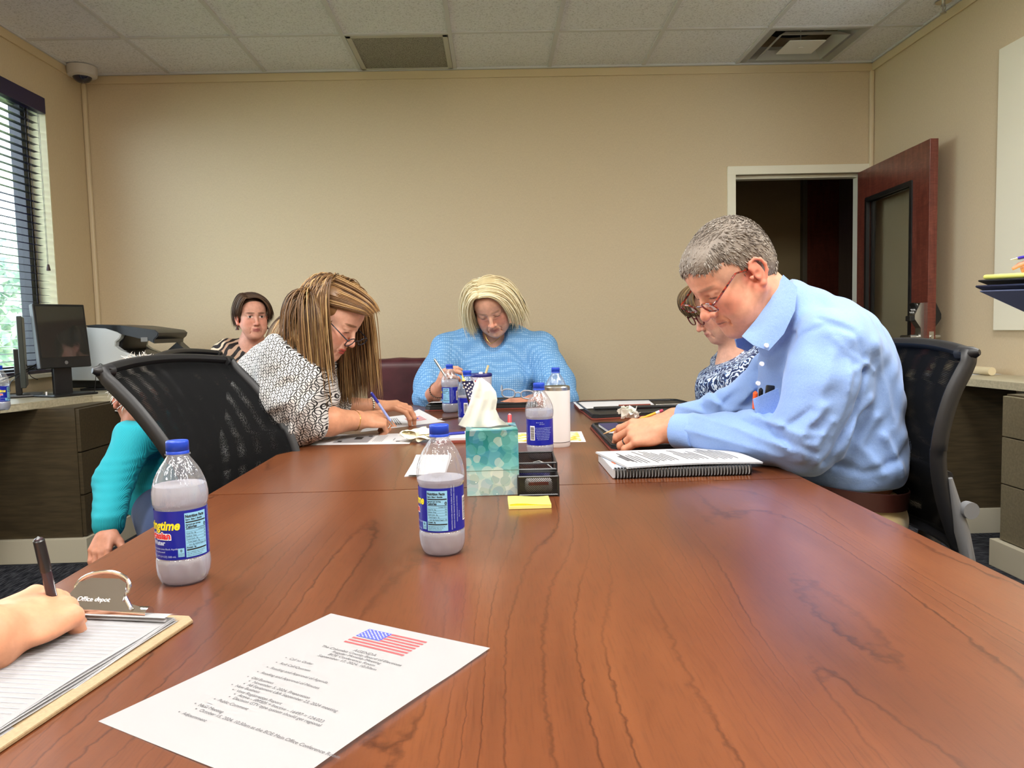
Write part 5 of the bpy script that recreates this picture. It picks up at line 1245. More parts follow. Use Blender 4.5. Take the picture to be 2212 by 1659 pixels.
def printer():
    Y0, Y1 = 4.28, 4.72; ref = Y0
    def X(px, py, Y=Y0): p = at(px, py, Y); return (p.x, p.z)
    body = [(118, 808), (118, 775), (124, 745), (150, 718), (192, 706), (228, 708), (254, 716), (262, 722), (258, 731), (249, 739), (248, 748), (260, 757), (300, 772), (345, 800), (345, 822), (122, 822)]
    pts = [X(*q) for q in body]; cx = sum(p[0] for p in pts)/len(pts)
    r = root('office_printer', (cx, Y0, CTZ), 'large white multifunction printer with a black sculpted top in the corner', 'printer')
    def ext(pts, y0, y1, name, m, bev=.004):
        mb = MB(); mb.prism([(x-cx, z-CTZ) for x, z in pts], -y1, -y0, M=Matrix(((1, 0, 0, 0), (0, 0, -1, 0), (0, 1, 0, 0), (0, 0, 0, 1))), bev=bev); return mb.done(name, m, r, smooth=True, sharp=35)
    PW = mat('printer_white', (206, 212, 214), .45)
    pts2 = [(x, max(z, CTZ+.012)) for x, z in pts]
    ext(pts2, 0, .05, 'side_panel', PW); ext(pts2, .36, .41, 'rear_side_panel', PW)
    inner = [(x, z) for x, z in pts2[:9]]+[X(254, 745), X(252, 757), X(300, 780), X(345, 808), (X(345, 822)[0], CTZ+.02), (X(122, 822)[0], CTZ+.02)]
    ext([(x*.995+cx*.005, z-.004) for x, z in inner], .05, .36, 'paper_path_body', BLACKP)
    top = [X(*q) for q in ((184, 703), (210, 701), (262, 703), (300, 708), (336, 713), (343, 719), (341, 727), (334, 733), (333, 742), (322, 736), (262, 722), (254, 717), (228, 709), (190, 707))]
    ext(top, -.004, .40, 'scanner_lid', BLACKP)
    tray = [X(*q) for q in ((333, 741), (340, 748), (372, 775), (390, 800), (384, 806), (345, 798), (300, 770))]; ext(tray, .30, .40, 'tray_arm', BLACKP); ext([X(*q) for q in ((262, 758), (300, 770), (372, 805), (372, 812), (300, 782), (262, 766))], .02, .34, 'output_tray', BLACKP)
    e = X(312, 727); MB().b2(e[0]-cx-.018, e[0]-cx+.018, -.006, .0, e[1]-CTZ-.028, e[1]-CTZ-.004).done('control_label', mat('label_grey', (120, 120, 118), .4), r)
    MB().b2(-.15, .15, .02, .34, 0, .014).done('feet_base', BLACKP, r)
    mb = MB(); w0 = [X(*q) for q in ((192, 703), (262, 703), (300, 709), (262, 714), (200, 706))]
printer()
# right desk: paper strip and a rolled poster
a, b = onz(2115, 806, CTZ), onz(2212, 809, CTZ)
r = root('paper_strip', ((2.34, (a.y+b.y)/2+.05, CTZ)), 'narrow white paper lying on the right-hand desk', 'sheet of paper'); MB().b2(-.17, .19, -.09, .09, .0003, .0012).done('page', PAPER, r)
r = root('rolled_poster', (2.43, 4.15, CTZ+.022), 'cream rolled-up poster lying along the wall on the right-hand desk', 'roll'); MB().cyl((0, -.45, 0), (0, .42, 0), .020, n=20).done('roll_body', mat('poster_cream', (216, 202, 168), .6), r, smooth=True)
# ================================================================== PEOPLE
def skinmat(name, spec=.35):
    t = NT(name); a = t.node('ShaderNodeAttribute'); a.attribute_name = 'tone'
    n = t.noise(t.obj(), 55, 4, .6); n2 = t.noise(t.obj(), 260, 2)
    c = t.mix(1.0, a.outputs['Color'], t.ramp(n, [(.3, (.86, .83, .82)), (.65, (1.04, 1.0, 1.0))]), 'MULTIPLY')
    t.col(c); t.set(rough=.5, spec=spec, sss=.12); t.b.inputs['Subsurface Radius'].default_value = (.012, .005, .003); t.b.inputs['Subsurface Scale'].default_value = .5
    t.bump(n2, .12, .0008); return t.m
SKIN = skinmat('skin')
def nrm(v): v = np.array(v, float); return v/np.linalg.norm(v)
class HF:
    """head frame: x right, y forward (face), z up"""
    def __init__(s, c, fwd, up=(0, 0, 1), sc=1.0):
        s.c = V3(c); s.y = nrm(fwd); s.x = nrm(np.cross(s.y, nrm(up))); s.z = np.cross(s.x, s.y); s.s = sc; s.M = np.stack([s.x, s.y, s.z], 1)
    def w(s, x, y, z): return s.c+s.M @ (np.array([x, y, z])*s.s)
    def loc(s, p): return ((p-s.c) @ s.M)/s.s
def head_prims(F, H, jaw=1.0, full=0.0, nose=1.0, lips=1.0, neck_to=None, neck_r=.054, chin=0.0, brow=1.0, eyes='down', ears=True, old=0, tilt_neck=True):
    s = H.s
    def E(c, r, k, op='+', fr=None): F.ell(H.w(*c), np.array(r)*s, k*s, op, frame=H.M if fr is None else H.M @ fr)
    def B(c, r, k, op='+'): F.ball(H.w(*c), r*s, k*s, op)
    def C(a, b, r1, r2, k, op='+'): F.cone(H.w(*a), H.w(*b), r1*s, r2*s, k*s, op)
    if neck_to is not None: F.cone(H.w(0, -.028, -.045), neck_to, neck_r*s, neck_r*s*1.12, .03)
    E((0, -.014, .032), (.073, .092, .080), .01)
    E((0, .034, -.018), (.058+.004*full, .050, .075), .03)
    E((0, .042, .045), (.056, .042, .043), .03)
    E((0, .036, -.068), (.045*jaw+.004*full, .043, .036), .03)
    for q in (-1, 1):
        C((q*.051*jaw, -.004, -.048), (q*.022*jaw, .060, -.096), .015+.004*full, .013, .028)
        E((q*.041, .056, -.027), (.020+.003*full, .020, .021), .022)
        if full: E((q*.040, .052, -.062), (.020, .022, .022+.006*full), .025)
        C((q*.010, .082, .019), (q*.044, .066, .016), .0075*brow, .0065, .013)
    B((0, .070+chin, -.099), .0165, .02); 
    if full: E((0, .028, -.098), (.036, .040, .020), .03)
    for q in (-1, 1): E((q*.031, .094, .002), (.017, .0145, .0115), .012, '-')
    for q in (-1, 1):
        if eyes == 'down':
            B((q*.031, .0695, .000), .0142, .0035)
            C((q*.019, .0805, -.0065), (q*.043, .0745, -.0065), .0028, .0026, .004)       # lower lid / bag
            if old: C((q*.018, .0815, -.013), (q*.042, .074, -.015), .0034, .003, .005)
            C((q*.018, .0835, .0085), (q*.045, .0745, .0065), .0034, .0030, .005)           # fold above the lid
        else:
            B((q*.031, .0700, .001), .0132, .0025)
            C((q*.019, .0815, .0068), (q*.031, .0845, .0085), .0022, .0024, .003); C((q*.031, .0845, .0085), (q*.044, .0765, .005), .0024, .002, .003)
            C((q*.019, .0805, -.0065), (q*.043, .0755, -.0055), .0022, .002, .003)
    n = nose
    C((0, .081, .010), (0, .081+.024*n, -.030), .0068, .0085*n, .011)
    B((0, .081+.0255*n, -.0355), .0105*n, .006)
    for q in (-1, 1): B((q*.0125*n, .094, -.0395), .0080*n, .006)
    for q in (-1, 1): B((q*.0062*n, .100, -.0485), .0034, .003, '-')
    E((0, .074, -.067), (.027, .017, .019), .014)
    C((-.019, .0835, -.0660), (0, .0918, -.0618), .0030*lips, .0042*lips, .004); C((.019, .0835, -.0660), (0, .0918, -.0618), .0030*lips, .0042*lips, .004)
    C((-.016, .0830, -.0715), (0, .0895, -.0735), .0032*lips, .0050*lips, .004); C((.016, .0830, -.0715), (0, .0895, -.0735), .0032*lips, .0050*lips, .004)
    C((-.023, .0850, -.0692), (0, .0975, -.0678), .0013, .0014, .0025, '-'); C((.023, .0850, -.0692), (0, .0975, -.0678), .0013, .0014, .0025, '-')
    for q in (-1, 1):       # nasolabial fold
        C((q*.021, .091, -.044), (q*.031, .078, -.070), .0026, .002, .006, '-')
        if full: C((q*.027, .080, -.076), (q*.030, .068, -.095), .0024, .002, .006, '-')
    if ears:
        for q in (-1, 1):
            ex = .072
            E((q*(ex+.002), -.016, -.012), (.0070, .0160, .028), .006, fr=np.array(Matrix.Rotation(q*-.35, 3, 'Z') @ Matrix.Rotation(-.18, 3, 'X')))
            pts = [(.009, .005), (.012, .017), (.004, .027), (-.009, .028), (-.019, .019), (-.022, .005), (-.018, -.009), (-.008, -.020), (.002, -.028)]
            for a, b in zip(pts, pts[1:]):
                C((q*(ex+.006+.005*max(0, -a[0]*40)), -.014+a[0], -.012+a[1]), (q*(ex+.006+.005*max(0, -b[0]*40)), -.014+b[0], -.012+b[1]), .0036, .0036, .0025)
            B((q*(ex+.003), -.011, -.040), .0085, .005)
            B((q*(ex+.016), -.010, -.014), .0100, .004, '-'); C((q*(ex+.014), -.022, .008), (q*(ex+.014), -.010, .014), .0045, .004, .003, '-')
            B((q*(ex+.006), .006, -.013), .0050, .003)
def face_paint(H, base, lip=(176, 92, 84), lipk=.8, blush=.25, brow=None, browk=.8, stub=None, lash=(60, 42, 36), eyes='down', eyecol=(70, 50, 34), extra=()):
    base = np.array(s2l(base)); L = []
    def S(c, r, col, k, mirror=True):
        L.append((c, r, np.array(s2l(col)), k)); 
        if mirror: L.append(((-c[0], c[1], c[2]), r, np.array(s2l(col)), k))
    bl = tuple(min(255, x) for x in (225, 128, 108))
    S((.042, .062, -.030), (.026, .03, .022), bl, blush); S((0, .104, -.036), (.018, .02, .014), bl, blush*.9, False); S((.078, -.014, -.01), (.02, .03, .04), (222, 120, 100), blush*1.6)
    S((.031, .085, -.010), (.018, .012, .006), (190, 126, 112), .35)
    S((0, .090, -.0630), (.021, .010, .0036), lip, lipk, False); S((0, .088, -.0732), (.018, .010, .0046), lip, lipk, False); S((0, .092, -.068), (.024, .008, .0013), (110, 54, 50), .8, False)
    S((0, .104, -.0475), (.011, .006, .003), (120, 66, 56), .7, False)
    if brow: S((.027, .086, .0215), (.017, .014, .0036), brow, browk); S((.040, .074, .0215), (.010, .014, .003), brow, browk*.8)
    if eyes == 'down': S((.031, .0835, -.0045), (.0145, .006, .0016), lash, .85)
    else:
        S((.031, .083, .0008), (.0115, .006, .0044), (226, 218, 212), 1.0); S((.031, .084, .0012), (.0052, .006, .0052), eyecol, 1.0); S((.031, .084, .0012), (.0022, .006, .0022), (10, 8, 8), 1.0); S((.031, .0845, .0062), (.0135, .006, .0014), lash, .9)
    for e in extra: L.append((e[0], e[1], np.array(s2l(e[2])), e[3]))
    def fn(v):
        c = np.tile(base, (len(v), 1)); p = H.loc(v)
        for (q, r, col, k) in L:
            d = np.linalg.norm((p-np.array(q))/np.array(r), axis=1); w = np.clip(1.45-d, 0, .45)/.45*k; c = c*(1-w[:, None])+col*w[:, None]
        return c
    return fn
def hand(F, wrist, f, n, tdir, sc=1.0, curl=((.5, .7, .4),)*4, thumb=(.6, .6, -.5), spread=.0, wrist_r=.026, thumb2=None, fat=1.0):
    """f finger direction, n back-of-hand normal, tdir side where the thumb is; curl per finger index..little; returns finger tips"""
    f = nrm(f); n = nrm(np.array(n, float)-f*np.dot(n, f)); t = nrm(np.array(tdir, float)-f*np.dot(tdir, f)-n*np.dot(tdir, n)); w = V3(wrist); s = sc
    FR = np.stack([f, t, n], 1)
    def P(a, b, c): return w+FR @ (np.array([a, b, c])*s)
    F.ell(P(.048, .002, 0), np.array([.050, .037*fat, .0150*fat])*s, .010, frame=FR)
    F.cone(P(0, 0, 0), P(.035, 0, 0), wrist_r*s, .020*s, .014)
    offs = [.0290, .0095, -.0105, -.0280]; base = [.086, .091, .086, .076]; lens = [(.040, .025, .021), (.044, .028, .022), (.041, .026, .021), (.032, .020, .018)]; rad = [.0092, .0095, .0090, .0080]
    for i in range(4): F.cone(P(.022, offs[i]*.55, .002), P(base[i], offs[i], .0025), .0095*s, .0100*s*fat, .007)
    tips = []
    for i in range(4):
        c = curl[min(i, len(curl)-1)]; p = P(base[i], offs[i], .0015); ang = 0; r = rad[i]*s*fat; sp = spread*(1.5-i)/1.5
        pts = [p]
        for j in range(3):
            ang += c[j]; d = FR @ np.array([math.cos(ang)*math.cos(sp), math.sin(sp)*math.cos(ang), -math.sin(ang)]); p = p+d*lens[i][j]*s; pts.append(p)
        rs = [r, r*.95, r*.87, r*.74]
        for j in range(3): F.cone(pts[j], pts[j+1], rs[j], rs[j+1], .0028)
        for j in (1, 2): F.ball(pts[j], rs[j]*1.05, .003)
        tips.append(pts)
    a = P(.016, .020, -.006); d1 = nrm(FR @ np.array(thumb)); b = a+d1*.044*s; d2 = d1 if thumb2 is None else nrm(FR @ np.array(thumb2)); c2 = b+d2*.032*s; d3 = nrm(d2*1.0+(d2-d1)*.7); e = c2+d3*.025*s
    F.cone(P(.02, .012, -.004), b, .0165*s*fat, .0125*s*fat, .010); F.cone(b, c2, .0115*s*fat, .0108*s*fat, .004); F.cone(c2, e, .0108*s*fat, .0085*s, .003)
    tips.append([a, b, c2, e]); return tips
def arm(F, pts, rs, k=.02):
    F.chain(pts, rs, k)
def folds(F, Y, items):
    """items: (polyline of picture points, width m, height m); raised (or sunk) creases in the cloth"""
    for pl, w, A in items:
        q = np.array([[at(px, py, Y).x, at(px, py, Y).z] for px, py in pl])
        def v(p, q=q, w=w, A=A):
            x = p[..., 0]; z = p[..., 2]; best = np.full(x.shape, 9.0)
            for i in range(len(q)-1):
                a, b = q[i], q[i+1]; ab = b-a; L2 = ab @ ab; t = np.clip(((x-a[0])*ab[0]+(z-a[1])*ab[1])/L2, 0, 1)
                best = np.minimum(best, np.hypot(x-a[0]-t*ab[0], z-a[1]-t*ab[1]))
            return -A*np.exp(-(best/w)**2)
        F.add(v, 1.0, 'd')
def ripple(F, amp, fx, fy, fz, ph=0, mask=None):
    def v(p):
        a = np.sin(p[..., 0]*fx+p[..., 1]*fy+p[..., 2]*fz+ph+1.3*np.sin(p[..., 0]*fz*.4-p[..., 2]*fx*.5))
        return amp*a*(1 if mask is None else mask(p))
    F.add(v, 1.0, 'd')
def tubes_np(P, rad, sides=4):
    """P (N,M,3) -> one mesh of thin tapering locks"""
    N, M, _ = P.shape; T = np.gradient(P, axis=1); T /= np.maximum(np.linalg.norm(T, axis=2, keepdims=True), 1e-9)
    ref = np.array([.31, .87, .38]); U = np.cross(T, ref); U /= np.maximum(np.linalg.norm(U, axis=2, keepdims=True), 1e-9); W = np.cross(T, U)
    a = np.arange(sides)*2*PI/sides; r = np.broadcast_to(rad, (N, M))[:, :, None, None]
    V = P[:, :, None, :]+(U[:, :, None, :]*np.cos(a)[None, None, :, None]+W[:, :, None, :]*np.sin(a)[None, None, :, None])*r
    idx = np.arange(N*M*sides).reshape(N, M, sides); A = idx[:, :-1]; B = idx[:, 1:]
    Q = np.stack([A, np.roll(A, -1, 2), np.roll(B, -1, 2), B], -1).reshape(-1, 4); return V.reshape(-1, 3), Q
def hairmat(name, dark, mid, light, rough=.42, sc=1.0):
    t = NT(name); a = t.node('ShaderNodeAttribute'); a.attribute_name = 'tone'; sp = t.node('ShaderNodeSeparateColor'); t.link(a.outputs['Color'], sp.inputs[0])
    n = t.noise(t.obj(), 30*sc, 3); f = t.math('ADD', t.math('MULTIPLY', sp.outputs[0], .75), t.math('MULTIPLY', n, .25))
    t.col(t.ramp(f, [(.12, s2l(dark)), (.45, s2l(mid)), (.85, s2l(light))])); t.set(rough=rough, spec=.5); return t.m
def grow(H, roots, dirs, n, step, colliders, grav=.25, stiff=.8, wave=0.0, seed=0, scalp=(.074, .094, .083), lift=.004, follow=.5, windx=None, guard=None):
    """locks that leave the scalp, lie over it and hang under their own weight; colliders: [(a, b, r)] in world"""
    rg = np.random.default_rng(seed); N = len(roots); sg = np.sign(H.loc(roots)[:, 0]+.0001); P = np.zeros((N, n, 3)); p = roots.copy(); d = dirs.copy(); L = (lift+.010*rg.random(N))[:, None]
    R = np.array(scalp)*H.s; g = np.array([0, 0, -1.0]); jit = rg.normal(size=(N, 3))*.06; ph = rg.random(N)*6.28
    for i in range(n):
        P[:, i] = p
        d = d*stiff+g*grav+jit*.15
        if windx is not None: d = d+np.array(windx)*.05
        if wave: d = d+wave*np.sin(i*.9+ph)[:, None]*rg.normal(size=(1, 3))*.5
        d /= np.linalg.norm(d, axis=1, keepdims=True); p = p+d*step
        q = (p-H.c) @ H.M-np.array([0, -.014, .032])*H.s; k = np.linalg.norm(q/(R+L), axis=1)
        ins = k < 1; q[ins] /= k[ins, None]; newp = q @ H.M.T+H.c+H.M @ (np.array([0, -.014, .032])*H.s); p = np.where(ins[:, None], newp, p)
        for (a, b, r) in colliders:
            a = V3(a); b = V3(b); ab = b-a; t = np.clip(((p-a) @ ab)/max(ab @ ab, 1e-9), 0, 1)[:, None]; c = a+t*ab; v = p-c; dist = np.linalg.norm(v, axis=1, keepdims=True); rr = r+L
            p = np.where(dist < rr, c+v/np.maximum(dist, 1e-6)*rr, p)
        if guard is not None:
            q = H.loc(p); m = (q[:, 1] > guard[1]) & (q[:, 2] < guard[2]) & (q[:, 0]*sg < guard[0]); q[m, 0] = (q[m, 0]+sg[m]*guard[0]*1.0)*.5+sg[m]*guard[0]*.25; q[m, 0] = sg[m]*np.maximum(q[m, 0]*sg[m], guard[0]-.006); p = (q*H.s) @ H.M.T+H.c
        nd = p-P[:, i]; nd /= np.maximum(np.linalg.norm(nd, axis=1, keepdims=True), 1e-9); d = nd
    return P
def hair_object(name, person, m, P, rad0, tone, cap=None, sides=4):
    N, M, _ = P.shape; s = np.linspace(0, 1, M); rad = rad0*(1-.15*s-.75*np.clip((s-.75)/.25, 0, 1)); rad[0] *= .7
    V, Q = tubes_np(P, rad, sides); tn = np.repeat(tone, M*sides); parts_ = [(V, Q, 0)]; tones = [tn]
    if cap is not None: parts_.append((cap[0], cap[1], 0)); tones.append(np.full(len(cap[0]), .35))
    T = np.concatenate(tones); o = np_object(name, parts_, [m], person, colfn=lambda v: np.stack([T, T, T], 1)); return o
def bez_hair(H, name, person, m, specs, rad, seed=1, cap=None, M=14, tone=.5, tv=.18):
    """specs: (n, A0, A1, B0, B1, C0, C1, D0, D1, jitter) head-frame control points, blended between the 0 and the 1 set"""
    rg = np.random.default_rng(seed); out = []; tn = []
    s_ = np.linspace(0, 1, M)[None, :, None]
    for (n, A0, A1, B0, B1, C0, C1, D0, D1, jt) in specs:
        t = rg.random((n, 1)); off = rg.normal(size=(n, 3))*jt; lay = rg.random((n, 1))*.010
        def L(a, b, k): q = np.array(a)*(1-t)+np.array(b)*t+off*k; q[:, 0:1] += np.sign(q[:, 0:1])*lay*(k > .3); return q
        A, B, C, D = L(A0, A1, .4), L(B0, B1, .8), L(C0, C1, 1.2), L(D0, D1, 2.0)
        Q = ((1-s_)**3)*A[:, None]+3*s_*(1-s_)**2*B[:, None]+3*s_**2*(1-s_)*C[:, None]+s_**3*D[:, None]
        out.append((Q*H.s) @ H.M.T+H.c); tn.append(np.clip(tone+tv*np.sin(t[:, 0]*25)+rg.normal(size=n)*tv, 0, 1))
    return hair_object(name, person, m, np.concatenate(out), rad, np.concatenate(tn), cap=cap)
def clothmat(name, rgb, bump=.25, scale=900, rough=.8, var=.06, uvs=None):
    t = NT(name); c = s2l(rgb); f = t.noise(t.obj(), 7, 3); t.col(t.ramp(f, [(.3, tuple(x*(1-var) for x in c)), (.7, tuple(min(1, x*(1+var)) for x in c))])); t.set(rough=rough, spec=.2, sheen=.15)
    w = t.noise(t.obj(), scale, 2); t.bump(w, bump, .0006); return t.m
def person(label, c):
    r = bpy.data.objects.new('person', None); COL.objects.link(r); r.location = c; return tag(r, label, 'person')
def mk(F, lo, hi, h, rel=2): v, q = F.mesh(lo, hi, h); return relax(v, q, rel, .45), q
def bbox(pts, pad): a = np.array([V3(p) for p in pts]); return a.min(0)-pad, a.max(0)+pad
GOLDJ = mat('gold_jewellery', (226, 184, 96), .25, metal=1.0)
def bead_ring(c, axis, r, m, parent, name, bead=.0035, n=26, wob=0.0, ell=1.0, wire=False):
    q = Vector(nrm(axis)).to_track_quat('Z', 'Y').to_matrix(); mb = MB(); pts = []
    for k in range(n):
        a = 2*PI*k/n; pts.append(Vector(c)+q @ Vector((r*math.cos(a), r*ell*math.sin(a), wob*math.sin(3*a))))
    if wire: mb.tube(pts, bead, 8, closed=True)
    else:
        for p in pts: mb.sph(p, bead, 5)
    return mb.done(name, m, parent, smooth=True, local=False)
def wpt(px, py, Y): return V3(at(px, py, Y))
# ------------------------------------------------------------------ the man in the light blue shirt
def man():
    hc = at(1578, 592, 1.72); P = person('man with short grey hair and tortoiseshell glasses in a light blue button-down shirt, writing', (hc.x+.2, hc.y, 0))
    a = math.radians(39); f = np.array([-math.cos(a), -.20, -math.sin(a)]); H = HF(hc, f, sc=1.0)
    NK = wpt(1700, 690, 1.75)
    F = Field(); head_prims(F, H, jaw=1.10, full=.75, nose=1.06, lips=.75, neck_to=NK, neck_r=.056, chin=.004, brow=1.15, old=1)
    F.ell(H.w(0, .012, -.105), (.045, .055, .030), .035, frame=H.M)
    F.cone(wpt(1705, 690, 1.75), wpt(1775, 800, 1.77), .06, .09, .04)
    lo, hi = bbox([H.w(.1, .13, .13), H.w(-.1, -.13, -.15), H.w(0, .13, -.13), H.w(0, -.12, .13), NK, wpt(1775, 800, 1.77)], .06); v1, q1 = mk(F, lo, hi, .0020, 2)
    gray = (150, 142, 134)
    paint = face_paint(H, (222, 164, 138), lip=(202, 124, 108), lipk=.5, blush=.32, brow=(150, 124, 104), browk=.45, extra=[((.066, .030, .035), (.018, .030, .030), (190, 158, 138), .55), ((-.066, .030, .035), (.018, .03, .03), (190, 158, 138), .55)])
    # hands and forearms: left hand (nearer) lies over the folder, right hand behind it
    G = Field(); wl = wpt(1450, 930, 1.885); el = wpt(1725, 948, 1.66)
    G.chain([el, wpt(1560, 945, 1.80), wl], [.040, .036, .029], .02)
    fl = nrm(wpt(1330, 940, 1.93)-wl); nl = nrm(np.array([.08, -.72, .70]))
    t1 = hand(G, wl, fl, nl, (0, .55, .6), 1.12, curl=((.55, .55, .25), (.62, .60, .25), (.70, .70, .35), (.45, .60, .35)), thumb=(.75, .25, -.75), spread=.12, wrist_r=.027, fat=1.08)
    wr = wpt(1455, 905, 2.10); er = wpt(1600, 880, 2.12); G2 = Field(); G2.chain([er, wr], [.038, .028], .02)
    t2 = hand(G2, wr, nrm(wpt(1330, 935, 2.06)-wr), (.1, -.3, .95), (0, -.9, -.2), 1.05, curl=((.55, .7, .4), (.7, .9, .5), (.8, 1.0, .6), (.8, 1.0, .6)), thumb=(.8, .25, -.5), wrist_r=.026)
    v2, q2 = mk(G, *bbox([el, wl, t1[0][3], t1[1][3], t1[3][3], t1[4][3]], .06), .0022, 1); v3, q3 = mk(G2, *bbox([er, wr, t2[0][3], t2[3][3], t2[4][3]], .06), .0028, 1)
    F2 = Field(); F2.chain([wpt(1775, 800, 1.77), wpt(1820, 950, 1.78), (.79, 1.79, .58)], [.09, .12, .12], .05); F2.chain([(.80, 1.70, .56), (.62, 1.62, .56), (.60, 1.62, .10)], [.08, .065, .05], .03); F2.chain([(.80, 1.88, .56), (.62, 1.98, .56), (.60, 1.98, .10)], [.08, .065, .05], .03)
    v4, q4 = mk(F2, (.4, 1.4, .0), (1.2, 2.2, 1.1), .012, 1)
    def col(v):
        c = paint(v); hnd = (v[:, 0] < wl[0]+.08) & (v[:, 2] < .90); c[hnd] = np.array(s2l((208, 150, 120))); 
        d = np.min([np.linalg.norm(v-p[3], axis=1) for p in t1], axis=0); w = np.clip(1-d/.03, 0, 1)[:, None]*.5*hnd[:, None]; c = c*(1-w)+np.array(s2l((226, 132, 110)))*w
        kn = np.min([np.linalg.norm(v-p[0], axis=1) for p in t1[:4]], axis=0); w = np.clip(1-kn/.016, 0, 1)[:, None]*.4*hnd[:, None]; return c*(1-w)+np.array(s2l((226, 134, 112)))*w
    body = np_object('body', [(v1, q1, 0), (v2, q2, 0), (v3, q3, 0), (v4, q4, 0)], [SKIN], P, colfn=col)
    # hair: short, grey, darker along the side
    t = NT('short_grey_hair'); mp = t.obj((1, 1, 1)); n = t.noise(t.obj((60, 60, 240), rot=(0, .7, 0)), 2.2, 3, .7); n2 = t.noise(t.obj(), 16, 2)
    fm = t.math('ADD', t.math('MULTIPLY', n, .6), t.math('MULTIPLY', n2, .4)); t.col(t.ramp(fm, [(.33, s2l((76, 66, 60))), (.5, s2l((126, 116, 106))), (.66, s2l((178, 170, 160)))])); t.set(rough=.6); t.bump(n, .7, .003); HM = t.m
    K = Field(); K.ell(H.w(0, -.016, .034), (.0765, .0955, .0860), .01, frame=H.M); K.ell(H.w(0, .040, .062), (.058, .046, .038), .03, frame=H.M); K.ell(H.w(0, -.052, -.015), (.060, .052, .060), .03, frame=H.M)
    K.ell(H.w(0, .105, -.015), (.090, .070, .085), .006, '-', frame=H.M)      # forehead and face
    for q in (-1, 1):
        K.ell(H.w(q*.072, .048, .016), (.040, .034, .038), .008, '-', frame=H.M); K.ell(H.w(q*.082, -.012, -.022), (.026, .030, .042), .006, '-', frame=H.M); K.ell(H.w(q*.06, .04, -.07), (.05, .07, .06), .006, '-', frame=H.M)
    K.ell(H.w(0, -.03, -.12), (.09, .10, .062), .012, '-', frame=H.M)
    K.add(lambda p: .0012*np.sin(p[..., 0]*900+p[..., 1]*500)*np.sin(p[..., 2]*700+p[..., 1]*300), 1.0, 'd')
    v, q = mk(K, *bbox([H.c], .16), .0026, 1)
    rg = np.random.default_rng(2); i0 = rg.integers(0, len(v), 5200); roots = v[i0]; ctr = H.w(0, -.016, .03); outw = roots-ctr; outw /= np.linalg.norm(outw, axis=1)[:, None]
    lay = -H.y*0.2+H.x*0; fr_ = H.y[None, :]*.55+0*outw; tang = fr_-outw*np.sum(fr_*outw, 1)[:, None]; tang[:, :] += rg.normal(size=tang.shape)*.12
    loc = H.loc(roots); side = np.abs(loc[:, 0]) > .05; tang[side] = tang[side]*.3-H.z*.6-H.y*.3; tang = tang-outw*np.sum(tang*outw, 1)[:, None]; tang /= np.linalg.norm(tang, axis=1)[:, None]
    Pn = np.stack([roots-outw*.002, roots+outw*.0015+tang*.005, roots+outw*.0022+tang*.011], 1)
    tone = np.clip(.42+.30*np.sin(loc[:, 1]*60+loc[:, 2]*30)*.4+rg.normal(size=len(roots))*.20+np.where(loc[:, 1] > .04, .25, 0), 0, 1)
    HM2 = hairmat('grey_hair_locks', (78, 68, 60), (130, 120, 110), (186, 180, 172), .55)
    cap_t = v, q
    o = hair_object('hair', P, HM2, Pn, .0011, tone, cap=cap_t, sides=3)
    # shirt
    S = Field(); SH = 0.0
    nearS, farS = wpt(1800, 752, 1.625), wpt(1745, 735, 1.93)
    S.cone(wpt(1735, 690, 1.75), wpt(1772, 790, 1.77), .070, .135, .04)
    S.cone(nearS, farS, .074, .070, .05); S.cone(wpt(1682, 668, 1.745), wpt(1742, 742, 1.76), .074, .118, .03)
    S.ell(wpt(1788, 800, 1.78), (.130, .180, .165), .05); S.ell(wpt(1800, 900, 1.78), (.135, .185, .19), .06); S.ell(wpt(1812, 985, 1.78), (.135, .190, .11), .05)
    S.cone(wpt(1828, 765, 1.66), wpt(1845, 990, 1.68), .058, .068, .06)      # back panel over the shoulder blade
    # near sleeve: shoulder - elbow - cuff
    S.chain([nearS, wpt(1778, 840, 1.60), wpt(1748, 935, 1.60), wpt(1735, 968, 1.625)], [.082, .075, .066, .056], .035)
    S.chain([wpt(1740, 955, 1.62), wpt(1650, 948, 1.70), wpt(1560, 937, 1.78), wpt(1475, 932, 1.865)], [.064, .056, .046, .040], .025)
    # far sleeve
    S.chain([farS, wpt(1640, 860, 2.02), wpt(1565, 885, 2.06)], [.080, .064, .052], .035); S.chain([wpt(1565, 885, 2.06), wpt(1480, 905, 2.085)], [.050, .040], .02)
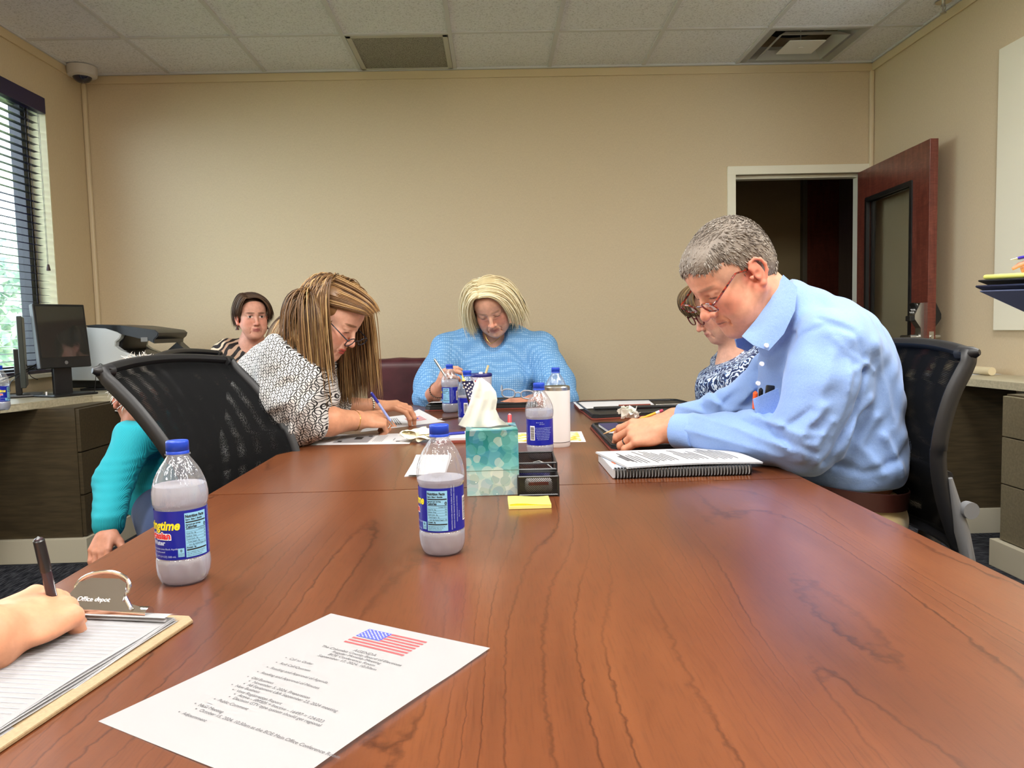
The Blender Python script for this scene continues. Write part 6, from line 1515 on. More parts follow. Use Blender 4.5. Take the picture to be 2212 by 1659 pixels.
    folds(S, 1.6, [([(1745, 870), (1700, 930), (1712, 985)], .010, .010), ([(1762, 900), (1730, 950), (1738, 990)], .008, .008), ([(1725, 880), (1682, 925), (1690, 960)], .007, -.008), ([(1655, 905), (1700, 930), (1740, 925)], .008, .007), ([(1640, 925), (1690, 950), (1735, 968)], .007, -.006),
        ([(1560, 918), (1620, 935), (1690, 965)], .007, .005), ([(1530, 955), (1600, 968), (1680, 985)], .006, .004), ([(1770, 760), (1745, 830), (1728, 900)], .010, .006), ([(1800, 780), (1790, 860), (1765, 930)], .008, .005), ([(1815, 720), (1770, 700), (1740, 720), (1700, 790)], .005, -.005),
        ([(1765, 690), (1820, 715), (1835, 770), (1840, 800)], .0045, -.005), ([(1840, 800), (1820, 880), (1760, 990)], .008, -.010), ([(1860, 860), (1810, 930), (1800, 1000)], .012, .008), ([(1880, 900), (1850, 960), (1900, 1020)], .012, .008), ([(1900, 940), (1940, 1000), (1950, 1030)], .010, .009), ([(1800, 1000), (1860, 1020), (1940, 990)], .010, -.008),
        ([(1640, 760), (1660, 830), (1665, 900)], .008, .005), ([(1700, 740), (1690, 820), (1675, 900)], .008, -.006), ([(1590, 870), (1545, 855), (1520, 875)], .008, .007), ([(1600, 890), (1560, 880), (1530, 895)], .006, -.006), ([(1870, 740), (1900, 820), (1925, 900)], .010, .004), ([(1770, 720), (1800, 760), (1870, 800)], .006, .004), ([(1850, 780), (1800, 800), (1790, 840)], .008, .005), ([(1860, 880), (1835, 900), (1830, 930)], .008, -.006)])
    ripple(S, .0022, 40, 12, 55); ripple(S, .0012, 95, 20, -70, 2)
    S.plane(wpt(1668, 660, 1.745), (-.81, 0, .59), .006)    # neck opening
    S.plane((0, 0, .690), (0, 0, -1), .01)
    t = NT('oxford_blue'); tcv = t.obj(); n = t.noise(t.obj((1, 1, 1)), 1500, 1); n2 = t.noise(tcv, 6, 2); cc = t.ramp(n, [(.35, s2l((116, 150, 212))), (.65, s2l((146, 176, 226)))]); t.col(cc); t.set(rough=.75, spec=.25, sheen=.2); t.bump(t.noise(t.obj(), 60, 4, .6, .5), .28, .004); SM = t.m
    v, q = mk(S, (.25, 1.38, .68), (1.15, 2.25, 1.20), .0045, 2); shirt = np_object('shirt', [(v, q, 0)], [SM], P)
    # collar: a stand and two long points
    def ribbon(pts, nrmls, w, th, name, m=SM, par=shirt):
        mb = MB(); n_ = len(pts); A = [Vector(p) for p in pts]; B = [Vector(p)+Vector(q)*w[i] for i, (p, q) in enumerate(zip(pts, nrmls))]
        va = [mb.bm.verts.new(p) for p in A]; vb = [mb.bm.verts.new(p) for p in B]
        for i in range(n_-1): mb.bm.faces.new((va[i], va[i+1], vb[i+1], vb[i]))
        bmesh.ops.subdivide_edges(mb.bm, edges=mb.bm.edges[:], cuts=2, use_grid_fill=True); bmesh.ops.solidify(mb.bm, geom=mb.bm.faces[:], thickness=th); return mb.done(name, m, P, smooth=True, local=False)
    # near collar leaf (world, outlined from the back of the neck to its button)
    cl = [(1692, 596, 1.70), (1722, 622, 1.672), (1716, 672, 1.650), (1692, 722, 1.640), (1660, 758, 1.635), (1628, 747, 1.645), (1604, 728, 1.675), (1636, 690, 1.672), (1666, 648, 1.678)]
    for far in (0, 1):
        W3 = lambda v: Vector((v.x+.026, 3.49-v.y, v.z-.008)) if far else v
        mb = MB(); vs = [mb.bm.verts.new(W3(at(*p))) for p in cl]; cv = mb.bm.verts.new(W3(at(1668, 690, 1.648)))
        for i in range(len(vs)): mb.bm.faces.new((vs[i], vs[(i+1) % len(vs)], cv))
        bmesh.ops.subdivide_edges(mb.bm, edges=mb.bm.edges[:], cuts=1, use_grid_fill=True); bmesh.ops.smooth_vert(mb.bm, verts=[v for v in mb.bm.verts if not v.is_boundary], factor=.5); bmesh.ops.solidify(mb.bm, geom=mb.bm.faces[:], thickness=.004)
        mb.done('collar', SM, P, smooth=True, local=False)
    BM = mat('button_white', (222, 228, 240), .3)
    for px, py, Y in ((1655, 746, 1.630), (1645, 786, 1.645), (1637, 828, 1.66)):
        p = at(px, py, Y); MB().cyl(p+Vector((0, .002, 0)), p-Vector((-.001, .0025, 0)), .0048, n=20).done('button', BM, P, smooth=True, local=False)
    # placket and pocket
    mb = MB(); pp = [(1632, 760, 1.64), (1634, 800, 1.652), (1630, 850, 1.665), (1625, 885, 1.67)]
    # cuff
    K = Field(); d = nrm(el-wl); a0 = wl+d*.012; K.cone(a0, a0+d*.062, .043, .045, .004); K.plane(a0, -d, .003); K.plane(a0+d*.060, d, .003); K.cone(a0-d*.08, a0+d*.02, .038, .038, .003, '-'); v, q = mk(K, *bbox([a0, a0+d*.06], .06), .003, 1); np_object('cuff', [(v, q, 0)], [SM], P)
    # ring, belt, trousers
    p = t1[2][0]*.45+t1[2][1]*.55; bead_ring(p, t1[2][1]-t1[2][0], .0112, mat('ring_dark', (52, 50, 50), .3, metal=.6), P, 'wedding_ring', .0016, 28, wire=True)
    mb = MB(); cx, cy, cz = .825, 1.79, .672
    mb.lathe([(1.0, -.020), (1.02, -.019), (1.02, .019), (1.0, .020)], 56, M=Matrix.Translation((cx-.03, cy, cz)) @ Matrix.Rotation(.12, 4, 'Y') @ Matrix.Diagonal((.150, .196, 1, 1))); mb.done('belt', mat('belt_brown', (58, 26, 20), .4), P, smooth=True, local=False)
    T = Field(); T.ell((cx-.03, cy, .60), (.150, .195, .12), .03); T.chain([(.80, 1.70, .57), (.62, 1.62, .57)], [.10, .085], .04); T.chain([(.80, 1.90, .57), (.62, 1.98, .57)], [.10, .085], .04); T.chain([(.62, 1.62, .57), (.58, 1.62, .08)], [.080, .062], .03); T.chain([(.62, 1.98, .57), (.58, 1.98, .08)], [.080, .062], .03)
    T.plane((0, 0, .662), (0, 0, 1), .004); ripple(T, .003, 50, 20, 60)
    v, q = mk(T, (.40, 1.45, .02), (1.2, 2.15, .70), .008, 2); np_object('trousers', [(v, q, 0)], [clothmat('khaki', (196, 176, 132))], P)
    for yy in (1.62, 1.98): MB().b2(.42, .66, yy-.05, yy+.05, 0, .09, bev=.03, seg=3).done('shoe', mat('shoe_brown', (60, 36, 26), .4), P, smooth=True, local=False)
    # glasses
    g = H.w(0, .108, -.010); M = Matrix.Identity(4)
    for i in range(3): M[i][0] = H.x[i]; M[i][1] = H.y[i]; M[i][2] = H.z[i]; M[i][3] = g[i]
    M = M @ Matrix.Rotation(-.27, 4, 'X')
    t = NT('tortoiseshell'); n = t.noise(t.obj(), 130, 2); t.col(t.ramp(n, [(.4, s2l((52, 10, 8))), (.62, s2l((150, 44, 20)))])); t.set(rough=.15, coat=.6)
    eyeglasses(P, M, w=.142, lensw=.050, lensh=.027, frame_m=t.m, rr=.0021, temple=.118)
    # pencil, the pens in his pocket, the tissue in his fist
    a_, b_ = at(1302, 938, 2.03), at(1432, 886, 2.02); o = pen(a_, b_, .0036, 'yellow pencil with a pink eraser held by the man in the blue shirt', mat('pencil_yellow', (240, 166, 40), .4), tipc=mat('pencil_wood', (220, 180, 130), .6), name='pencil', cat='pencil')
    L_ = (b_-a_).length; MB().lathe([(.0038, L_-.020), (.0038, L_-.010), (0, L_-.010)], 12).done('ferrule', WHI, o, smooth=True); MB().lathe([(.0036, L_-.010), (.0034, L_), (0, L_+.001)], 12).done('eraser', mat('eraser_pink', (190, 60, 90), .6), o, smooth=True)
    def pk(px, py, Y, m, lab, name, r_=.005):
        a = at(px-2, py+44, Y); b = at(px, py, Y-.008); return pen(a, b, r_, lab, m, name=name, cap=m)
    PY = 1.70
    pk(1632, 845, PY, mat('pen_orange', (236, 96, 44), .35), 'orange pen clipped in the shirt pocket of the man', 'pocket_pen'); pk(1644, 838, PY, BLACKP, 'slim black pen beside the orange pen in the shirt pocket', 'pocket_pen', .0045)
    a = at(1664, 835, PY-.01); r = root('glasses_case', a, 'black spectacle case sticking out of the shirt pocket', 'case', rot=(0, .1, 0)); MB().b2(-.010, .010, -.004, .004, -.05, .003, bev=.003).done('case_body', BLACKP, r, smooth=True)
    mb = MB(); pts = [(1626, 862), (1680, 838), (1690, 905), (1636, 915)]
    vs = [mb.bm.verts.new(at(x, y, PY-.022)) for x, y in pts]; mb.bm.faces.new(vs); bmesh.ops.subdivide_edges(mb.bm, edges=mb.bm.edges[:], cuts=4, use_grid_fill=True); bmesh.ops.solidify(mb.bm, geom=mb.bm.faces[:], thickness=.003); mb.done('pocket', SM, P, smooth=True, local=False)
    p = at(1358, 893, 2.0); crumple('crumpled_tissue', (p.x, p.y, p.z-.016), (.026, .03, .045), 'crumpled white tissue held in the hand of the man', 'tissue', 9)
man()
# ---- cloth patterns
def oval_print():
    t = NT('oval_print'); tc = t.node('ShaderNodeTexCoord'); nz = t.node('ShaderNodeTexNoise'); nz.inputs['Scale'].default_value = 9; t.link(tc.outputs['Object'], nz.inputs['Vector'])
    mixv = t.node('ShaderNodeVectorMath', operation='MULTIPLY_ADD'); t.link(nz.outputs['Color'], mixv.inputs[0]); mixv.inputs[1].default_value = (.008, .008, .008); t.link(tc.outputs['Object'], mixv.inputs[2])
    sp = t.node('ShaderNodeSeparateXYZ'); t.link(mixv.outputs[0], sp.inputs[0])
    u0 = t.math('MULTIPLY', t.math('SUBTRACT', t.math('MULTIPLY', sp.outputs[0], 1.0), t.math('MULTIPLY', sp.outputs[1], .12)), 54.0); v0 = t.math('ADD', t.math('MULTIPLY', sp.outputs[2], 47.0), t.math('MULTIPLY', u0, .28))
    def rings(uo, vo):
        v = t.math('ADD', v0, vo); row = t.math('FLOOR', v); fv = t.math('SUBTRACT', t.math('FRACT', v), .5)
        u = t.math('ADD', t.math('ADD', u0, uo), t.math('MULTIPLY', t.math('MODULO', row, 2.0), .5)); fu = t.math('SUBTRACT', t.math('FRACT', u), .5)
        d = t.math('SQRT', t.math('ADD', t.math('POWER', t.math('ABSOLUTE', t.math('DIVIDE', fu, .42)), 2.0), t.math('POWER', t.math('ABSOLUTE', t.math('DIVIDE', fv, .62)), 2.0)))
        return t.math('LESS_THAN', t.math('ABSOLUTE', t.math('SUBTRACT', d, .80)), .10)
    f = t.math('MAXIMUM', rings(0, 0), rings(.16, .42))
    t.col(t.mix(f, s2l((210, 210, 210)), s2l((20, 20, 24)))); t.set(rough=.7, spec=.2); t.bump(t.noise(t.obj(), 30, 3), .25, .004); return t.m
def dotted_knit():
    t = NT('dotted_blue_knit'); v = t.obj((1, .6, 1)); vo = t.node('ShaderNodeTexVoronoi'); vo.inputs['Scale'].default_value = 105; vo.inputs['Randomness'].default_value = .15; t.link(v, vo.inputs[0])
    t.col(t.ramp(vo.outputs['Distance'], [(.12, s2l((168, 200, 230))), (.32, s2l((122, 168, 212))), (.6, s2l((98, 146, 196)))])); t.set(rough=.85, spec=.15); t.bump(t.math('SUBTRACT', 1.0, vo.outputs['Distance']), .5, .003); return t.m
def paisley():
    t = NT('paisley'); v = t.obj(); wv = t.node('ShaderNodeTexWave', wave_type='RINGS'); wv.inputs['Scale'].default_value = 13; wv.inputs['Distortion'].default_value = 18; wv.inputs['Detail'].default_value = 2; wv.inputs['Detail Scale'].default_value = 2.2; t.link(v, wv.inputs[0])
    n = t.noise(v, 24, 2); f = t.mix(.3, wv.outputs['Color'], n)
    t.col(t.ramp(f, [(.30, s2l((20, 32, 74))), (.52, s2l((46, 78, 138))), (.66, s2l((110, 150, 200))), (.74, s2l((210, 222, 236)))])); t.set(rough=.7); return t.m
def zebra():
    t = NT('zebra_rust'); v = t.obj((1, 1, 1), rot=(0, .5, 0)); wv = t.node('ShaderNodeTexWave', wave_type='BANDS', bands_direction='Z'); wv.inputs['Scale'].default_value = 10; wv.inputs['Distortion'].default_value = 12; wv.inputs['Detail'].default_value = 2; wv.inputs['Detail Scale'].default_value = .8; t.link(v, wv.inputs[0])
    n = t.noise(v, 5, 2); st = t.ramp(wv.outputs['Color'], [(.42, s2l((30, 18, 22))), (.5, s2l((226, 206, 178)))], 'CONSTANT'); ru = t.ramp(n, [(.5, (1, 1, 1)), (.56, s2l((150, 70, 40)))])
    t.col(t.mix(.5, st, t.mix(1, st, ru, 'MULTIPLY'))); t.set(rough=.65); return t.m
def lap_body(F2, px, py, Y, dirx, diry, half=.17, seat=.52):
    """hidden lower body: hips on the seat, thighs forward, shins down"""
    c = wpt(px, py, Y); s = np.array([-diry, dirx, 0.0]); d = np.array([dirx, diry, 0.0]); hip = np.array([c[0], c[1], seat+.06])
    for q in (-1, 1):
        a = hip+s*q*half*.5; k = a+d*.40+np.array([0, 0, -.01]); F2.chain([a, k], [.085, .062], .03); F2.chain([k, k+np.array([0, 0, -.42])], [.058, .045], .02)
    return hip, d, s
# ------------------------------------------------------------------ woman in the patterned blouse
def woman_pattern():
    hc = at(716, 684, 2.34); P = person('woman with long light brown hair writing in a black and white patterned blouse', (hc.x-.2, hc.y, 0))
    a = math.radians(36); H = HF(hc, (math.cos(a), -.22, -math.sin(a)), sc=.97); NK = wpt(655, 735, 2.36)
    F = Field(); head_prims(F, H, jaw=.98, full=.45, nose=.92, lips=1.1, neck_to=NK, neck_r=.050, brow=.8)
    F.cone(NK, wpt(630, 820, 2.36), .07, .11, .04)
    v1, q1 = mk(F, *bbox([H.w(.1, .13, .13), H.w(-.1, -.13, -.15), NK, wpt(630, 820, 2.36)], .08), .0026, 2)
    paint = face_paint(H, (224, 178, 156), lip=(184, 60, 62), lipk=.85, blush=.26, brow=(120, 88, 62), browk=.85, lash=(40, 28, 26))
    el, wr = wpt(652, 915, 2.20), wpt(772, 908, 2.33); G = Field(); G.chain([wpt(645, 850, 2.20), el], [.050, .046], .02); G.chain([el, wpt(712, 910, 2.26), wr], [.045, .041, .028], .02)
    t1 = hand(G, wr, nrm(wpt(850, 905, 2.40)-wr), (.12, -.55, .75), (0, .75, .45), 1.0, curl=((.75, .85, .35), (.85, .95, .45), (.95, 1.05, .6), (1.0, 1.1, .6)), thumb=(.75, .35, -.45), wrist_r=.027)
    el2, wr2 = wpt(715, 880, 2.56), wpt(806, 879, 2.62); G2 = Field(); G2.chain([el2, wr2], [.040, .027], .02)
    t2 = hand(G2, wr2, nrm(wpt(880, 876, 2.60)-wr2), (.25, -.25, .9), (.0, -.8, -.35), 1.0, curl=((.35, .75, .55), (.4, .75, .55), (.4, .8, .5), (.4, .7, .5)), thumb=(.72, .30, -.62), spread=.2, wrist_r=.026)
    v2, q2 = mk(G, *bbox([el, wr, t1[1][3], t1[3][3], t1[4][3], wpt(645, 850, 2.20)], .07), .0028, 1); v3, q3 = mk(G2, *bbox([el2, wr2, t2[1][3], t2[4][3], t2[3][3]], .06), .0030, 1)
    F2 = Field(); hip, d, s = lap_body(F2, 560, 1000, 2.38, 1, 0); F2.chain([wpt(630, 820, 2.36), wpt(595, 930, 2.37), hip], [.10, .11, .11], .05)
    v4, q4 = mk(F2, (-1.2, 2.0, 0), (-.2, 2.8, 1.05), .012, 1)
    arm_c = np.array(s2l((206, 150, 118)))
    def col(v):
        c = paint(v); m = v[:, 2] < .865; c[m] = arm_c; return c
    np_object('body', [(v1, q1, 0), (v2, q2, 0), (v3, q3, 0), (v4, q4, 0)], [SKIN], P, colfn=col)
    S = Field(); S.cone(wpt(650, 752, 2.36), wpt(618, 800, 2.37), .075, .125, .05); S.ell(wpt(608, 860, 2.38), (.148, .17, .14), .06); S.ell(wpt(582, 930, 2.38), (.128, .185, .14), .06); S.ell(wpt(575, 1000, 2.38), (.13, .19, .12), .05); S.ell(wpt(660, 870, 2.40), (.10, .14, .08), .05); S.ell(wpt(655, 835, 2.25), (.072, .075, .125), .05); S.ell(wpt(690, 862, 2.30), (.05, .08, .06), .05)
    S.cone(wpt(628, 782, 2.23), wpt(690, 785, 2.50), .085, .075, .05)
    S.chain([wpt(625, 790, 2.22), wpt(628, 865, 2.18), wpt(634, 905, 2.18), wpt(662, 916, 2.20)], [.088, .080, .068, .058], .04); S.chain([wpt(690, 800, 2.50), wpt(705, 865, 2.55), wpt(722, 876, 2.55)], [.07, .055, .052], .03)
    S.plane(wpt(664, 920, 2.21), nrm(wr-el), .004) if False else None
    S.plane(wpt(672, 752, 2.36), (.62, 0, .78), .008); S.plane((0, 0, .60), (0, 0, -1), .01)
    folds(S, 2.2, [([(560, 870), (600, 880), (640, 860)], .012, .008), ([(540, 900), (600, 920), (640, 905)], .012, -.007), ([(650, 840), (640, 880), (650, 930)], .008, .006), ([(668, 880), (650, 905), (648, 935)], .006, .006), ([(560, 950), (610, 940), (640, 945)], .010, .006), ([(640, 820), (600, 850), (580, 900)], .010, -.006), ([(690, 850), (670, 880), (664, 910)], .007, .005)])
    ripple(S, .0035, 38, 10, 50); ripple(S, .0015, 90, 15, -75, 1)
    v, q = mk(S, (-1.15, 1.95, .58), (-.25, 2.85, 1.12), .0055, 2); OM = oval_print(); np_object('blouse', [(v, q, 0)], [OM], P)
    # sleeve hem opening shown as a thin band
    p = at(628, 848, 2.105); MB().cyl(p, p+Vector((0, -.004, 0)), .006, n=16).done('sleeve_button', BLACKP, P, smooth=True, local=False)
    F3 = Field(); F3.ell((hip[0], hip[1], .60), (.15, .19, .11), .03)
    for qq in (-1, 1): F3.chain([hip+s*qq*.09, hip+s*qq*.09+d*.40, hip+s*qq*.09+d*.40+np.array([0, 0, -.42])], [.10, .078, .065], .03)
    v, q = mk(F3, (-1.2, 2.0, 0), (-.2, 2.8, .75), .010, 2); np_object('trousers', [(v, q, 0)], [mat('dark_trousers', (36, 36, 44), .8)], P)
    # hair
    rg = np.random.default_rng(4); N = 2600; u = rg.normal(size=(N*4, 3)); u /= np.linalg.norm(u, axis=1)[:, None]
    ok = (u[:, 2] > -.35) & ~((u[:, 1] > .22) & (u[:, 2] < .80)) & ~((u[:, 1] > .05) & (u[:, 2] < .12)) & ~((u[:, 1] > .5)); u = u[ok][:N]
    R = np.array([.075, .093, .083]); loc = u*R+np.array([0, -.014, .032]); roots = loc @ H.M.T+H.c
    part_x = .018; sgn = np.where(u[:, 0] > part_x, 1, -1.0)[:, None]
    dl = np.concatenate([sgn*.9, np.full((len(u), 1), -.45), .15*np.ones((len(u), 1))], 1); dl = dl-u*np.sum(dl*u, 1)[:, None]*.9; dirs = dl @ H.M.T; dirs /= np.linalg.norm(dirs, axis=1)[:, None]
    back = (u[:, 1] < -.42) & (u[:, 0] < .75); okn = back | (u[:, 0] < 0) | (u[:, 1] < -.14); u, roots, dirs, back = u[okn], roots[okn], dirs[okn], back[okn]
    torso = [(wpt(655, 760, 2.36), wpt(605, 835, 2.37), .118), (wpt(608, 850, 2.38), wpt(585, 930, 2.38), .155)]; nk = [(H.w(0, .03, -.05), H.w(0, .06, -.06), .050)]
    dirs[back] = dirs[back]*.35-H.y*.10; P1 = grow(H, roots[back], dirs[back], 26, .0095, torso+nk+[(wpt(634, 790, 2.25), wpt(690, 790, 2.50), .07)], grav=.40, stiff=.85, wave=.03, seed=4, scalp=(.076, .093, .084), lift=.004)
    P2 = grow(H, roots[~back], dirs[~back], 26, .0150, nk, grav=.34, stiff=.85, wave=.02, seed=5, scalp=(.076, .093, .084), lift=.004, guard=(.064, .030, .08), windx=(.25, 0, 0))
    Pn = np.concatenate([P1, P2]); u = np.concatenate([u[back], u[~back]])
    tone = np.clip(.38+.22*np.sin(u[:, 0]*14+u[:, 1]*9)+rg.normal(size=len(u))*.22, 0, 1)
    K = Field(); K.ell(H.w(0, -.016, .032), (.077, .093, .082), .01, frame=H.M); K.ell(H.w(0, -.05, -.03), (.066, .060, .070), .03, frame=H.M); K.ell(H.w(0, .110, -.022), (.088, .072, .090), .006, '-', frame=H.M)
    for qq in (-1, 1): K.ell(H.w(qq*.07, .06, -.03), (.04, .05, .06), .006, '-', frame=H.M)
    cap = mk(K, *bbox([H.c], .17), .004, 1)
    HM = hairmat('light_brown_hair', (70, 46, 26), (134, 98, 60), (200, 168, 116), .38)
    hair_object('hair', P, HM, Pn, .0015, tone, cap=cap, sides=4)
    # swept fringe
    N2 = 420; tt = rg.random(N2); r1 = rg.normal(size=N2)*.003
    def L4(a, b): return np.array([H.w(*(np.array(a)*(1-t_)+np.array(b)*t_+np.array([q, -q, q*.7]))) for t_, q in zip(tt, r1)])
    A = L4((.030, -.040, .118), (.078, -.004, .040)); B = L4((.010, .035, .132), (.080, .045, .060)); C_ = L4((-.01, .092, .126), (.060, .088, .074)); D = L4((-.028, .112, .100), (.028, .108, .078))
    s_ = np.linspace(0, 1, 14)[None, :, None]; Q = ((1-s_)**3)*A[:, None]+3*s_*(1-s_)**2*B[:, None]+3*s_**2*(1-s_)*C_[:, None]+s_**3*D[:, None]
    hair_object('fringe', P, HM, Q, .0018, np.clip(.40+.2*np.sin(tt*30)+rg.normal(size=N2)*.15, 0, 1))
    g = H.w(0, .112, -.020); M = Matrix.Identity(4)
    for i in range(3): M[i][0] = H.x[i]; M[i][1] = H.y[i]; M[i][2] = H.z[i]; M[i][3] = g[i]
    eyeglasses(P, M @ Matrix.Rotation(-.22, 4, 'X'), w=.134, lensw=.049, lensh=.030, frame_m=mat('frame_dark_steel', (60, 64, 76), .25, metal=.6), rr=.0016, temple=.11, squareness=2.2)
    ax = wr-el; bead_ring(wr-nrm(ax)*.010, ax, .031, GOLDJ, P, 'bracelet', .0014, 36, wob=.0015, wire=True)
    ax2 = wr2-el2; bead_ring(wr2-nrm(ax2)*.005, ax2, .030, mat('watch_silver', (206, 200, 186), .25, metal=1.0), P, 'wristwatch', .0050, 24)
    bead_ring(t1[2][0]*.4+t1[2][1]*.6, t1[2][1]-t1[2][0], .0100, STEEL, P, 'ring', .0012, 20, wire=True)
    pen(at(852, 922, 2.37), at(801, 847, 2.36), .0042, 'clear blue ballpoint pen held by the woman in the patterned blouse', mat('pen_pale_blue', (150, 164, 224), .2), cap=mat('pen_blue', (40, 46, 150), .3))
woman_pattern()
# ------------------------------------------------------------------ woman in the blue knit top at the far end
def woman_blue():
    hc = at(1061, 661, 3.52); P = person('woman with blonde shoulder-length hair in a light blue dotted knit top at the far end', (hc.x, hc.y+.1, 0))
    a = math.radians(36); H = HF(hc, (-.06, -math.cos(a), -math.sin(a)), up=(-.17, 0, 1), sc=1.04); NK = wpt(1066, 735, 3.66)
    F = Field(); head_prims(F, H, jaw=1.06, full=1.0, nose=1.02, lips=.7, neck_to=NK, neck_r=.050, brow=.8, old=1, chin=.006); F.cone(NK, wpt(1068, 790, 3.67), .080, .105, .04)
    v1, q1 = mk(F, *bbox([H.w(.1, .13, .13), H.w(-.1, -.13, -.15), NK, wpt(1068, 790, 3.62)], .08), .003, 2)
    paint = face_paint(H, (214, 166, 142), lip=(176, 104, 92), lipk=.7, blush=.3, brow=(166, 130, 100), browk=.5)
    el, wr = wpt(925, 868, 3.30), wpt(946, 842, 3.14); G = Field(); G.chain([el, wr], [.044, .030], .02)
    t1 = hand(G, wr, nrm(wpt(962, 805, 3.06)-wr), (-.75, -.3, .2), (.3, -.5, .6), 1.0, curl=((.7, .8, .4), (.8, .9, .4), (.9, 1.0, .5), (1., 1.1, .5)), thumb=(.8, .2, -.45))
    el2, wr2 = wpt(1215, 866, 3.30), wpt(1150, 868, 3.14); G2 = Field(); G2.chain([el2, wr2], [.044, .030], .02); t2 = hand(G2, wr2, (-.9, -.2, .0), (0, -.2, .9), (.0, .9, .0), 1.0, curl=((.3, .4, .3),)*4, thumb=(.8, .4, -.2))
    v2, q2 = mk(G, *bbox([el, wr, t1[1][3], t1[4][3]], .07), .0032, 1); v3, q3 = mk(G2, *bbox([el2, wr2, t2[1][3], t2[4][3]], .07), .0045, 1)
    F2 = Field(); hip, d, s = lap_body(F2, 1068, 900, 3.66, 0, -1, seat=.46); F2.chain([wpt(1068, 790, 3.67), wpt(1068, 870, 3.69), hip], [.10, .12, .12], .05)
    v4, q4 = mk(F2, (-.5, 3.0, 0), (.6, 4.0, 1.05), .014, 1)
    np_object('body', [(v1, q1, 0), (v2, q2, 0), (v3, q3, 0), (v4, q4, 0)], [SKIN], P, colfn=lambda v: np.where((v[:, 2:3] < .87), np.array([s2l((200, 142, 116))]), paint(v)))
    S = Field(); S.ell(wpt(1068, 800, 3.64), (.21, .15, .15), .06); S.ell(wpt(1068, 870, 3.62), (.235, .17, .16), .06); S.ell(wpt(1035, 820, 3.53), (.09, .07, .07), .05); S.ell(wpt(1105, 822, 3.53), (.09, .07, .07), .05); S.ell((hip[0], hip[1], .70), (.22, .18, .2), .05)
    S.cone(wpt(975, 757, 3.62), wpt(1160, 755, 3.62), .088, .088, .05); S.cone(wpt(1025, 735, 3.63), wpt(1108, 733, 3.63), .075, .075, .04)
    S.chain([wpt(968, 765, 3.60), wpt(935, 830, 3.44), wpt(922, 862, 3.33)], [.085, .080, .058], .04); S.chain([wpt(922, 862, 3.33), wpt(934, 858, 3.25)], [.058, .055], .02)
    S.chain([wpt(1168, 765, 3.60), wpt(1203, 830, 3.44), wpt(1218, 862, 3.33)], [.085, .080, .060], .04); S.chain([wpt(1218, 862, 3.33), wpt(1196, 868, 3.24)], [.060, .054], .02)
    S.ell(wpt(1066, 719, 3.50), (.066, .135, .088), .008, '-'); S.plane((0, 0, .62), (0, 0, -1), .01)
    folds(S, 3.5, [([(945, 800), (960, 840), (985, 880)], .012, -.008), ([(1190, 800), (1180, 840), (1170, 870)], .012, -.008), ([(1010, 790), (1020, 840), (1015, 870)], .02, .006), ([(1120, 790), (1130, 840), (1120, 870)], .02, .006), ([(915, 845), (930, 850), (945, 845)], .006, .006), ([(912, 860), (925, 868), (940, 864)], .006, .005), ([(978, 735), (975, 780), (965, 820)], .006, -.004), ([(1156, 735), (1160, 780), (1168, 820)], .006, -.004)])
    ripple(S, .003, 30, 10, 40)
    v, q = mk(S, (-.55, 3.05, .60), (.62, 3.95, 1.15), .0065, 2); np_object('knit_top', [(v, q, 0)], [dotted_knit()], P)
    F3 = Field()
    for qq in (-1, 1): F3.chain([hip+s*qq*.10, hip+s*qq*.10+d*.40, hip+s*qq*.10+d*.40+np.array([0, 0, -.42])], [.11, .08, .065], .03)
    v, q = mk(F3, (-.6, 2.9, 0), (.6, 4.0, .75), .014, 2); np_object('trousers', [(v, q, 0)], [MATS['dark_trousers']], P)
    K = Field(); K.ell(H.w(0, -.018, .036), np.array((.084, .098, .090))*H.s, .01, frame=H.M); K.ell(H.w(0, -.05, -.04), (.078, .060, .080), .03, frame=H.M); K.ell(H.w(0, .112, -.024), (.072, .075, .088), .006, '-', frame=H.M)
    cap = mk(K, *bbox([H.c], .17), .005, 1); HM = hairmat('blonde_hair', (150, 128, 88), (216, 200, 156), (246, 238, 210), .4)
    sp = []
    for s_, n in ((1, 620), (-1, 760)):
        x0 = .022; sp += [(n//3, (x0, .074, .098), (x0, .02, .118), (s_*.045, .098, .128), (s_*.06, .03, .142), (s_*.094, .072, .05), (s_*.112, .02, .05), (s_*.086, .075, -.058), (s_*.104, .04, -.075), .005),
            (n//3, (x0, .03, .118), (x0, -.06, .10), (s_*.06, .04, .142), (s_*.075, -.07, .125), (s_*.122, .03, .03), (s_*.125, -.06, .03), (s_*.098, .065, -.085), (s_*.112, -.02, -.10), .008),
            (n//3, (x0, -.03, .115), (0, -.09, .06), (s_*.07, -.06, .13), (s_*.04, -.12, .07), (s_*.11, -.06, -.02), (s_*.06, -.13, -.02), (s_*.112, .02, -.11), (s_*.06, -.10, -.12), .010)]
    bez_hair(H, 'hair', P, HM, sp, .0020, 8, cap=cap, tone=.58)
    mb = MB(); pts = [at(x, y, Y) for x, y, Y in ((1047, 722, 3.545), (1052, 734, 3.53), (1060, 743, 3.515), (1068, 738, 3.52), (1078, 731, 3.53), (1086, 722, 3.545))]; mb.tube(pts, .0014, 6); mb.done('necklace', GOLDJ, P, smooth=True, local=False)
    bead_ring(H.w(-.078, -.012, -.056), H.x*.3+H.y, .010, GOLDJ, P, 'earring', .0012, 20, wire=True)
    bead_ring(wr-nrm(wr-el)*.004, wr-el, .033, mat('beads_brown', (90, 70, 58), .4), P, 'bead_bracelet', .0036, 26)
    pen(wpt(968, 822, 3.03), wpt(938, 775, 3.06), .0045, 'silver pen in the hand of the woman in blue', STEEL, cap=STEEL)
woman_blue()
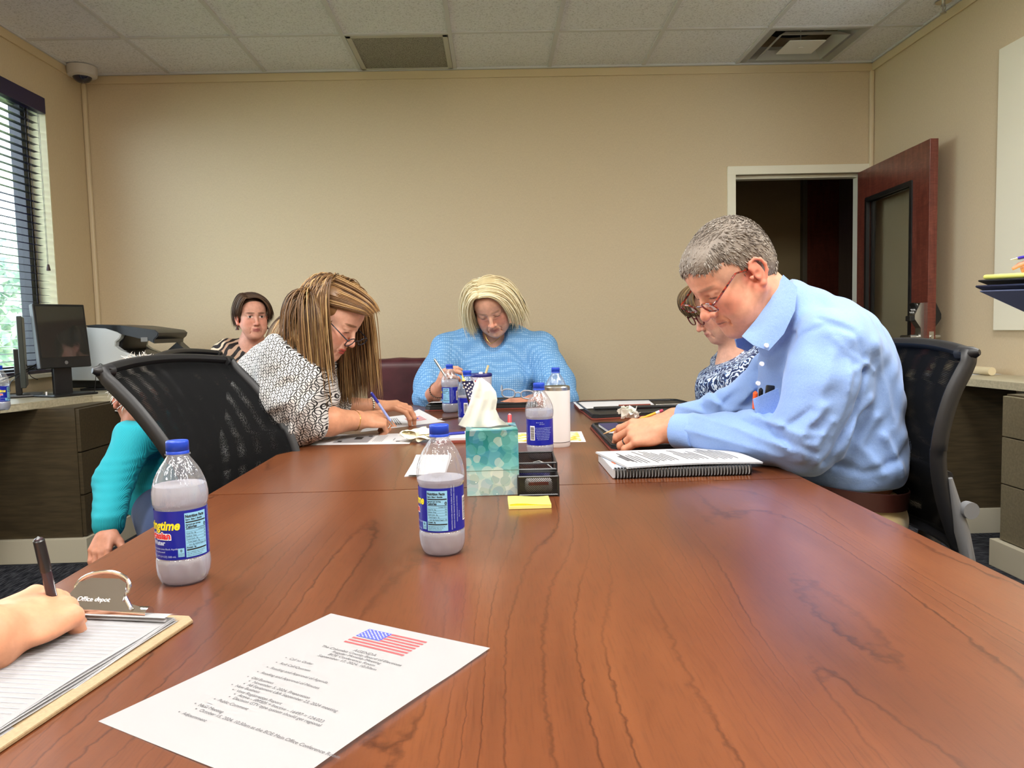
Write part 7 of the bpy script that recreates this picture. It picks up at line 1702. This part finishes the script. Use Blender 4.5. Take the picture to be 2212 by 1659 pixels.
# ------------------------------------------------------------------ woman in paisley behind the man
def woman_paisley():
    hc = at(1549, 665, 2.98); P = person('woman with a brown bob and glasses in a blue paisley top behind the man', (hc.x+.2, hc.y, 0))
    a = math.radians(30); H = HF(hc, (-math.cos(a), -.10, -math.sin(a)), sc=1.0); NK = wpt(1597, 722, 3.0)
    F = Field(); head_prims(F, H, jaw=1.0, full=.8, nose=.95, lips=.8, neck_to=NK, neck_r=.052, brow=.8); F.cone(NK, wpt(1600, 790, 3.02), .07, .10, .04)
    v1, q1 = mk(F, *bbox([H.w(.1, .13, .13), H.w(-.1, -.13, -.15), NK, wpt(1600, 790, 3.0)], .08), .003, 2)
    paint = face_paint(H, (216, 166, 142), lip=(176, 100, 92), lipk=.7, blush=.3, brow=(110, 84, 62))
    F2 = Field(); hip, d, s = lap_body(F2, 1650, 950, 3.02, -1, 0); F2.chain([wpt(1600, 790, 3.02), wpt(1615, 870, 3.02), hip], [.10, .13, .12], .05)
    G = Field(); G.chain([wpt(1585, 870, 2.80), wpt(1520, 880, 2.82)], [.045, .03], .02); hand(G, wpt(1520, 880, 2.82), (-1, 0, 0), (0, 0, 1), (0, 1, 0), .95)
    v2, q2 = mk(G, (.55, 2.6, .70), (1.1, 3.0, 1.0), .005, 1); v4, q4 = mk(F2, (.3, 2.6, 0), (1.5, 3.4, 1.05), .014, 1)
    np_object('body', [(v1, q1, 0), (v2, q2, 0), (v4, q4, 0)], [SKIN], P, colfn=paint)
    S = Field(); S.ell(wpt(1612, 800, 3.02), (.14, .19, .15), .05); S.ell(wpt(1563, 826, 2.98), (.105, .145, .085), .05); S.ell(wpt(1590, 890, 3.0), (.16, .19, .15), .05); S.cone(wpt(1590, 762, 2.86), wpt(1585, 760, 3.18), .075, .075, .04); S.chain([wpt(1590, 765, 2.84), wpt(1600, 860, 2.82)], [.078, .062], .03); S.chain([wpt(1580, 765, 3.18), wpt(1560, 860, 3.2)], [.078, .062], .03)
    S.plane(wpt(1583, 762, 3.02), (-.55, 0, .83), .008); S.plane((0, 0, .62), (0, 0, -1), .01); ripple(S, .003, 40, 20, 40)
    v, q = mk(S, (.55, 2.6, .60), (1.45, 3.45, 1.1), .007, 2); np_object('paisley_top', [(v, q, 0)], [paisley()], P)
    K = Field(); K.ell(H.w(0, -.016, .034), (.081, .097, .089), .01, frame=H.M); K.ell(H.w(0, -.05, -.04), (.07, .06, .075), .03, frame=H.M); K.ell(H.w(0, .115, -.035), (.095, .075, .088), .006, '-', frame=H.M)
    cap = mk(K, *bbox([H.c], .17), .005, 1); HM = hairmat('brown_hair', (52, 38, 26), (100, 78, 50), (160, 132, 88), .4)
    sp = [(520, (-.03, .02, .122), (.03, .02, .122), (-.075, .095, .128), (.075, .095, .128), (-.070, .118, .075), (.070, .118, .075), (-.066, .094, .026), (.066, .094, .026), .003)]
    for s_ in (-1, 1): sp += [(240, (s_*.02, .04, .12), (s_*.02, -.06, .11), (s_*.095, .07, .10), (s_*.09, -.07, .12), (s_*.098, .045, .0), (s_*.10, -.06, .0), (s_*.082, .03, -.085), (s_*.075, -.05, -.11), .005), (160, (0, -.04, .115), (0, -.09, .06), (s_*.06, -.11, .11), (s_*.03, -.13, .06), (s_*.08, -.11, 0), (s_*.03, -.13, 0), (s_*.06, -.08, -.11), (s_*.02, -.10, -.12), .005)]
    bez_hair(H, 'hair', P, HM, sp, .0022, 3, cap=cap, tone=.45)
    g = H.w(0, .098, .004); M = Matrix.Identity(4)
    for i in range(3): M[i][0] = H.x[i]; M[i][1] = H.y[i]; M[i][2] = H.z[i]; M[i][3] = g[i]
    eyeglasses(P, M, w=.144, lensw=.056, lensh=.042, frame_m=mat('frame_dark_red', (96, 16, 26), .25), rr=.0024, temple=.11)
    F3 = Field()
    for qq in (-1, 1): F3.chain([hip+s*qq*.10, hip+s*qq*.10+d*.40, hip+s*qq*.10+d*.40+np.array([0, 0, -.42])], [.11, .08, .065], .03)
    v, q = mk(F3, (.2, 2.6, 0), (1.5, 3.45, .75), .014, 2); np_object('trousers', [(v, q, 0)], [MATS['dark_trousers']], P)
woman_paisley()
# ------------------------------------------------------------------ woman with zebra-print top by the back wall
def woman_zebra():
    hc = at(545, 684, 4.15); P = person('woman with short brown hair and zebra-print top sitting near the back wall', (hc.x, hc.y, 0))
    H = HF(hc, (.50, -.86, -.05), sc=.98); NK = wpt(545, 745, 4.22)
    F = Field(); head_prims(F, H, jaw=.98, full=.35, nose=.95, lips=.9, neck_to=NK, neck_r=.047, eyes='open', old=1); F.cone(NK, wpt(540, 800, 4.25), .07, .10, .04)
    v1, q1 = mk(F, *bbox([H.w(.1, .13, .13), H.w(-.1, -.13, -.15), NK, wpt(540, 800, 4.25)], .08), .0032, 1)
    paint = face_paint(H, (214, 160, 138), lip=(170, 96, 90), lipk=.9, blush=.25, brow=(84, 58, 44), eyes='open', extra=[((.031, .086, .013), (.016, .008, .004), (150, 104, 92), .6), ((-.031, .086, .013), (.016, .008, .004), (150, 104, 92), .6)])
    F2 = Field(); hip, d, s = lap_body(F2, 545, 900, 4.32, .3, -.95); F2.chain([wpt(540, 800, 4.25), wpt(540, 870, 4.28), hip], [.10, .12, .12], .05)
    G = Field(); G.chain([wpt(478, 792, 4.20), wpt(488, 825, 4.08), wpt(520, 838, 3.98), wpt(560, 835, 3.97)], [.045, .042, .034, .026], .02); hand(G, wpt(560, 835, 3.97), (.9, .1, .1), (0, -.9, .3), (0, .2, .9), .95)
    G.chain([wpt(610, 790, 4.15), wpt(606, 830, 4.05), wpt(560, 850, 3.96), wpt(520, 848, 3.95)], [.045, .042, .034, .026], .02); hand(G, wpt(520, 848, 3.95), (-.9, .1, .1), (0, -.9, .3), (0, .2, .9), .95)
    v2, q2 = mk(G, (-1.7, 3.7, .5), (-.8, 4.4, 1.05), .005, 1); v4, q4 = mk(F2, (-1.8, 3.6, 0), (-.6, 4.6, 1.05), .014, 1)
    np_object('body', [(v1, q1, 0), (v2, q2, 0), (v4, q4, 0)], [SKIN], P, colfn=paint)
    S = Field(); S.ell(wpt(542, 800, 4.27), (.19, .13, .17), .05); S.ell(wpt(542, 860, 4.28), (.185, .14, .17), .05); S.cone(wpt(492, 762, 4.24), wpt(594, 757, 4.24), .072, .072, .05); S.chain([wpt(489, 766, 4.22), wpt(478, 800, 4.16)], [.078, .070], .03); S.chain([wpt(596, 766, 4.22), wpt(606, 800, 4.16)], [.078, .070], .03)
    S.ell(wpt(550, 735, 4.16), (.055, .12, .07), .006, '-'); S.plane((0, 0, .5), (0, 0, -1), .01); ripple(S, .003, 40, 20, 40)
    v, q = mk(S, (-1.75, 3.9, .48), (-.8, 4.6, 1.1), .007, 2); np_object('zebra_top', [(v, q, 0)], [zebra()], P)
    K = Field(); K.ell(H.w(0, -.018, .040), (.083, .098, .090), .01, frame=H.M); K.ell(H.w(0, -.055, -.02), (.068, .055, .065), .03, frame=H.M); K.ell(H.w(.008, .115, -.025), (.078, .065, .088), .006, '-', frame=H.M)
    for qq in (-1, 1): K.ell(H.w(qq*.09, .0, -.045), (.03, .045, .05), .006, '-', frame=H.M)
    cap = mk(K, *bbox([H.c], .17), .005, 1); HM = hairmat('dark_brown_hair', (40, 26, 20), (74, 52, 38), (118, 88, 62), .45)
    sp = [(260, (.030, .072, .098), (.030, -.02, .126), (-.01, .112, .130), (-.04, .02, .150), (-.068, .100, .075), (-.098, .02, .075), (-.074, .078, .022), (-.092, .02, -.022), .003),
          (200, (.030, .072, .098), (.030, -.02, .126), (.055, .098, .115), (.065, -.02, .135), (.078, .070, .055), (.094, -.01, .06), (.072, .050, .018), (.090, -.03, -.005), .003),
          (240, (.03, -.02, .126), (0, -.09, .08), (.07, -.06, .13), (.03, -.12, .09), (.098, -.05, .02), (.05, -.125, .01), (.080, -.05, -.045), (.03, -.10, -.06), .004),
          (240, (-.01, -.02, .126), (0, -.09, .08), (-.07, -.06, .14), (-.03, -.12, .09), (-.105, -.04, .03), (-.05, -.125, .01), (-.086, -.03, -.045), (-.03, -.10, -.06), .004)]
    bez_hair(H, 'hair', P, HM, sp, .0021, 5, cap=cap, tone=.4)
    for q_ in (-1, 1): 
        e = H.w(q_*.079, -.010, -.055); MB().lathe([(0, .008), (.003, .004), (.011, -.016), (0, -.016)], 12, M=Matrix.Translation(Vector(e))).done('earring', mat('earring_dark', (70, 40, 34), .3), P, smooth=True, local=False)
    F3 = Field()
    for qq in (-1, 1): F3.chain([hip+s*qq*.10, hip+s*qq*.10+d*.40, hip+s*qq*.10+d*.40+np.array([0, 0, -.42])], [.10, .075, .06], .03)
    v, q = mk(F3, (-1.8, 3.5, 0), (-.5, 4.6, .75), .014, 2); np_object('trousers', [(v, q, 0)], [MATS['dark_trousers']], P)
woman_zebra()
# ------------------------------------------------------------------ person almost wholly hidden behind the woman in blue
def person_hidden():
    hc = at(1104, 678, 4.45); P = person('seated person with dark grey hair, nearly hidden behind the woman in blue', (hc.x, hc.y, 0))
    H = HF(hc, (-.1, -.97, -.25), sc=1.0); NK = wpt(1104, 740, 4.52); F = Field(); head_prims(F, H, neck_to=NK, full=.3)
    F.chain([NK, wpt(1104, 800, 4.55), (NK[0], 4.6, .5)], [.07, .12, .13], .04); v1, q1 = mk(F, (hc.x-.35, 4.1, .3), (hc.x+.35, 4.9, 1.4), .006, 1)
    np_object('body', [(v1, q1, 0)], [SKIN], P, colfn=face_paint(H, (206, 156, 132), brow=(60, 52, 50)))
    K = Field(); K.ell(H.w(0, -.018, .036), (.084, .098, .088), .01, frame=H.M); K.ell(H.w(0, -.05, -.03), (.07, .055, .065), .03, frame=H.M); K.ell(H.w(0, .115, -.03), (.074, .065, .09), .006, '-', frame=H.M); ripple(K, .002, 300, 200, 80)
    v, q = mk(K, *bbox([H.c], .17), .005, 1); np_object('hair', [(v, q, 0)], [mat('hair_dark_grey', (72, 70, 70), .6, var=.3, vscale=90)], P)
    S = Field(); S.ell(wpt(1104, 830, 4.56), (.17, .13, .22), .05); S.chain([(hc.x-.12, 4.55, .75), (hc.x-.12, 4.2, .5), (hc.x-.12, 4.2, .08)], [.10, .08, .05], .03); S.chain([(hc.x+.12, 4.55, .75), (hc.x+.12, 4.2, .5), (hc.x+.12, 4.2, .08)], [.10, .08, .05], .03); S.chain([(hc.x-.15, 4.58, .88), (hc.x-.17, 4.45, .62)], [.07, .055], .03); S.chain([(hc.x+.15, 4.58, .88), (hc.x+.17, 4.45, .62)], [.07, .055], .03); S.plane((0, 0, .94), (0, 0, 1), .01)
    v, q = mk(S, (hc.x-.35, 4.0, .0), (hc.x+.35, 4.9, 1.0), .012, 2); np_object('jacket', [(v, q, 0)], [mat('jacket_dark', (60, 62, 70), .8)], P)
person_hidden()
# ------------------------------------------------------------------ white-haired person in turquoise behind the empty chair
def person_teal():
    hc = at(308, 860, 2.62); P = person('white-haired person in a ribbed turquoise sleeve and jeans, seated behind the empty mesh chair', (hc.x, hc.y, 0))
    H = HF(hc, (.62, -.45, -.62), sc=1.0); NK = wpt(306, 925, 2.72); F = Field(); head_prims(F, H, neck_to=NK, full=.2, neck_r=.048)
    sh = wpt(292, 945, 2.50); el = wpt(246, 1040, 2.38); wr = wpt(234, 1138, 2.22)
    F.chain([NK, wpt(320, 975, 2.72)], [.06, .09], .04); v1, q1 = mk(F, *bbox([H.w(.1, .13, .13), H.w(-.1, -.13, -.15), NK, wpt(320, 980, 2.7)], .08), .0045, 1)
    G = Field(); G.chain([sh, el, wr], [.045, .038, .026], .02); t1 = hand(G, wr, nrm(wpt(216, 1190, 2.16)-wr), (-.15, -.85, .35), (.9, 0, .2), .98, curl=((.3, .4, .3), (.35, .4, .3), (.35, .45, .3), (.35, .4, .3)), thumb=(.8, .5, -.2), wrist_r=.024)
    v2, q2 = mk(G, *bbox([sh, el, wr, t1[1][3], t1[3][3]], .06), .0036, 1)
    np_object('body', [(v1, q1, 0), (v2, q2, 0)], [SKIN], P, colfn=face_paint(H, (196, 140, 116)))
    rg = np.random.default_rng(31); N = 650; u = rg.normal(size=(N*3, 3)); u /= np.linalg.norm(u, axis=1)[:, None]; u = u[(u[:, 2] > -.3) & ~((u[:, 1] > .55) & (u[:, 2] < .4))][:N]; loc = u*np.array([.078, .095, .086])+np.array([0, -.014, .034]); roots = loc @ H.M.T+H.c
    dl = u*.3+rg.normal(size=u.shape)*.7; dirs = dl @ H.M.T; dirs /= np.linalg.norm(dirs, axis=1)[:, None]; Pn = grow(H, roots, dirs, 6, .007, [], grav=.2, stiff=.7, wave=.3, seed=6, lift=.004, scalp=(.08, .097, .09))
    K = Field(); K.ell(H.w(0, -.018, .036), (.084, .098, .088), .01, frame=H.M); K.ell(H.w(0, .115, -.03), (.080, .065, .09), .006, '-', frame=H.M); cap = mk(K, *bbox([H.c], .17), .005, 1)
    hair_object('hair', P, hairmat('white_hair', (150, 142, 134), (206, 200, 192), (240, 238, 234), .6), Pn, .0013, np.clip(.55+rg.normal(size=len(u))*.2, 0, 1), cap=cap)
    TM = NT('turquoise_rib'); wv = TM.node('ShaderNodeTexWave', wave_type='BANDS', bands_direction='X'); wv.inputs['Scale'].default_value = 110; TM.link(TM.obj(), wv.inputs[0]); TM.col(TM.ramp(wv.outputs['Color'], [(.2, s2l((0, 132, 150))), (.8, s2l((18, 172, 188)))])); TM.set(rough=.8); TM.bump(wv.outputs['Color'], .3, .001)
    S = Field(); S.chain([sh, el, wr+nrm(el-wr)*.01], [.062, .052, .044], .03); S.cone(wpt(300, 945, 2.55), wpt(350, 930, 2.90), .075, .08, .04); S.ell(wpt(335, 1000, 2.76), (.13, .16, .17), .05); S.ell(wpt(350, 1070, 2.78), (.14, .17, .13), .05)
    for i in range(7): p = sh+(wr-sh)*(.25+.10*i); F_ = p; S.add(lambda x, p=p: -.004*np.exp(-((x[..., 2]-p[2])/.008)**2), 1.0, 'd')
    S.plane(NK+np.array([0, 0, .05]), (.1, 0, 1), .01)
    v, q = mk(S, (-1.75, 2.0, .45), (-.75, 3.1, 1.0), .006, 2); np_object('turquoise_top', [(v, q, 0)], [TM.m], P)
    J = Field(); hip = wpt(350, 1085, 2.78); k1 = np.array([-.95, 2.22, .43]); k2 = np.array([-.78, 2.55, .45]); J.chain([hip, k1, k1+np.array([.02, -.02, -.36])], [.11, .075, .06], .03); J.chain([hip+np.array([.05, .12, 0]), k2, k2+np.array([.02, -.02, -.38])], [.11, .075, .06], .03)
    v, q = mk(J, (-1.7, 1.9, .02), (-.6, 3.1, .7), .009, 2); np_object('jeans', [(v, q, 0)], [clothmat('denim', (44, 62, 104))], P)
    bead_ring(wr+nrm(wr-el)*.012, wr-el, .029, mat('bracelet_turquoise', (60, 110, 104), .4, metal=.3), P, 'bead_bracelet', .0036, 22)
person_teal()
# ------------------------------------------------------------------ the note taker at the near left (only the hand reaches into view)
def note_taker():
    wr = wpt(-38, 1385, .735); kn = wpt(70, 1335, .79); el = np.array([-.78, .40, .80]); P = person('hand of a note taker gripping a black pen over the clipboard at the left edge', (-.95, .2, 0))
    G = Field(); sh = np.array([-1.02, .22, 1.02]); G.chain([sh, el], [.05, .045], .02); G.chain([el, (wr+el)/2, wr], [.045, .042, .032], .02)
    t1 = hand(G, wr, nrm(kn-wr), (.05, -.62, .78), (0, .8, .6), 1.04, curl=((.50, 1.55, .7), (.75, 1.55, .7), (.95, 1.5, .7), (1.1, 1.4, .7)), thumb=(.80, .15, -.60), thumb2=(.75, .0, -.65), wrist_r=.031, fat=1.12)
    for a_, b_ in (((60, 1285), (120, 1275)), ((55, 1330), (135, 1305)), ((60, 1370), (140, 1350))): pass
    hc = np.array([-1.03, .16, 1.34]); H = HF(hc, (.75, .35, -.5)); head_prims(G, H, neck_to=(-1.08, .12, 1.15)); G.chain([(-1.08, .12, 1.12), (-1.12, .08, .9), (-1.15, .05, .55)], [.09, .13, .14], .04)
    v, q = mk(G, *bbox([wr, t1[1][3], t1[4][3], t1[3][3]+0, kn, wr-np.array([.10, .03, 0])], .055), .0018, 1); keep_lo = v
    c = np.array(s2l((206, 150, 118)))
    def col(v):
        out = np.tile(c, (len(v), 1)); kn_ = np.min([np.linalg.norm(v-p, axis=1) for f_ in t1[:4] for p in (f_[0], f_[1])], axis=0); w = np.clip(1-kn_/.018, 0, 1)[:, None]*.4; return out*(1-w)+np.array(s2l((228, 146, 122)))*w
    v2, q2 = mk(G, (-1.45, -.25, .35), (-.40, .85, 1.5), .007, 1)
    near = np.linalg.norm(v2[q2].mean(1)-wr, axis=1) < 0.0
    lim = wr[0]-.10; m = (v2[q2].mean(1)[:, 0] < lim+.035); q2 = q2[m]
    np_object('body', [(v, q, 0), (v2, q2, 0)], [SKIN], P, colfn=col)
    S = Field(); S.ell((-1.12, .08, .85), (.15, .20, .26), .05); S.chain([(-1.04, .24, 1.04), el], [.078, .062], .03); S.chain([(-1.12, -.12, 1.04), (-1.0, -.2, .8)], [.078, .06], .03); S.cone((-1.04, .24, 1.04), (-1.12, -.12, 1.04), .07, .07, .03); S.plane((0, 0, 1.12), (0, 0, 1), .01); S.plane((0, 0, .5), (0, 0, -1), .01)
    v, q = mk(S, (-1.4, -.35, .45), (-.65, .6, 1.2), .009, 2); np_object('blouse', [(v, q, 0)], [mat('blouse_grey', (120, 124, 136), .8)], P)
    K = Field(); K.ell(H.w(0, -.018, .036), (.084, .098, .088), .01, frame=H.M); K.ell(H.w(0, .115, -.03), (.078, .065, .09), .006, '-', frame=H.M); v, q = mk(K, *bbox([H.c], .17), .006, 1); np_object('hair', [(v, q, 0)], [MATS['hair_dark_grey']], P)
    T = Field(); T.chain([(-1.15, .02, .52), (-.75, .20, .52), (-.72, .20, .08)], [.11, .08, .06], .03); T.chain([(-1.15, -.14, .52), (-.75, -.1, .52), (-.72, -.1, .08)], [.11, .08, .06], .03); v, q = mk(T, (-1.4, -.4, 0), (-.55, .4, .7), .014, 1); np_object('trousers', [(v, q, 0)], [MATS['dark_trousers']], P)
    o = pen(at(140, 1405, .83), at(82, 1160, .80), .0052, 'dark translucent ballpoint pen in the hand of the note taker', mat('pen_smoke', (56, 44, 52), .2), cap=BLACKP)
note_taker()
# ------------------------------------------------------------------ standing person at the right edge
def standing():
    P = person('person standing at the right edge, only fingers with a violet pen in view', (1.98, 2.28, 0))
    wr = wpt(2292, 558, 2.42); G = Field(); el = wr+np.array([.22, -.08, -.16]); sh = np.array([1.98, 2.25, 1.42]); G.chain([sh, el, wr], [.05, .04, .028], .02)
    t1 = hand(G, wr, (-1, .05, .03), (.0, -.3, .9), (-.1, -.9, -.3), .95, curl=((.18, .22, .2), (.8, 1.2, .5), (1.1, 1.3, .5), (1.2, 1.3, .5)), thumb=(.93, .12, -.28))
    c2 = wpt(2330, 640, 2.40); G.chain([np.array([1.98, 1.95, 1.42]), np.array([2.12, 1.98, 1.14]), c2], [.05, .04, .028], .02); hand(G, c2, (-1, .1, .0), (0, .1, -.9), (0, .9, 0), .95, curl=((.2, .2, .1),)*4)
    H = HF((1.93, 2.1, 1.66), (-.9, .2, -.35)); head_prims(G, H, neck_to=(1.99, 2.1, 1.48)); G.chain([(1.99, 2.1, 1.42), (2.0, 2.1, 1.2), (2.0, 2.1, .95)], [.06, .08, .08], .03)
    v, q = mk(G, (1.5, 1.7, .75), (2.35, 2.6, 1.85), .0045, 1); np_object('body', [(v, q, 0)], [SKIN], P, colfn=face_paint(H, (206, 146, 120)))
    S = Field(); S.ell((2.0, 2.1, 1.18), (.13, .18, .32), .05); S.chain([sh, el], [.07, .055], .03); S.chain([(1.98, 1.95, 1.42), (2.12, 1.98, 1.14)], [.07, .055], .03); S.cone(sh, (1.98, 1.95, 1.42), .065, .065, .03); S.plane((0, 0, 1.48), (0, 0, 1), .01)
    v, q = mk(S, (1.7, 1.7, .8), (2.4, 2.6, 1.6), .01, 2); np_object('shirt', [(v, q, 0)], [mat('shirt_navy', (46, 50, 76), .8)], P)
    T = Field(); 
    for y in (2.0, 2.2): T.chain([(2.0, y, .92), (2.0, y, .5), (1.99, y, .08)], [.11, .075, .06], .03)
    v, q = mk(T, (1.8, 1.8, .02), (2.2, 2.4, 1.05), .012, 2); np_object('trousers', [(v, q, 0)], [MATS['dark_trousers']], P)
    K = Field(); K.ell(H.w(0, -.018, .036), (.084, .098, .088), .01, frame=H.M); K.ell(H.w(0, .115, -.03), (.078, .065, .09), .006, '-', frame=H.M); v, q = mk(K, *bbox([H.c], .17), .006, 1); np_object('hair', [(v, q, 0)], [MATS['hair_dark_grey']], P)
    pen(wpt(2182, 561, 2.40), wpt(2262, 546, 2.40), .0052, 'violet-blue pen between the fingers of the standing person', mat('pen_violet', (44, 24, 150), .3))
    for (px, py, lab, m, th, dz, nm) in ((2128, 597, 'yellow legal pad on top of the dark folders held at the right edge', mat('pad_yellow', (232, 230, 120), .6), .014, 0, 'yellow_legal_pad'), (2118, 606, 'black folder directly under the yellow pad at the right edge', BLKL, .006, 0, 'black_folder'), (2112, 618, 'navy folder, lowest of the stack held at the right edge', mat('folder_navy', (26, 32, 60), .4), .007, 0, 'navy_folder')):
        a = at(px, py, 2.46); r = root(nm, a, lab, nm.split('_')[-1].replace('pad', 'notepad'), rot=(.03, {'yellow_legal_pad': .30, 'black_folder': .33, 'navy_folder': .40}[nm], .12))
        MB().b2(0, .30, -.20, .012, -th/2, th/2, bev=th*.45, seg=3).done('cover' if 'folder' in nm else 'pages', m, r, smooth=True)
        if nm == 'navy_folder': MB().b2(.02, .29, -.19, .008, -.011, -.007).done('paper_sheet', mat('sheet_blue_grey', (120, 128, 164), .5), r)
standing()
